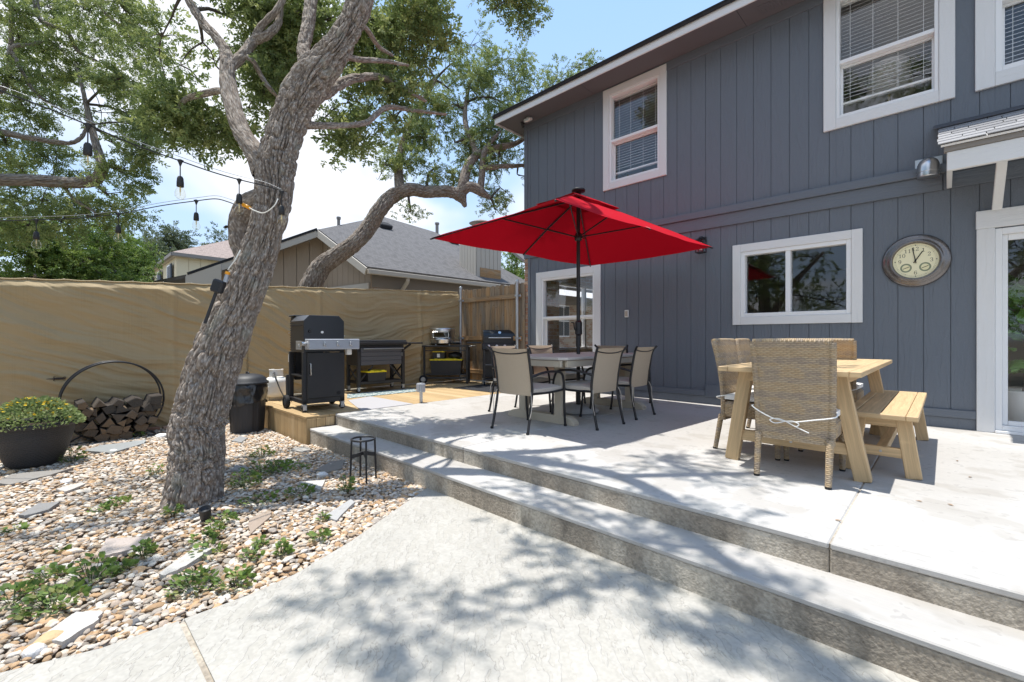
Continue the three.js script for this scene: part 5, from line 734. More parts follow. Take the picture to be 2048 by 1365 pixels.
{
  const t = thing('dining_table', 'stone topped trestle table under the red umbrella', 'table', [-3.37, 0, -4.75]);
  const sh = new THREE.Shape([[-0.5, -0.93], [-0.43, -1.0], [0.43, -1.0], [0.5, -0.93], [0.5, 0.93], [0.43, 1.0], [-0.43, 1.0], [-0.5, 0.93]].map(p => new THREE.Vector2(...p))); const hole = new THREE.Path(); hole.absarc(-0.03, 0, 0.03, 0, 6.2832); sh.holes.push(hole);
  const g = new THREE.ExtrudeGeometry(sh, { depth: 0.022, bevelEnabled: true, bevelSize: 0.004, bevelThickness: 0.004, bevelSegments: 1 }); part('tabletop', boxUV(plain(g).rotateX(Math.PI / 2).translate(0, 0.742, 0), 'z'), M.tableStone, t);
  for (const s of [-1, 1]) { part('apron', between(s * 0.47 - 0.018, s * 0.47 + 0.018, 0.64, 0.712, -0.92, 0.92, 0.004, 'z'), M.tablePaint, t); part('apron', between(-0.45, 0.45, 0.64, 0.712, s * 0.97 - 0.018, s * 0.97 + 0.018, 0.004, 'x'), M.tablePaint, t); }
  for (const z of [0.77, -0.77]) {
    for (const x of [-0.27, 0.27]) part('leg', between(x - 0.05, x + 0.05, 0.082, 0.71, z - 0.042, z + 0.042, 0.006, 'y', x), M.tablePaint, t);
    const fs = new THREE.Shape(); fs.moveTo(-0.49, 0); fs.lineTo(0.49, 0); fs.lineTo(0.49, 0.025); fs.quadraticCurveTo(0.45, 0.08, 0.37, 0.085); fs.lineTo(-0.37, 0.085); fs.quadraticCurveTo(-0.45, 0.08, -0.49, 0.025);
    part('foot', boxUV(plain(new THREE.ExtrudeGeometry(fs, { depth: 0.09, bevelEnabled: true, bevelSize: 0.004, bevelThickness: 0.004, bevelSegments: 1 })).translate(0, 0.004, z - 0.045), 'x'), M.tablePaint, t);
    part('top_beam', between(-0.40, 0.40, 0.655, 0.712, z - 0.05, z + 0.05, 0.004, 'x'), M.tablePaint, t);
  }
}
{
  const c = thing('sling_chair', 'tan sling armchair at the umbrella table end facing the house', 'chair'), fr = 0.0135;      // faces +z
  for (const s of [-1, 1]) {
    part('back_leg', tube([[s * 0.245, 0, -0.33], [s * 0.238, 0.2, -0.285], [s * 0.235, 0.42, -0.25], [s * 0.235, 0.62, -0.275], [s * 0.24, 0.80, -0.315], [s * 0.268, 0.855, -0.352]], fr, 10, 26), M.blackMetal, c);
    part('arm', tube([[s * 0.24, 0.565, -0.262], [s * 0.275, 0.60, -0.12], [s * 0.285, 0.605, 0.05], [s * 0.282, 0.575, 0.19], [s * 0.272, 0.46, 0.245], [s * 0.265, 0.2, 0.262], [s * 0.262, 0, 0.285]], fr, 10, 34), M.blackMetal, c);
    part('seat_rail', tube([[s * 0.236, 0.40, -0.25], [s * 0.245, 0.385, 0.0], [s * 0.266, 0.40, 0.255]], fr * 0.9, 8, 8), M.blackMetal, c);
    part('foot_cap', [cyl(0.017, 0.017, 0.02, 12, s * 0.245, 0, -0.331), cyl(0.017, 0.017, 0.02, 12, s * 0.262, 0, 0.285)], M.rubber, c);
    part('cushion_tie', tube([[s * 0.23, 0.41, -0.265], [s * 0.255, 0.34, -0.285], [s * 0.262, 0.24, -0.29], [s * 0.25, 0.15, -0.305]], 0.004, 6, 10), M.cushion, c);
  }
  part('front_rail', tube([[-0.262, 0.395, 0.25], [0, 0.385, 0.262], [0.262, 0.395, 0.25]], fr * 0.9, 8, 8), M.blackMetal, c); part('back_rail', tube([[-0.24, 0.815, -0.322], [-0.1, 0.795, -0.33], [0.1, 0.795, -0.33], [0.24, 0.815, -0.322]], 0.007, 8, 14), M.blackMetal, c);
  const sheet = (rows, w0, w1, sag, th = 0.004) => { const P = [], U = [], I = [], n = rows.length - 1, m = 12; for (const f of [0, 1]) for (let a = 0; a <= n; a++) for (let b = 0; b <= m; b++) { const s = b / m * 2 - 1, w = mix(w0, w1, a / n) / 2; P.push(s * w, rows[a][0], rows[a][1] - sag * (1 - s * s) + (f ? th : 0)); U.push(s * w, a / n * 0.5); } const k = m + 1, N = (n + 1) * k; for (let a = 0; a < n; a++) for (let b = 0; b < m; b++) { const q = a * k + b; I.push(q, q + 1, q + k, q + 1, q + k + 1, q + k, N + q, N + q + k, N + q + 1, N + q + 1, N + q + k, N + q + k + 1); } const g = new THREE.BufferGeometry(); g.setAttribute('position', new THREE.Float32BufferAttribute(P, 3)); g.setAttribute('uv', new THREE.Float32BufferAttribute(U, 2)); g.setIndex(I); g.computeVertexNormals(); return plain(g); };
  part('back_sling', sheet([[0.37, -0.245], [0.45, -0.252], [0.55, -0.262], [0.65, -0.280], [0.74, -0.298], [0.80, -0.314], [0.845, -0.338]], 0.44, 0.475, 0.022), M.sling, c);
  part('seat_sling', sheet([[0.375, -0.24], [0.372, -0.1], [0.37, 0.05], [0.378, 0.15], [0.382, 0.245]], 0.44, 0.50, 0).translate(0, 0, 0), M.sling, c);
  { const g = new THREE.BoxGeometry(0.50, 0.07, 0.50, 14, 4, 14), p = g.attributes.position; for (let i = 0; i < p.count; i++) { const x = p.getX(i), y = p.getY(i), z = p.getZ(i), e = Math.min(1, (1 - Math.pow(Math.abs(x) / 0.25, 6)) * (1 - Math.pow(Math.abs(z) / 0.25, 6)) * 1.2); p.setXYZ(i, x * (y < 0 ? 0.985 : 1), y * (0.55 + 0.5 * e) + 0.004 * (fbm(x * 9, z * 9, 1, 2) - 0.5), z); } g.computeVertexNormals(); part('cushion', boxUV(plain(g)).translate(0, 0.418, 0.008), M.cushion, c); }
  c.position.set(-3.21, 0, -3.60); c.rotation.y = Math.PI + 0.04; const G = 'sling chairs round the umbrella table';
  c.userData.group = G;
  copy(c, [-2.90, 0, -4.20], -Math.PI / 2 + 0.05, 'tan sling armchair on the patio side of the umbrella table next to the end chair', G);
  copy(c, [-2.92, 0, -4.98], -Math.PI / 2 - 0.04, 'tan sling armchair on the patio side of the umbrella table closer to the house', G);
  copy(c, [-3.92, 0, -4.22], Math.PI / 2, 'tan sling armchair on the grill side of the umbrella table, farther from the house', G);
  copy(c, [-3.92, 0, -4.98], Math.PI / 2 + 0.06, 'tan sling armchair on the grill side of the umbrella table, closer to the house', G);
  copy(c, [-3.38, 0, -5.86], 0.03, 'tan sling armchair at the umbrella table end against the house wall', G);
}
{
  const t = thing('teak_table', 'light teak dining table with slanted legs beside the sliding window', 'table', [-0.80, 0, -4.62]), R = rng(44);
  for (const h of [0, 1]) for (let i = 0; i < 5; i++) { const x = -0.36 + i * 0.145; part('plank', between(x, x + 0.143, 0.708, 0.738, h ? 0.004 : -1.04, h ? 1.04 : -0.004, 0.003, 'z', R() * 9), M.teak, t); }
  for (const s of [-1, 1]) { part('edge_board', between(s > 0 ? 0.366 : -0.428, s > 0 ? 0.428 : -0.363, 0.704, 0.74, -1.12, 1.12, 0.004, 'z', R() * 9), M.teak, t); part('end_board', between(-0.361, 0.364, 0.704, 0.74, s > 0 ? 1.043 : -1.12, s > 0 ? 1.12 : -1.043, 0.004, 'x', R() * 9), M.teak, t); }
  for (const sz of [-1, 1]) { for (const sx of [-1, 1]) part('leg', bar([sx * 0.41, 0.002, sz * 0.86], [sx * 0.285, 0.704, sz * 0.93], 0.06, 0.095, 0.004, R() * 9, [0, 0, 1]), M.teak, t); part('top_beam', between(-0.28, 0.28, 0.63, 0.70, sz * 0.925 - 0.03, sz * 0.925 + 0.03, 0.004, 'x', R() * 9), M.teak, t); part('cross_rail', between(-0.37, 0.37, 0.165, 0.245, sz * 0.875 - 0.022, sz * 0.875 + 0.022, 0.004, 'x', R() * 9), M.teak, t); part('bolt', rotX(cyl(0.009, 0.009, 0.008, 12), Math.PI / 2).translate(0, 0.205, sz * 0.875 + sz * 0.022), M.wire, t); }
  part('long_rail', between(-0.04, 0.04, 0.17, 0.24, -0.852, 0.852, 0.004, 'z', 2), M.teak, t); for (const s of [-1, 1]) part('apron', between(s * 0.31 - 0.012, s * 0.31 + 0.012, 0.64, 0.703, -0.893, 0.893, 0.003, 'z', s), M.teak, t);
  const b = thing('teak_bench', 'backless light teak bench pulled up to the teak table', 'bench', [-0.325, 0, -4.86]);
  for (const h of [0, 1]) for (const i of [0, 1]) part('plank', between(i ? 0.004 : -0.135, i ? 0.135 : -0.004, 0.405, 0.432, h ? 0.003 : -0.84, h ? 0.84 : -0.003, 0.003, 'z', R() * 9), M.teak, b);
  for (const s of [-1, 1]) { part('edge_board', between(s > 0 ? 0.138 : -0.20, s > 0 ? 0.20 : -0.138, 0.40, 0.435, -0.92, 0.92, 0.004, 'z', R() * 9), M.teak, b); part('end_board', between(-0.136, 0.136, 0.40, 0.435, s > 0 ? 0.843 : -0.92, s > 0 ? 0.92 : -0.843, 0.004, 'x', R() * 9), M.teak, b); for (const sx of [-1, 1]) part('leg', bar([sx * 0.175, 0.002, s * 0.80], [sx * 0.12, 0.40, s * 0.80], 0.05, 0.085, 0.004, R() * 9, [0, 0, 1]), M.teak, b); part('top_beam', between(-0.13, 0.13, 0.34, 0.398, s * 0.80 - 0.022, s * 0.80 + 0.022, 0.004, 'x'), M.teak, b); part('cross_rail', between(-0.155, 0.155, 0.13, 0.195, s * 0.80 - 0.02, s * 0.80 + 0.02, 0.004, 'x'), M.teak, b); part('bolt', rotX(cyl(0.008, 0.008, 0.008, 12), Math.PI / 2).translate(0, 0.165, s * 0.80 + s * 0.018), M.wire, b); }
  part('long_rail', between(-0.03, 0.03, 0.135, 0.19, -0.779, 0.779, 0.004, 'z'), M.teak, b);
}
{
  const c = thing('wicker_chair', 'brown wicker chair at the teak table end with a white bow tied round it', 'chair');           // faces +z, back at -z
  const P = [], U = [], I = [], n = 16, m = 12, th = 0.045; // backrest
  const prof = t => [mix(0.26, 0.925, t), -0.245 - 0.075 * Math.pow(t, 1.3) + 0.02 * Math.sin(t * 3.1)], wid = t => mix(0.210, 0.228, t);
  for (const f of [0, 1]) for (let a = 0; a <= n; a++) for (let b = 0; b <= m; b++) { const t = a / n, [y, z] = prof(t), s = b / m * 2 - 1; P.push(s * wid(t), y + (a === n ? -0.012 * Math.pow(Math.abs(s), 6) : 0), z + (f ? th : 0) + 0.012 * (f ? -1 : 1) * Math.pow(Math.abs(s), 8)); U.push(s * wid(t) + (f ? 0.3 : 0), t * 0.67); }
  const k = m + 1, N = (n + 1) * k; for (let a = 0; a < n; a++) for (let b = 0; b < m; b++) { const q = a * k + b; I.push(q, q + k, q + 1, q + 1, q + k, q + k + 1, N + q, N + q + 1, N + q + k, N + q + 1, N + q + k + 1, N + q + k); }
  for (let a = 0; a < n; a++) for (const b of [0, m]) { const q = a * k + b; b ? I.push(q, q + k, N + q, q + k, N + q + k, N + q) : I.push(q, N + q, q + k, q + k, N + q, N + q + k); } for (let b = 0; b < m; b++) { const q = n * k + b; I.push(q, N + q, q + 1, q + 1, N + q, N + q + 1); I.push(b, b + 1, N + b, b + 1, N + b + 1, N + b); }
  const g = new THREE.BufferGeometry(); g.setAttribute('position', new THREE.Float32BufferAttribute(P, 3)); g.setAttribute('uv', new THREE.Float32BufferAttribute(U, 2)); g.setIndex(I); const g2 = plain(g); g2.computeVertexNormals(); part('backrest', g2, M.wicker, c);
  for (const s of [-1, 1]) part('back_edge', tube([0, .25, .5, .75, 1].map(t => [s * wid(t), prof(t)[0], prof(t)[1] + th / 2]), 0.022, 8, 14), M.wicker, c);
  part('top_edge', tube([[-0.228, 0.925, prof(1)[1] + th / 2], [0, 0.928, prof(1)[1] + th / 2], [0.228, 0.925, prof(1)[1] + th / 2]], 0.022, 8, 8), M.wicker, c);
  part('seat', cbox(0.47, 0.13, 0.49, 0.02).translate(0, 0.355, 0.03), M.wicker, c);
  for (const s of [-1, 1]) { part('leg', boxUV(tube([[s * 0.205, 0.01, -0.29], [s * 0.207, 0.30, -0.24]], [0.019, 0.023], 8)), M.wicker, c); part('leg', boxUV(tube([[s * 0.205, 0.01, 0.25], [s * 0.205, 0.30, 0.24]], [0.019, 0.023], 8)), M.wicker, c); part('foot_cap', [cyl(0.018, 0.02, 0.014, 12, s * 0.205, 0, -0.292), cyl(0.018, 0.02, 0.014, 12, s * 0.205, 0, 0.25)], M.rubber, c); }
  { const q = new THREE.BoxGeometry(0.46, 0.07, 0.47, 14, 4, 14), p = q.attributes.position; for (let i = 0; i < p.count; i++) { const x = p.getX(i), y = p.getY(i), z = p.getZ(i), e = (1 - Math.pow(Math.abs(x) / 0.23, 6)) * (1 - Math.pow(Math.abs(z) / 0.235, 6)); p.setXYZ(i, x, y * (0.5 + 0.5 * e), z); } q.computeVertexNormals(); part('cushion', plain(q).translate(0, 0.455, 0.03), M.whiteCushion, c); }
  const bow = (pts, r) => tube(pts, r, 6, 24), zb = -0.262;
  part('cushion_tie', [bow([[-0.236, 0.47, -0.19], [-0.240, 0.452, zb - 0.004], [-0.12, 0.42, zb - 0.012], [0, 0.395, zb - 0.014], [0.12, 0.41, zb - 0.012], [0.241, 0.475, zb - 0.004], [0.237, 0.475, -0.19]], 0.0042), bow([[0.03, 0.396, zb - 0.02], [0.10, 0.378, zb - 0.024], [0.125, 0.395, zb - 0.022], [0.08, 0.41, zb - 0.024], [0.03, 0.396, zb - 0.02]], 0.0035), bow([[0.03, 0.396, zb - 0.02], [-0.03, 0.37, zb - 0.024], [-0.045, 0.385, zb - 0.022], [-0.01, 0.402, zb - 0.024], [0.03, 0.396, zb - 0.02]], 0.0035), bow([[0.03, 0.396, zb - 0.02], [-0.02, 0.37, zb - 0.022], [-0.10, 0.335, zb - 0.016]], 0.0035)], M.whiteCushion, c);
  c.position.set(-0.735, 0, -3.705); c.rotation.y = Math.PI; const G = 'wicker chairs round the teak table'; c.userData.group = G;
  copy(c, [-1.13, 0, -4.20], Math.PI / 2 + 0.03, 'brown wicker chair on the long table side, next to the chair with the bow', G);
  copy(c, [-1.20, 0, -4.96], Math.PI / 2 - 0.05, 'brown wicker chair on the long table side, closer to the house', G);
  copy(c, [-0.86, 0, -5.74], 0.02, 'brown wicker chair at the teak table end against the house wall', G);
}
// ------------------------------------------------------------------ cooking things on the timber deck
const wheel = (name, r, w, parent, x, y, z, along = 'x') => { const g = new THREE.Group(); g.name = name; parent.add(g); const q = a => along === 'x' ? a.rotateZ(Math.PI / 2) : a.rotateX(Math.PI / 2); part('tyre', q(lathe([[r * 0.62, -w / 2], [r * 0.94, -w / 2], [r, -w / 4], [r, w / 4], [r * 0.94, w / 2], [r * 0.62, w / 2]], 28)).translate(x, y, z), M.rubber, g); part('rim', q(lathe([[0, -w * 0.3], [r * 0.2, -w * 0.55], [r * 0.25, -w * 0.3], [r * 0.6, -w * 0.25], [r * 0.63, -w * 0.4], [r * 0.63, w * 0.4], [r * 0.6, w * 0.25], [r * 0.25, w * 0.3], [r * 0.2, w * 0.55], [0, w * 0.3]], 20)).translate(x, y, z), M.paintGrey, g); return g; };
const caster = (parent, x, z, y = 0, m = M.blackMetal) => { const g = new THREE.Group(); g.name = 'caster'; parent.add(g); part('fork', [between(x - 0.024, x - 0.017, y + 0.02, y + 0.085, z - 0.022, z + 0.022, 0.002), between(x + 0.017, x + 0.024, y + 0.02, y + 0.085, z - 0.022, z + 0.022, 0.002), between(x - 0.03, x + 0.03, y + 0.0855, y + 0.093, z - 0.03, z + 0.03, 0.002)], M.galv, g); part('tyre', cyl(0.034, 0.034, 0.03, 20).translate(0, -0.015, 0).rotateZ(Math.PI / 2).translate(x, y + 0.035, z), m, g); };
{ // gravity-fed charcoal smoker; local +x is its front
  const s = thing('smoker_grill', 'tall black charcoal smoker with silver control box on the deck corner', 'smoker', [-6.17, 0, -2.55], -0.06); s.scale.set(1.05, 1.04, 1.08);
  const tx = between;
  for (const x of [-0.255, 0.255]) for (const z of [0.225, -0.225]) part('leg', tx(x - 0.025, x + 0.025, 0.10, 0.74, z - 0.025, z + 0.025, 0.005), M.blackRough, s);
  part('base_frame', [tx(-0.28, 0.28, 0.10, 0.15, 0.20, 0.25), tx(-0.28, 0.28, 0.10, 0.15, -0.25, -0.20), tx(0.231, 0.281, 0.10, 0.18, -0.199, 0.199), tx(-0.281, -0.231, 0.10, 0.15, -0.199, 0.199)], M.blackRough, s);
  part('bottom_shelf', tx(-0.23, 0.23, 0.125, 0.14, -0.199, 0.199), M.blackRough, s); part('mid_shelf', tx(-0.229, 0.229, 0.43, 0.45, -0.199, 0.24), M.blackRough, s);
  const door = part('door', tx(0.283, 0.303, 0.165, 0.735, -0.235, 0.205, 0.006), M.blackRough, s); part('handle', tube([[0.302, 0.60, 0.175], [0.335, 0.60, 0.175], [0.335, 0.46, 0.175], [0.302, 0.46, 0.175]], 0.006, 8), M.steel, door); part('emblem', rotZ(cyl(0.024, 0.024, 0.004, 20), -Math.PI / 2).translate(0.303, 0.215, -0.165), M.black, door);
  // cooking chamber with chamfered shoulders
  const sh = new THREE.Shape([[-0.235, 0.745], [0.235, 0.745], [0.235, 1.13], [0.175, 1.195], [-0.175, 1.195], [-0.235, 1.13]].map(p => new THREE.Vector2(...p)));
  const ch = plain(new THREE.ExtrudeGeometry(sh, { depth: 0.50, bevelEnabled: true, bevelSize: 0.006, bevelThickness: 0.006, bevelSegments: 2 })).rotateY(Math.PI / 2).translate(-0.22, 0, 0); const body = part('chamber', boxUV(ch), M.lidBlack, s);
  part('seam', tx(-0.2, 0.24, 1.07, 1.082, 0.2415, 0.247, 0.001), M.black, body); part('gauge', [rotZ(cyl(0.016, 0.016, 0.006, 20), -Math.PI / 2).translate(0.287, 0.99, 0.03)], M.white, body); part('knob', rotZ(cyl(0.02, 0.016, 0.02, 16), -Math.PI / 2).translate(0.286, 1.0, 0.175), M.blackMetal, body); part('side_plate', tx(0.0, 0.21, 0.77, 0.88, 0.2415, 0.246, 0.002), M.galv, body); part('side_handle', tube([[0.2, 0.945, -0.24], [0.2, 0.945, -0.28], [0.08, 0.945, -0.28], [0.08, 0.945, -0.24]], 0.007, 8), M.steel, body);
  // hopper with louvred side
  const hp = part('hopper', tx(-0.44, -0.262, 0.36, 1.20, -0.18, 0.18, 0.008), M.blackRough, s); for (let i = 0; i < 24; i++) part('louvre', tx(-0.425, -0.278, 0.40 + i * 0.032, 0.418 + i * 0.032, 0.181, 0.192, 0.002), M.blackMetal, hp); part('hopper_lid', tx(-0.455, -0.245, 1.203, 1.225, -0.2, 0.2, 0.008), M.blackRough, hp); part('ash_plate', tx(-0.52, -0.442, 0.98, 0.99, -0.1, 0.19, 0.002), M.steel, hp);
  // control box
  const cb = part('control_box', tx(0.33, 0.48, 0.775, 0.905, -0.36, 0.245, 0.008), M.silver, s); for (let i = 0; i < 3; i++) { const z = 0.07 - i * 0.155; part('hook', tube([[0.481, 0.865, z], [0.498, 0.865, z], [0.50, 0.83, z + 0.008], [0.495, 0.820, z - 0.014]], 0.009, 8), M.steel, cb); }
  part('brackets', [tx(0.27, 0.331, 0.80, 0.83, 0.1, 0.13), tx(0.27, 0.331, 0.80, 0.83, -0.25, -0.22)], M.galv, s); part('latch', [tube([[0.40, 0.85, 0.247], [0.40, 0.85, 0.29], [0.33, 0.80, 0.30], [0.27, 0.84, 0.29]], 0.006, 6), rotX(cyl(0.026, 0.03, 0.05, 16), Math.PI / 2).translate(0.37, 0.845, 0.246)], M.steel, s); part('grease_cup', tx(0.29, 0.36, 0.70, 0.772, -0.31, -0.25, 0.006), M.white, s); part('label_plate', tx(-0.279, -0.262, 0.6, 0.70, 0.2515, 0.255, 0.002), M.white, s);
  wheel('wheel', 0.085, 0.05, s, -0.25, 0.087, 0.285, 'z'); wheel('wheel', 0.085, 0.05, s, -0.25, 0.087, -0.285, 'z'); caster(s, 0.255, 0.225, 0.002); caster(s, 0.255, -0.225, 0.002);
  part('hand_truck_arm', bar([-0.27, 0.09, 0.26], [-0.37, 0.42, 0.24], 0.03, 0.06), M.blackRough, s);
}
{ // flat griddle; local +x front
  const g = thing('griddle_cart', 'wide black griddle cart with grey panel and X braced legs', 'griddle', [-7.53, 0, -4.20], -0.05), b = between;
  for (const x of [-0.21, 0.21]) for (const z of [-0.43, 0.43]) { part('leg', b(x - 0.028, x + 0.028, 0.10, 0.72, z - 0.028, z + 0.028, 0.004), M.blackRough, g); caster(g, x, z, 0.002); }
  part('shelf', b(-0.24, 0.24, 0.14, 0.19, -0.40, 0.40), M.blackRough, g);
  for (const z of [-0.43, 0.43]) { part('cross_brace', bar([-0.18, 0.21, z], [0.18, 0.46, z], 0.015, 0.03), M.blackRough, g); part('cross_brace', bar([-0.18, 0.46, z + 0.012], [0.18, 0.21, z + 0.012], 0.012, 0.03), M.blackRough, g); }
  for (const s of [-1, 1]) part('cross_brace', bar([0.205, 0.21, s * 0.40], [0.205, 0.46, s * 0.16], 0.015, 0.03), M.blackRough, g);
  part('body', b(-0.23, 0.205, 0.47, 0.83, -0.455, 0.455, 0.008), M.blackRough, g); for (let i = 0; i < 4; i++) part('panel_board', b(0.2055, 0.228, 0.475 + i * 0.078, 0.550 + i * 0.078, -0.395, 0.395, 0.004), M.paintGrey, g);
  part('towel_bar', [b(0.255, 0.273, 0.755, 0.773, -0.42, 0.36, 0.004), b(0.22, 0.256, 0.757, 0.771, -0.38, -0.36), b(0.22, 0.256, 0.757, 0.771, 0.31, 0.33)], M.steel, g); part('bottle_opener', b(0.2285, 0.236, 0.62, 0.69, -0.425, -0.395, 0.002), M.steel, g);
  part('cooktop', [b(-0.27, 0.27, 0.831, 0.89, -0.50, 0.50, 0.01)], M.blackRough, g); part('lid', b(-0.26, 0.255, 0.8915, 0.92, -0.49, 0.49, 0.012), M.blackRough, g); part('side_shelf', b(-0.22, 0.22, 0.845, 0.872, -0.86, -0.505, 0.006), M.blackRough, g); part('shelf_bracket', bar([0, 0.68, -0.47], [0, 0.84, -0.72], 0.02, 0.04), M.blackRough, g); part('side_shelf', b(-0.22, 0.22, 0.845, 0.872, 0.505, 0.72, 0.006), M.blackRough, g);
}
const tote = (name, label, pos, turn, w, h, d, group) => { const t = thing(name, label, 'storage bin', pos, turn, group); const g = new THREE.BoxGeometry(w, h, d, 14, 1, 6), p = g.attributes.position; for (let i = 0; i < p.count; i++) { const k = 0.92 + 0.08 * (p.getY(i) / h + 0.5); const rib = Math.abs(p.getX(i)) < w * 0.45 && Math.abs(p.getZ(i)) > d * 0.49 && i % 2 ? 0.985 : 1; p.setXYZ(i, p.getX(i) * k, p.getY(i), p.getZ(i) * k * rib); } g.computeVertexNormals(); part('tub', boxUV(plain(g)).translate(0, h / 2, 0), M.bin, t); const l = part('lid', cbox(w * 1.04, 0.026, d * 1.05, 0.008).translate(0, h + 0.014, 0), M.yellow, t); part('latch', [cbox(0.07, 0.02, 0.02, 0.004).translate(-w * 0.3, h + 0.03, d * 0.52), cbox(0.07, 0.02, 0.02, 0.004).translate(w * 0.3, h + 0.03, d * 0.52), cbox(w * 0.5, 0.012, d * 0.6, 0.004).translate(0, h + 0.034, 0)], M.yellow, l); return t; };
tote('storage_tote', 'small black tote with yellow lid on the griddle shelf', [-7.42, 0.192, -4.08], Math.PI / 2, 0.36, 0.15, 0.3);
{ // cart with the pizza oven, turned towards the yard corner
  const A = onY(851, 768, 0), B = onY(931, 768, 0), c = A.clone().add(B).multiplyScalar(0.5), turn = Math.atan2(-(B.z - A.z), B.x - A.x), w = A.distanceTo(B) * 0.5 + 0.05, b = between, ax = V(Math.cos(turn), 0, -Math.sin(turn)), bk = V(-Math.sin(turn), 0, -Math.cos(turn)), O = c.clone().addScaledVector(bk, 0.24);
  const k = thing('oven_cart', 'black steel kitchen cart with two wheels holding the pizza oven', 'cart', [O.x, 0, O.z], turn), top = 0.80;
  for (const x of [-w + 0.02, w - 0.02]) for (const z of [-0.22, 0.22]) part('leg', b(x - 0.02, x + 0.02, x < 0 ? 0.10 : 0.002, top - 0.03, z - 0.02, z + 0.02, 0.003), M.blackRough, k);
  part('top_shelf', b(-w - 0.02, w + 0.02, top - 0.03, top, -0.26, 0.26, 0.004), M.blackRough, k); part('lower_shelf', b(-w + 0.04, w - 0.04, 0.17, 0.20, -0.2, 0.2, 0.004), M.blackRough, k); part('rail', [b(-w + 0.04, w - 0.04, top - 0.12, top - 0.10, 0.21, 0.23), b(-w + 0.04, w - 0.04, 0.10, 0.14, 0.21, 0.23)], M.blackRough, k);
  for (const z of [-0.27, 0.27]) { const wl = wheel('wheel', 0.09, 0.045, k, -w + 0.01, 0.092, z, 'z'); part('hub_cap', rotX(cyl(0.05, 0.045, 0.012, 20), Math.PI / 2).translate(-w + 0.01, 0.092, z + (z > 0 ? 0.024 : -0.036)), M.galv, wl); }
  part('side_handle', tube([[w + 0.02, top - 0.02, 0.2], [w + 0.12, top - 0.02, 0.2], [w + 0.12, top - 0.02, -0.2], [w + 0.02, top - 0.02, -0.2]], 0.01, 8), M.steel, k);
  const at = (x, y, z) => { const p = O.clone().addScaledVector(ax, x).addScaledVector(bk, -z); return [p.x, y, p.z]; };
  const o = thing('pizza_oven', 'round stainless steel pizza oven with a wide open mouth', 'oven', at(-0.10, top, 0), turn), r = 0.262;
  part('base', [lathe([[0, 0.03], [r * 0.9, 0.03], [r * 0.95, 0.05], [r * 0.95, 0.10], [r, 0.115], [r, 0.165], [0, 0.165]], 48), ...[0.6, 2.2, 3.9, 5.5].map(a => cyl(0.015, 0.015, 0.03, 10, Math.cos(a) * r * 0.75, 0, Math.sin(a) * r * 0.75))], M.steel, o);
  const shell = new THREE.CylinderGeometry(r, r, 0.115, 56, 1, true, 0.80, Math.PI * 2 - 1.6); part('wall', plain(shell).translate(0, 0.2225, 0), std({ rgb: [0.62, 0.62, 0.62], metalness: 1, roughness: 0.28, side: THREE.DoubleSide }), o); part('floor', cyl(r * 0.97, r * 0.97, 0.01, 40, 0, 0.166, 0), M.blackRough, o);
  part('dome', lathe([[r * 0.985, 0.28], [r * 1.02, 0.28], [r * 1.02, 0.345], [r * 0.97, 0.362], [r * 0.6, 0.372], [0, 0.375], [0, 0.365], [r * 0.97, 0.30]], 56), M.steel, o); part('mouth_frame', [b(-0.165, 0.165, 0.272, 0.292, r * 0.70, r * 0.985, 0.003), b(-0.165, 0.165, 0.158, 0.175, r * 0.70, r * 0.985, 0.003), b(-0.172, -0.150, 0.1755, 0.2715, r * 0.68, r * 0.90, 0.003), b(0.150, 0.172, 0.1755, 0.2715, r * 0.68, r * 0.90, 0.003)], M.steel, o);
  tag(mesh('pizza_peel', rotX(cbox(0.16, 0.006, 0.22, 0.002), -0.25).rotateY(turn).translate(...at(0.22, top + 0.045, 0.08)), M.galv), 'small steel tray leaning beside the pizza oven', 'tray');
  tote('storage_tote', 'large black tote with yellow lid on the oven cart bottom shelf', at(0, 0.202, 0.02), turn, 0.66, 0.28, 0.38);
  const sm = tote('storage_tote', 'small black tote with yellow lid and white tag on the big tote', at(-0.16, 0.526, 0.02), turn, 0.26, 0.13, 0.3); part('paper_tag', cbox(0.06, 0.075, 0.003, 0.001).translate(0.0, 0.06, 0.147), M.white, sm);
  { const g = new THREE.IcosahedronGeometry(1, 4), p = g.attributes.position; for (let i = 0; i < p.count; i++) { const x = p.getX(i), y = p.getY(i), z = p.getZ(i), d = 0.8 + 0.4 * fbm(x * 2.2, y * 2.2 + 3, z * 2.2, 3); p.setXYZ(i, x * d * 0.16, (Math.max(y, -0.8) * d + 0.8) * 0.075, z * d * 0.15); } g.computeVertexNormals(); const m = mesh('folded_cover', boxUV(plain(g)), M.blackRough); m.position.set(...at(0.17, 0.526, 0.02)); m.rotation.y = turn; tag(m, 'bundled black grill cover lying on the big tote', 'cover'); }
  const cb = thing('oven_hose', 'thin black gas hose looping beside the pizza oven', 'hose'); part('tube', tube([at(-0.28, top + 0.13, -0.1), at(-0.42, top + 0.10, -0.05), at(-0.47, top - 0.1, 0), at(-0.45, top - 0.3, -0.1)].map(p => V(...p)), 0.006, 6, 18), M.cable, cb);
}
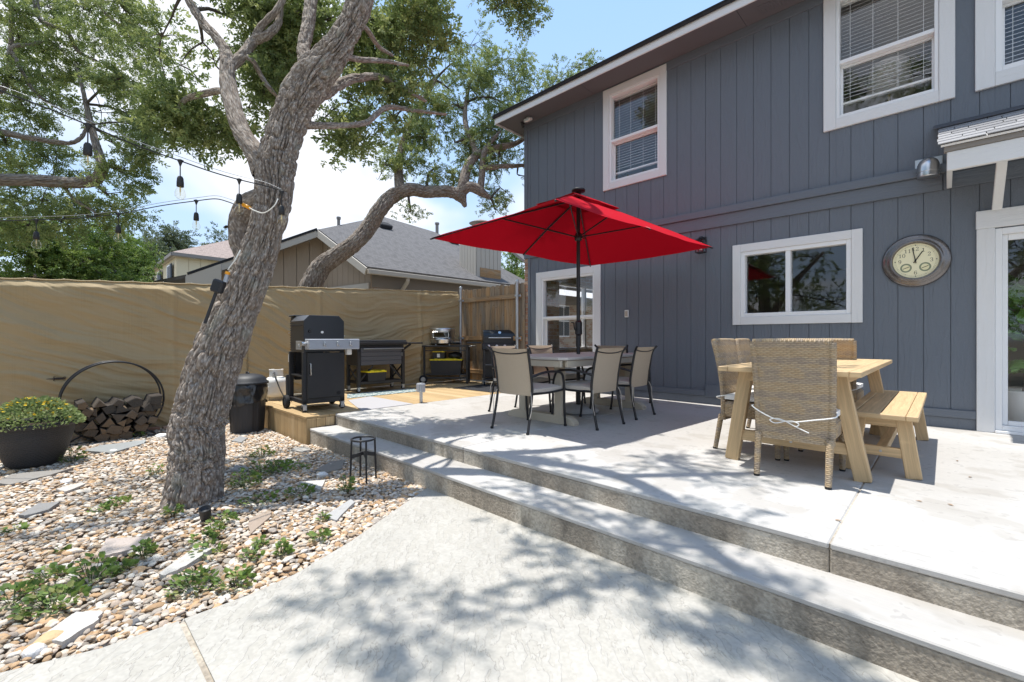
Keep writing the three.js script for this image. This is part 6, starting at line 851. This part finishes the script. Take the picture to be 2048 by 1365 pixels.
{ // gas grill by the cedar fence
  const A = onY(956, 772, 0), B = onY(1048, 771, 0), turn = Math.atan2(-(B.z - A.z), B.x - A.x), c = A.clone().add(B).multiplyScalar(0.5), bk = V(-Math.sin(turn), 0, -Math.cos(turn)), O = c.clone().addScaledVector(bk, 0.22), b = between, w = 0.31;
  O.x -= 0.04; const g = thing('gas_grill', 'black gas grill with curved lid and three chrome knobs', 'grill', [O.x, 0, O.z], turn);
  for (const x of [-w, w]) for (const z of [-0.19, 0.19]) part('leg', b(x - 0.018, x + 0.018, 0.085, 0.72, z - 0.018, z + 0.018, 0.003), M.blackRough, g); part('bottom_shelf', b(-w, w, 0.10, 0.125, -0.2, 0.2), M.blackRough, g); part('back_panel', b(-w + 0.02, w - 0.02, 0.13, 0.70, -0.2, -0.185), M.blackRough, g); part('cross_bar', b(-w + 0.02, w - 0.02, 0.40, 0.43, 0.185, 0.2), M.paintGrey, g);
  caster(g, -w, 0.19, 0.0); caster(g, -w, -0.19, 0.0); wheel('wheel', 0.08, 0.04, g, w + 0.045, 0.082, 0.19, 'x'); wheel('wheel', 0.08, 0.04, g, w + 0.045, 0.082, -0.19, 'x');
  part('firebox', b(-0.34, 0.34, 0.70, 0.86, -0.23, 0.2, 0.012), M.blackRough, g); const cp = part('control_panel', rotX(cbox(0.70, 0.13, 0.02, 0.005), -0.25).translate(0, 0.79, 0.222), M.blackMetal, g); for (let i = 0; i < 3; i++) part('knob', rotX(cyl(0.03, 0.024, 0.035, 20), Math.PI / 2 - 0.25).translate(-0.22 + i * 0.16, 0.79, 0.232), M.steel, cp);
  const sh = new THREE.Shape(); sh.moveTo(-0.22, 0); sh.lineTo(0.22, 0); sh.lineTo(0.225, 0.09); sh.quadraticCurveTo(0.20, 0.20, 0.08, 0.25); sh.lineTo(-0.12, 0.25); sh.quadraticCurveTo(-0.21, 0.22, -0.22, 0.1); const ld = part('lid', plain(new THREE.ExtrudeGeometry(sh, { depth: 0.64, bevelEnabled: true, bevelSize: 0.008, bevelThickness: 0.012, bevelSegments: 2, curveSegments: 10 })).rotateY(-Math.PI / 2).translate(0.32, 0.865, 0), M.lidBlack, g); part('handle', tube([[-0.22, 0.955, 0.225], [-0.22, 0.96, 0.275], [0.22, 0.96, 0.275], [0.22, 0.955, 0.225]], 0.011, 8), M.steel, ld); part('thermometer', rotX(cyl(0.03, 0.03, 0.012, 20), 1.0).translate(0.0, 1.06, 0.185), M.steel, ld);
  part('side_table', b(-0.66, -0.36, 0.845, 0.872, -0.2, 0.18, 0.008), M.blackMetal, g); part('side_table', b(0.36, 0.66, 0.845, 0.872, -0.2, 0.18, 0.008), M.blackMetal, g); part('wooden_board', b(0.38, 0.64, 0.8725, 0.89, -0.16, 0.14, 0.004, 'x'), M.fence3, g);
}
{
  const p = thing('propane_tank', 'white propane cylinder standing on the deck behind the trash can', 'gas cylinder', [-7.45, 0, -2.46]);
  part('tank', lathe([[0, 0.05], [0.09, 0.045], [0.135, 0.06], [0.152, 0.10], [0.155, 0.14], [0.155, 0.27], [0.148, 0.31], [0.12, 0.345], [0.06, 0.365], [0, 0.37]], 44), M.white, p); part('foot_ring', lathe([[0.10, 0.002], [0.105, 0.002], [0.112, 0.055], [0.105, 0.055]], 36), M.tablePaint, p); part('weld_band', lathe([[0.155, 0.198], [0.158, 0.202], [0.158, 0.214], [0.155, 0.218]], 44), M.white, p);
  const col = new THREE.CylinderGeometry(0.095, 0.10, 0.10, 40, 1, true, -0.6, Math.PI * 1.65); part('collar', plain(col).rotateY(0.6).translate(0, 0.415, 0), std({ rgb: [0.78, 0.77, 0.73], roughness: 0.45, side: THREE.DoubleSide }), p); part('collar_rim', rotX(plain(new THREE.TorusGeometry(0.096, 0.006, 8, 40, Math.PI * 1.65)), Math.PI / 2).rotateY(2.0).translate(0, 0.465, 0), M.white, p); part('valve', [cyl(0.018, 0.018, 0.07, 14, 0, 0.365, 0), rotZ(cyl(0.022, 0.022, 0.07, 14, 0, -0.035, 0), Math.PI / 2).translate(0, 0.415, 0)], std({ rgb: [0.30, 0.24, 0.10], metalness: 0.8, roughness: 0.4 }), p); part('regulator', cyl(0.04, 0.04, 0.03, 20).rotateX(1.2).translate(0.05, 0.41, 0.04), M.galv, p);
  part('hose', tube([[0.08, 0.40, 0.05], [0.16, 0.36, 0.06], [0.24, 0.22, 0.04], [0.34, 0.08, 0.0], [0.5, 0.02, -0.05]], 0.009, 8, 24), M.cable, p);
  const t = thing('trash_can', 'black ribbed trash can with domed lid and bag hanging out', 'trash can', [-6.86, GRAVEL - 0.005, -1.90]); t.scale.set(0.88, 1, 0.88); const H = 0.66;
  { const g = lathe([[0, 0.005], [0.215, 0.005], [0.225, 0.02], [0.262, H], [0.25, H], [0, H - 0.02]], 72), p2 = g.attributes.position; for (let i = 0; i < p2.count; i++) { const x = p2.getX(i), z = p2.getZ(i), a = Math.atan2(z, x), k = 1 + 0.012 * Math.sign(Math.sin(a * 12)); p2.setX(i, x * k); p2.setZ(i, z * k); } g.computeVertexNormals(); part('can', boxUV(g), M.bin, t); }
  { const n = 90, m = 16, P = [], I = []; for (let a = 0; a <= m; a++) for (let b = 0; b <= n; b++) { const q = b % n, an = q / n * 6.2832, drop = 0.20 + 0.10 * noise3(Math.cos(an) * 1.6 + 5, Math.sin(an) * 1.6 + 5, 2), y = H + 0.012 - a / m * drop, f = fbm(Math.cos(an) * 4 + 9, Math.sin(an) * 4, y * 9, 3), r = 0.268 - 0.02 * (H - y) + 0.050 * (f - 0.3) * Math.min(1, a / 3); P.push(Math.cos(an) * r, y, Math.sin(an) * r); } for (let a = 0; a < m; a++) for (let b = 0; b < n; b++) { const q = a * (n + 1) + b; I.push(q, q + 1, q + n + 1, q + 1, q + n + 2, q + n + 1); } const g = new THREE.BufferGeometry(); g.setAttribute('position', new THREE.Float32BufferAttribute(P, 3)); g.setIndex(I); g.computeVertexNormals(); const bm = M.bag.clone(); bm.side = THREE.DoubleSide; part('bag', plain(g), bm, t); }
  const ld = part('lid', lathe([[0.29, H + 0.012], [0.295, H + 0.02], [0.29, H + 0.04], [0.265, H + 0.05], [0.255, H + 0.085], [0.20, H + 0.125], [0.10, H + 0.145], [0, H + 0.148]], 56), M.bin, t); part('lid_handle', tube([[-0.06, H + 0.14, 0], [-0.05, H + 0.165, 0], [0.05, H + 0.165, 0], [0.06, H + 0.14, 0]], 0.012, 8), M.bin, ld);
}
// mats on the deck, the little outlet post
{
  const mat = (name, label, cat, pts, rgb, y = 0.006, map = null) => { const m = mesh(name, flat(pts.map(p => { const q = onY(p[0], p[1], y); return [q.x, q.z]; }), y, 0.006), std({ rgb, roughness: 0.95, map, bumpMap: T.grit, bumpScale: 0.002 })); return tag(m, label, cat); };
  mat('paver_mat', 'flat grey mat between the smoker and the outlet post', 'mat', [[696, 801], [741, 793], [826, 808], [722, 821]], [0.40, 0.39, 0.40], 0.007);
  const rug = tex(256, 0.5, (u, v) => { const a = fbmT(u, v, 12, 3, 91), b = Math.sin(u * 37.7) * Math.sin(v * 25.1); return a + b * 0.12 > 0.52 ? [0.50, 0.53, 0.50] : [0.12, 0.20, 0.21]; });
  mat('patterned_rug', 'narrow blue and white patterned rug in front of the griddle', 'rug', [[694, 797], [694, 789], [752, 783], [828, 777], [834, 783]], [0.9, 0.9, 0.9], 0.0065, rug);
  mat('black_mat', 'black rubber mat under the gas grill', 'mat', [[905, 776], [965, 769], [1040, 772], [985, 785]], [0.02, 0.021, 0.025], 0.007);
  const o = thing('outlet_post', 'short grey metal outlet box on a post at the patio edge', 'outlet', (() => { const q = onY(842, 806, 0); return [q.x, 0, q.z]; })()); part('post', between(-0.018, 0.018, 0, 0.19, -0.018, 0.018, 0.003), M.galv, o); part('box', between(-0.05, 0.05, 0.155, 0.29, -0.045, 0.045, 0.008), M.galv, o); part('cover', between(-0.04, 0.04, 0.165, 0.28, 0.0455, 0.06, 0.005), M.silver, o); part('cover', between(0.0505, 0.062, 0.17, 0.275, -0.035, 0.035, 0.004), M.silver, o);
}
// ------------------------------------------------------------------ planter, firewood, string lights, weeds and other small things
const leafGeo = (() => { const P = [], q = (x, y, z) => P.push(x, y, z), o = [[0, 0, 0], [0.42, 0.07, 0.22], [0.40, 0.09, 0.55], [0, -0.04, 1], [-0.40, 0.09, 0.55], [-0.42, 0.07, 0.22]], m = [0, 0.0, 0.5]; for (let i = 0; i < 6; i++) { q(...o[i]); q(...o[(i + 1) % 6]); q(...m); } const g = new THREE.BufferGeometry(); g.setAttribute('position', new THREE.Float32BufferAttribute(P, 3)); g.computeVertexNormals(); return g; })();
const VL = leafMat(); VL.vertexColors = true;
function paint(g, rgb) { const n = g.attributes.position.count, a = new Float32Array(n * 3); for (let i = 0; i < n; i++) a.set(rgb, i * 3); g.setAttribute('color', new THREE.BufferAttribute(a, 3)); return g; }
function leafAt(p, dir, roll, s, w, rgb) { const g = leafGeo.clone(), q = new THREE.Quaternion().setFromUnitVectors(V(0, 0, 1), dir.clone().normalize()); g.scale(s * w, s, s).rotateZ(0).applyMatrix4(new THREE.Matrix4().compose(p, q.multiply(new THREE.Quaternion().setFromAxisAngle(V(0, 0, 1), roll)), V(1, 1, 1))); return paint(g, rgb); }
{
  const c = onY(68, 935, GRAVEL), p = thing('flower_planter', 'large dark ribbed bowl planter standing on a flagstone', 'planter', [c.x, GRAVEL + 0.028, c.z]), H = 0.43;
  part('bowl', (() => { const g = lathe([[0, 0], [0.23, 0], [0.27, 0.03], [0.335, 0.15], [0.385, 0.30], [0.405, H - 0.05]], 72), n = g.attributes.position.count, uv = g.attributes.uv; for (let i = 0; i < n; i++) uv.setXY(i, uv.getX(i) * 2.2, uv.getY(i) * 0.6); return g; })(), M.planter, p);
  p.scale.set(0.74, 1, 0.74);
  part('rim', lathe([[0.405, H - 0.05], [0.425, H - 0.048], [0.432, H - 0.02], [0.428, H], [0.405, H], [0.385, H - 0.03], [0.36, 0.25], [0, 0.24]], 72), M.bin, p); part('soil', cyl(0.385, 0.385, 0.02, 40, 0, H - 0.07, 0), M.soilPot, p);
  const f = thing('flowering_mum', 'mound of small green leaves with yellow blossoms filling the planter', 'plant', [c.x, GRAVEL + 0.028 + H - 0.05, c.z]), R = rng(71), L = [];
  for (let i = 0; i < 2600; i++) { const a = R() * 6.283, u = Math.sqrt(R()), r = u * 0.36, h = 0.25 * (1 - Math.pow(u, 2.6)) * (0.75 + 0.35 * R()) + 0.02, d = V(Math.cos(a) * (0.3 + u), 0.9 - u * 0.5 + R() * 0.4, Math.sin(a) * (0.3 + u)); const k = R(); L.push(leafAt(V(Math.cos(a) * r, h * (0.82 + 0.2 * R()), Math.sin(a) * r), d.add(V(R() - 0.5, R() - 0.5, R() - 0.5)), R() * 6, 0.022 + 0.016 * R(), 0.9, lerp3([0.15, 0.22, 0.075], [0.38, 0.45, 0.19], k))); }
  part('foliage', L, VL, f).userData.kind = 'stuff'; const ym = std({ rgb: [0.78, 0.56, 0.03], roughness: 0.8, side: THREE.DoubleSide });
  for (let i = 0; i < 110; i++) { const a = R() * 6.283, u = Math.sqrt(R()) * 0.95, r = u * 0.34, h = 0.25 * (1 - Math.pow(u, 2.6)) + 0.035, g = []; for (let k = 0; k < 9; k++) { const q = leafGeo.clone().scale(0.008, 0.008, 0.016).rotateX(-0.35 - 0.3 * R()).rotateY(k * 0.7); g.push(q); } part('blossom', join([...g, cyl(0.005, 0.004, 0.006, 8)]).rotateX((R() - 0.5) * 0.8).rotateZ((R() - 0.5) * 0.8).translate(Math.cos(a) * r, h, Math.sin(a) * r), ym, f); }
  const w = []; for (let i = 0; i < 60; i++) w.push(leafAt(V((R() - 0.5) * 0.25, 0.25 * R(), (R() - 0.5) * 0.2), V(R() - 0.5, 0.7, R() - 0.5), R() * 6, 0.04, 0.8, lerp3([0.09, 0.16, 0.03], [0.2, 0.3, 0.06], R()))); const wp = thing('leafy_weed', 'green weed squeezed between planter and screen', 'weed', [-7.35, GRAVEL, 0.12]); part('foliage', w.map(g => g.scale(1, 2.2, 1)), VL, wp);
}
{ // firewood hoop
  const X = -7.60, cy = 0.165, cz = -0.585, R = 0.49, h = thing('firewood_hoop', 'black iron hoop rack holding split firewood against the screen', 'log rack', [X, 0, cz]), rr = rng(55);
  for (const x of [-0.13, 0.13]) part('hoop', rotY(plain(new THREE.TorusGeometry(R, 0.011, 8, 72)), Math.PI / 2).translate(x, cy, 0), M.blackMetal, h);
  for (const a of [0.15, 0.8, 1.57, 2.34, 2.99]) part('spacer', bar([-0.13, cy + (a < 1 || a > 2 ? -1 : -1) * Math.sin(a) * R, Math.cos(a) * R], [0.13, cy - Math.sin(a) * R, Math.cos(a) * R], 0.014, 0.014), M.blackMetal, h);
  part('base', [tube([[-0.18, GRAVEL + 0.03, -0.40], [0.20, GRAVEL + 0.03, -0.40], [0.20, GRAVEL + 0.03, 0.40], [-0.18, GRAVEL + 0.03, 0.40]], 0.011, 8), bar([0.0, GRAVEL + 0.03, -0.40], [0, cy - R * 0.82, -R * 0.57], 0.018, 0.018), bar([0, GRAVEL + 0.03, 0.40], [0, cy - R * 0.82, R * 0.57], 0.018, 0.018)], M.blackMetal, h);
  // split logs, ends towards the yard; each one lies by itself
  const bark = std({ rgb: [0.05, 0.04, 0.032], roughness: 1, bumpMap: T.bark, bumpScale: 0.012 }), ends = [[0.15, 0.112, 0.08], [0.105, 0.085, 0.068], [0.20, 0.14, 0.09], [0.075, 0.066, 0.058]].map(rgb => std({ rgb, map: withRep(T.wood, 0.35), roughness: 1, bumpMap: T.grit, bumpScale: 0.004 }));
  let rows = [], y = cy - R + 0.055, row = 0, count = 0;
  while (y < 0.22 && count < 60) {
    const half = Math.sqrt(Math.max(0.02, (R - 0.03) ** 2 - (y - cy) ** 2)); let z = -half + 0.04 + (row % 2) * 0.03;
    while (z < half - 0.03) {
      const s = 0.052 + 0.03 * rr(), n = 3 + Math.floor(rr() * 3), pts = [], a0 = rr() * 6.28; for (let i = 0; i < n; i++) { const a = a0 + i / n * 6.283 + (rr() - 0.5) * 0.4, q = s * (0.8 + 0.55 * rr()); pts.push(new THREE.Vector2(Math.cos(a) * q, Math.sin(a) * q * 0.85)); }
      const len = 0.38 + 0.1 * rr(), g = boxUV(plain(new THREE.ExtrudeGeometry(new THREE.Shape(pts), { depth: len, steps: 3, bevelEnabled: true, bevelSize: 0.005, bevelThickness: 0.006, bevelSegments: 1 })).rotateY(Math.PI / 2));
      const p = g.attributes.position, nn = g.attributes.normal; for (let i = 0; i < p.count; i++) { const x = p.getX(i), k = 0.010 * (noise3(p.getY(i) * 40 + count, p.getZ(i) * 40, x * 14) - 0.5); p.setY(i, p.getY(i) + k); p.setZ(i, p.getZ(i) + k); }
      const t = thing('firewood_log', 'split firewood log stacked in the iron hoop', 'log', [X - len / 2 + 0.02 + 0.05 * (rr() - 0.5), y + 0.012 * (rr() - 0.5), cz + z], (rr() - 0.5) * 0.12, 'split logs in the hoop rack'), body = [], face = []; const pa = [], pb = [];
      const gg = { a: [], b: [], c: [] }; for (let i = 0; i < p.count; i += 3) { const e = nn.getX(i) > 0.8 ? 'b' : nn.getX(i) < -0.8 ? 'c' : 'a'; gg[e].push(i); }
      const sub = ids => { const q = new THREE.BufferGeometry(), A = []; const Un = []; for (const i of ids) for (let k = 0; k < 3; k++) { A.push(p.getX(i + k), p.getY(i + k), p.getZ(i + k)); Un.push(g.attributes.uv.getX(i + k), g.attributes.uv.getY(i + k)); } q.setAttribute('position', new THREE.Float32BufferAttribute(A, 3)); q.setAttribute('uv', new THREE.Float32BufferAttribute(Un, 2)); q.computeVertexNormals(); return q; };
      part('bark', sub(gg.a), rr() < 0.45 ? ends[Math.floor(rr() * 4)] : bark, t); const em = ends[Math.floor(rr() * 4)]; part('cut_end', sub(gg.b), em, t); part('cut_end', sub(gg.c), em, t); z += s * (y > 0.13 ? 2.6 : 1.75); count++;
    }
    y += 0.083; row++;
  }
  const brick = (z, x, turn, k) => { const b = tag(mesh('loose_brick', cbox(0.09, 0.06, 0.20, 0.006), k % 2 ? M.brickA : M.brickB), 'old red brick laid along the foot of the screen', 'brick', 'bricks along the screen foot'); b.position.set(x, GRAVEL + 0.035, z); b.rotation.y = turn; };
  [[-0.30, -7.80], [-0.52, -7.79], [-0.75, -7.80], [-0.98, -7.81], [-1.21, -7.80], [-1.44, -7.80]].forEach(([z, x], k) => brick(z, x, 0.05 * (k % 3 - 1), k));
}
{ // lizard on the screen
  const c = onX(116, 757, XF + 0.055), g = thing('lizard', 'small dark lizard clinging head sideways to the tan screen', 'lizard', [XF + 0.088, c.y, c.z]), m = std({ rgb: [0.035, 0.022, 0.018], roughness: 0.8 });
  const D = (z, y, x = 0.008) => [x, y, -z]; const L = [tube([D(-0.14, -0.012, 0.004), D(-0.11, -0.004, 0.004), D(-0.075, -0.001), D(-0.045, -0.002), D(-0.03, -0.002), D(0.0, -0.002), D(0.03, -0.003), D(0.042, -0.002), D(0.055, 0.0), D(0.068, 0.004)], [0.0015, 0.003, 0.004, 0.006, 0.010, 0.013, 0.011, 0.008, 0.010, 0.004], 10, 40), tube([D(-0.03, 0.004), D(-0.042, 0.018), D(-0.03, 0.028), D(-0.022, 0.03)], [0.004, 0.0035, 0.003, 0.002], 6, 10), tube([D(-0.03, -0.006), D(-0.042, -0.022), D(-0.032, -0.03), D(-0.024, -0.032)], [0.004, 0.0035, 0.003, 0.002], 6, 10), tube([D(0.035, 0.002), D(0.05, 0.018), D(0.068, 0.02)], [0.0035, 0.003, 0.002], 6, 10), tube([D(0.035, -0.006), D(0.045, -0.022), D(0.06, -0.022)], [0.0035, 0.003, 0.002], 6, 10)]; part('body', L, m, g);
}
{ // iron plant stand
  const P = [[704, 970], [714, 957], [739, 972], [748, 955]].map(p => onY(p[0], p[1], GRAVEL + 0.02)), c = P.reduce((a, b) => a.add(b), V(0, 0, 0)).multiplyScalar(0.25), s = thing('plant_stand', 'black wrought iron plant stand with open ring top in the pebbles', 'plant stand', [c.x, GRAVEL + 0.01, c.z], 0.35), r = 0.10, h = 0.385;
  for (let i = 0; i < 4; i++) { const a = i * Math.PI / 2 + 0.6; part('leg', tube([[Math.cos(a) * r * 1.12, 0, Math.sin(a) * r * 1.12], [Math.cos(a) * r, h, Math.sin(a) * r]], 0.0085, 8), M.blackMetal, s); part('cross_strap', bar([Math.cos(a) * r, h * 0.62, Math.sin(a) * r], [0, h * 0.68, 0], 0.006, 0.035), M.blackMetal, s); }
  part('ring', rotX(plain(new THREE.TorusGeometry(r, 0.009, 8, 48)), Math.PI / 2).translate(0, h, 0), M.blackMetal, s);
  const q = onY(413, 1048, GRAVEL), l = thing('spot_light', 'small black garden spotlight poking out of the pebbles', 'garden light', [q.x, GRAVEL, q.z], 0.4); part('housing', lathe([[0.0, 0.03], [0.026, 0.03], [0.032, 0.05], [0.036, 0.12], [0.04, 0.125], [0.034, 0.125], [0.03, 0.10], [0, 0.095]], 24).rotateX(0.25).rotateZ(-0.2), M.bin, l); part('stake', cyl(0.006, 0.01, 0.06, 8, 0, -0.02, 0), M.bin, l);
  const b = atD(436, 573, 3.42), w = thing('outlet_timer', 'black weatherproof power box strapped to the tree trunk with orange plug', 'power box', [b.x, b.y, b.z], 0.75); part('box', cbox(0.085, 0.10, 0.06, 0.012).rotateZ(-0.35), M.bin, w); part('plug', [cyl(0.016, 0.014, 0.06, 12, 0.045, 0.045, 0).rotateZ(-0.25)], M.silver, w); part('plug_head', cyl(0.018, 0.016, 0.022, 12, 0.045, 0.105, 0).rotateZ(-0.25), M.orange, w); part('stake', cyl(0.012, 0.012, 0.26, 10, 0, -0.30, 0).rotateZ(-0.35), M.bin, w); part('cord', tube([[0.075, 0.125, 0], [0.10, 0.16, 0], [0.13, 0.20, 0.0], [0.16, 0.28, -0.02]], 0.005, 6, 12), M.cord, w);
}
{ // festoon lights
  const bulbAt = (s, p, k) => { const g = new THREE.Group(); g.name = 'hanging_bulb'; s.add(g); const y = p.y - 0.16 * k; part('lead', tube([p, V(p.x, p.y - 0.10 * k, p.z)], 0.0035, 6), M.cable, g); part('hanger', lathe([[0.004, -0.035 * k], [0.012 * k, -0.01], [0.02 * k, 0.004], [0.004, 0.012]], 12).translate(p.x, p.y, p.z), M.cable, g); part('socket', lathe([[0.0, 0.055], [0.012, 0.053], [0.018, 0.04], [0.0205, 0.01], [0.0205, -0.015], [0, -0.016]].map(q => [q[0] * k, q[1] * k]), 18).translate(p.x, y + 0.005, p.z), M.cable, g); part('bulb', lathe([[0.013, 0.0], [0.017, -0.012], [0.027, -0.03], [0.0315, -0.048], [0.029, -0.066], [0.018, -0.08], [0, -0.085]].map(q => [q[0] * k, q[1] * k]), 24).translate(p.x, y - 0.008, p.z), M.bulb, g); part('filament', [cyl(0.0045 * k, 0.0035 * k, 0.04 * k, 8, p.x, y - 0.045 * k, p.z), ...[-1, 1].map(q => tube([[p.x + q * 0.004, y - 0.01, p.z], [p.x + q * 0.012 * k, y - 0.04 * k, p.z], [p.x + q * 0.006, y - 0.07 * k, p.z]], 0.001, 4))], M.filament, g); };
  const string = (label, pts, bulbs) => { const s = thing('string_light', label, 'string light'), v = pts.map(p => px2(p)); part('cable', tube(v, 0.0045, 8, 90), M.cable, s); part('guide_wire', tube(v.map((q, i) => q.clone().add(V(0, i && i < v.length - 1 ? 0.028 : 0.008, 0))), 0.002, 6, 90), M.wire, s); for (const b of bulbs) bulbAt(s, px2(b), 1.05); return s; };
  string('upper black string of glass bulbs running from the leaning oak', [[-60, 158, 2.35], [0, 182, 2.45], [90, 215, 2.55], [175, 250, 2.65], [270, 290, 2.9], [360, 322, 3.1], [430, 346, 3.3], [480, 360, 3.42], [530, 372, 3.5], [563, 381, 3.53]], [[175, 250, 2.65], [360, 322, 3.1], [478, 360, 3.42], [563, 384, 3.52]]);
  string('lower black string of glass bulbs tied behind the leaning oak', [[-60, 444, 4.1], [0, 442, 4.1], [70, 440, 4.1], [150, 437, 4.15], [236, 428, 4.2], [320, 412, 4.2], [392, 402, 4.1], [430, 398, 4.0], [456, 404, 3.85], [480, 414, 3.6], [496, 418, 3.48]], [[72, 440, 4.1], [236, 428, 4.2], [392, 402, 4.1]]);
  const c = atD(492, 412, 3.44), o = thing('cord_connector', 'yellow plug joining the string lights to a pale cord on the trunk', 'plug'); part('plug', bar(c.clone().add(V(-0.02, 0.012, 0.02)), c.clone().add(V(0.03, -0.02, -0.02)), 0.026, 0.026, 0.006), M.orange, o); part('cord', tube([c, atD(510, 422, 3.40), atD(528, 426, 3.37), atD(548, 412, 3.36), atD(556, 398, 3.38)], 0.004, 6, 24), M.cord, o);
  const d = atD(452, 454, 3.85), e = thing('solar_sensor', 'small dark square sensor sticking out of the oak stub', 'sensor'); part('panel', cbox(0.035, 0.008, 0.035, 0.002).rotateZ(0.5).rotateY(0.6).translate(d.x, d.y, d.z), M.blackMetal, e); part('arm', tube([d, atD(466, 454, 3.88)], 0.003, 6), M.blackMetal, e);
}
// ivy-like weeds in the pebbles, each clump its own plant
{
  const clump = (px, py, w, h, n, tone, label, name = 'ivy_weed') => {
    const c = onY(px, py, GRAVEL + 0.02), D = -(c.x * ST + c.z * CT), r = w / 2 * D / F, H = Math.max(0.03, h * D / F), R = rng(Math.round(px * 13 + py)), L = [], t = thing(name, label, 'weed', [c.x, GRAVEL + 0.015, c.z], 0);
    for (let i = 0; i < n * 1.8; i++) { const a = R() * 6.283, u = Math.sqrt(R()), p = V(Math.cos(a) * u * r, H * (0.15 + 0.85 * R()) * (1 - 0.5 * u * u), Math.sin(a) * u * r), s = 0.019 + 0.021 * R(); L.push(leafAt(p, V(Math.cos(a) + R() - 0.5, 0.2 + 0.5 * R(), Math.sin(a) + R() - 0.5), (R() - 0.5) * 1.2, s, 0.95, R() < 0.16 ? [0.34, 0.36, 0.12] : lerp3(lerp3([0.07, 0.14, 0.04], [0.20, 0.32, 0.06], R()), [0.30, 0.40, 0.08], tone * R()))); if (i % 3 === 0) L.push(paint(tube([[p.x * 0.3, 0, p.z * 0.3], [p.x * 0.7, p.y * 0.6, p.z * 0.7], [p.x, p.y, p.z]], 0.0016, 4), [0.12, 0.17, 0.05])); }
    part('foliage', L, VL, t);
  };
  const C = [[25, 1205, 100, 30, 46, 0.45, 'broad leaved weed patch farthest from the tree trunk'], [105, 1215, 100, 34, 70, 0.45, 'large green weed patch behind the chalk white flagstone'], [100, 1160, 60, 30, 30, 0.45, 'upright ivy weed between the large weed patch and pinkish flagstone'], [182, 1165, 70, 60, 46, 0.45, 'tall ivy weed in front of the pinkish white flagstone'], [243, 1145, 40, 24, 24, 0.45, 'small round ivy weed between two pale flagstones'], [288, 1115, 34, 34, 34, 0.45, 'dense ivy weed at the end of the pinkish flagstone'], [385, 1178, 80, 40, 60, 0.45, 'glossy ivy weed beside the pool deck edge'], [470, 1170, 70, 30, 44, 0.45, 'low ivy weed touching the pool deck edge near the joint'], [415, 1108, 60, 22, 26, 0.45, 'ivy weed growing over the long pale flagstone'], [408, 1085, 44, 20, 24, 0.45, 'ivy weed behind the long pale flagstone'], [428, 1070, 34, 34, 24, 0.45, 'ivy sprig under the garden spotlight'], [447, 1045, 40, 22, 26, 0.45, 'round ivy weed right beside the garden spotlight'], [346, 1030, 30, 26, 26, 0.45, 'ivy weed at the foot of the trunk on the pebble side'], [565, 1112, 28, 34, 24, 0.45, 'upright dandelion like weed near the deck edge'], [520, 1092, 26, 20, 16, 0.45, 'small ivy tuft between brownish flagstone and deck edge'], [502, 1118, 34, 22, 20, 0.45, 'low ivy tuft in front of the small ivy tuft'], [638, 1082, 34, 22, 22, 0.45, 'ivy weed close to the narrow blue grey flagstone'], [645, 1042, 20, 16, 12, 0.45, 'tiny ivy weed touching the narrow blue grey flagstone'], [600, 990, 60, 20, 40, 0.45, 'spreading ivy weed in front of the white triangular flagstone'], [520, 1003, 70, 18, 34, 0.45, 'flat ivy weed in front of the trunk ivy'], [488, 975, 60, 36, 56, 0.45, 'lush ivy weed against the trunk'], [525, 950, 90, 30, 70, 0.45, 'long ivy drift behind the trunk ivy'], [560, 940, 70, 22, 44, 0.45, 'ivy drift reaching towards the brown grey flagstone'], [522, 915, 44, 28, 36, 0.45, 'bushy ivy weed in front of the wooden deck'], [605, 940, 30, 14, 16, 0.45, 'small ivy weed beside the brown grey flagstone'], [205, 1022, 40, 14, 22, 0.45, 'flat ivy weed between dark flagstone and trunk'], [235, 1008, 36, 14, 22, 0.45, 'flat ivy weed touching the trunk foot'], [143, 925, 40, 34, 36, 0.45, 'ivy weed at the foot of the planter'], [310, 950, 26, 24, 16, 0.45, 'thin ivy sprig touching the trunk'], [693, 985, 26, 44, 28, 0.45, 'leafy weed climbing the plant stand leg'], [712, 905, 14, 12, 8, 0.45, 'tiny sprout in a crack of the step foot'], [784, 938, 12, 40, 10, 0.45, 'thin weed standing against the step riser'], [275, 875, 20, 16, 14, 0.45, 'small weed inside the firewood hoop base'], [28, 1062, 30, 14, 14, 0.45, 'ivy scrap beyond the broad leaved weed patch'], [120, 1105, 20, 10, 8, 0.45, 'single leaf ivy scrap above the upright ivy weed']];
  for (const a of C) clump(...a);
  // a few fallen oak leaves on the concrete
  const R = rng(91), lm = [std({ rgb: [0.28, 0.16, 0.07], roughness: 0.9, side: THREE.DoubleSide }), std({ rgb: [0.20, 0.13, 0.07], roughness: 0.9, side: THREE.DoubleSide })];
  for (const [px, py] of [[1914, 921], [1938, 955], [1846, 1004], [1895, 1008], [1670, 1040]]) { const p = onY(px, py, 0.004), m = mesh('fallen_leaf', leafGeo.clone().scale(0.016, 0.022, 0.034), lm[R() < 0.5 ? 0 : 1]); m.position.copy(p); m.rotation.y = R() * 6; tag(m, 'dry brown oak leaf lying on the pale patio', 'leaf', 'fallen leaves on the patio'); }
}
renderer.render(scene, camera);
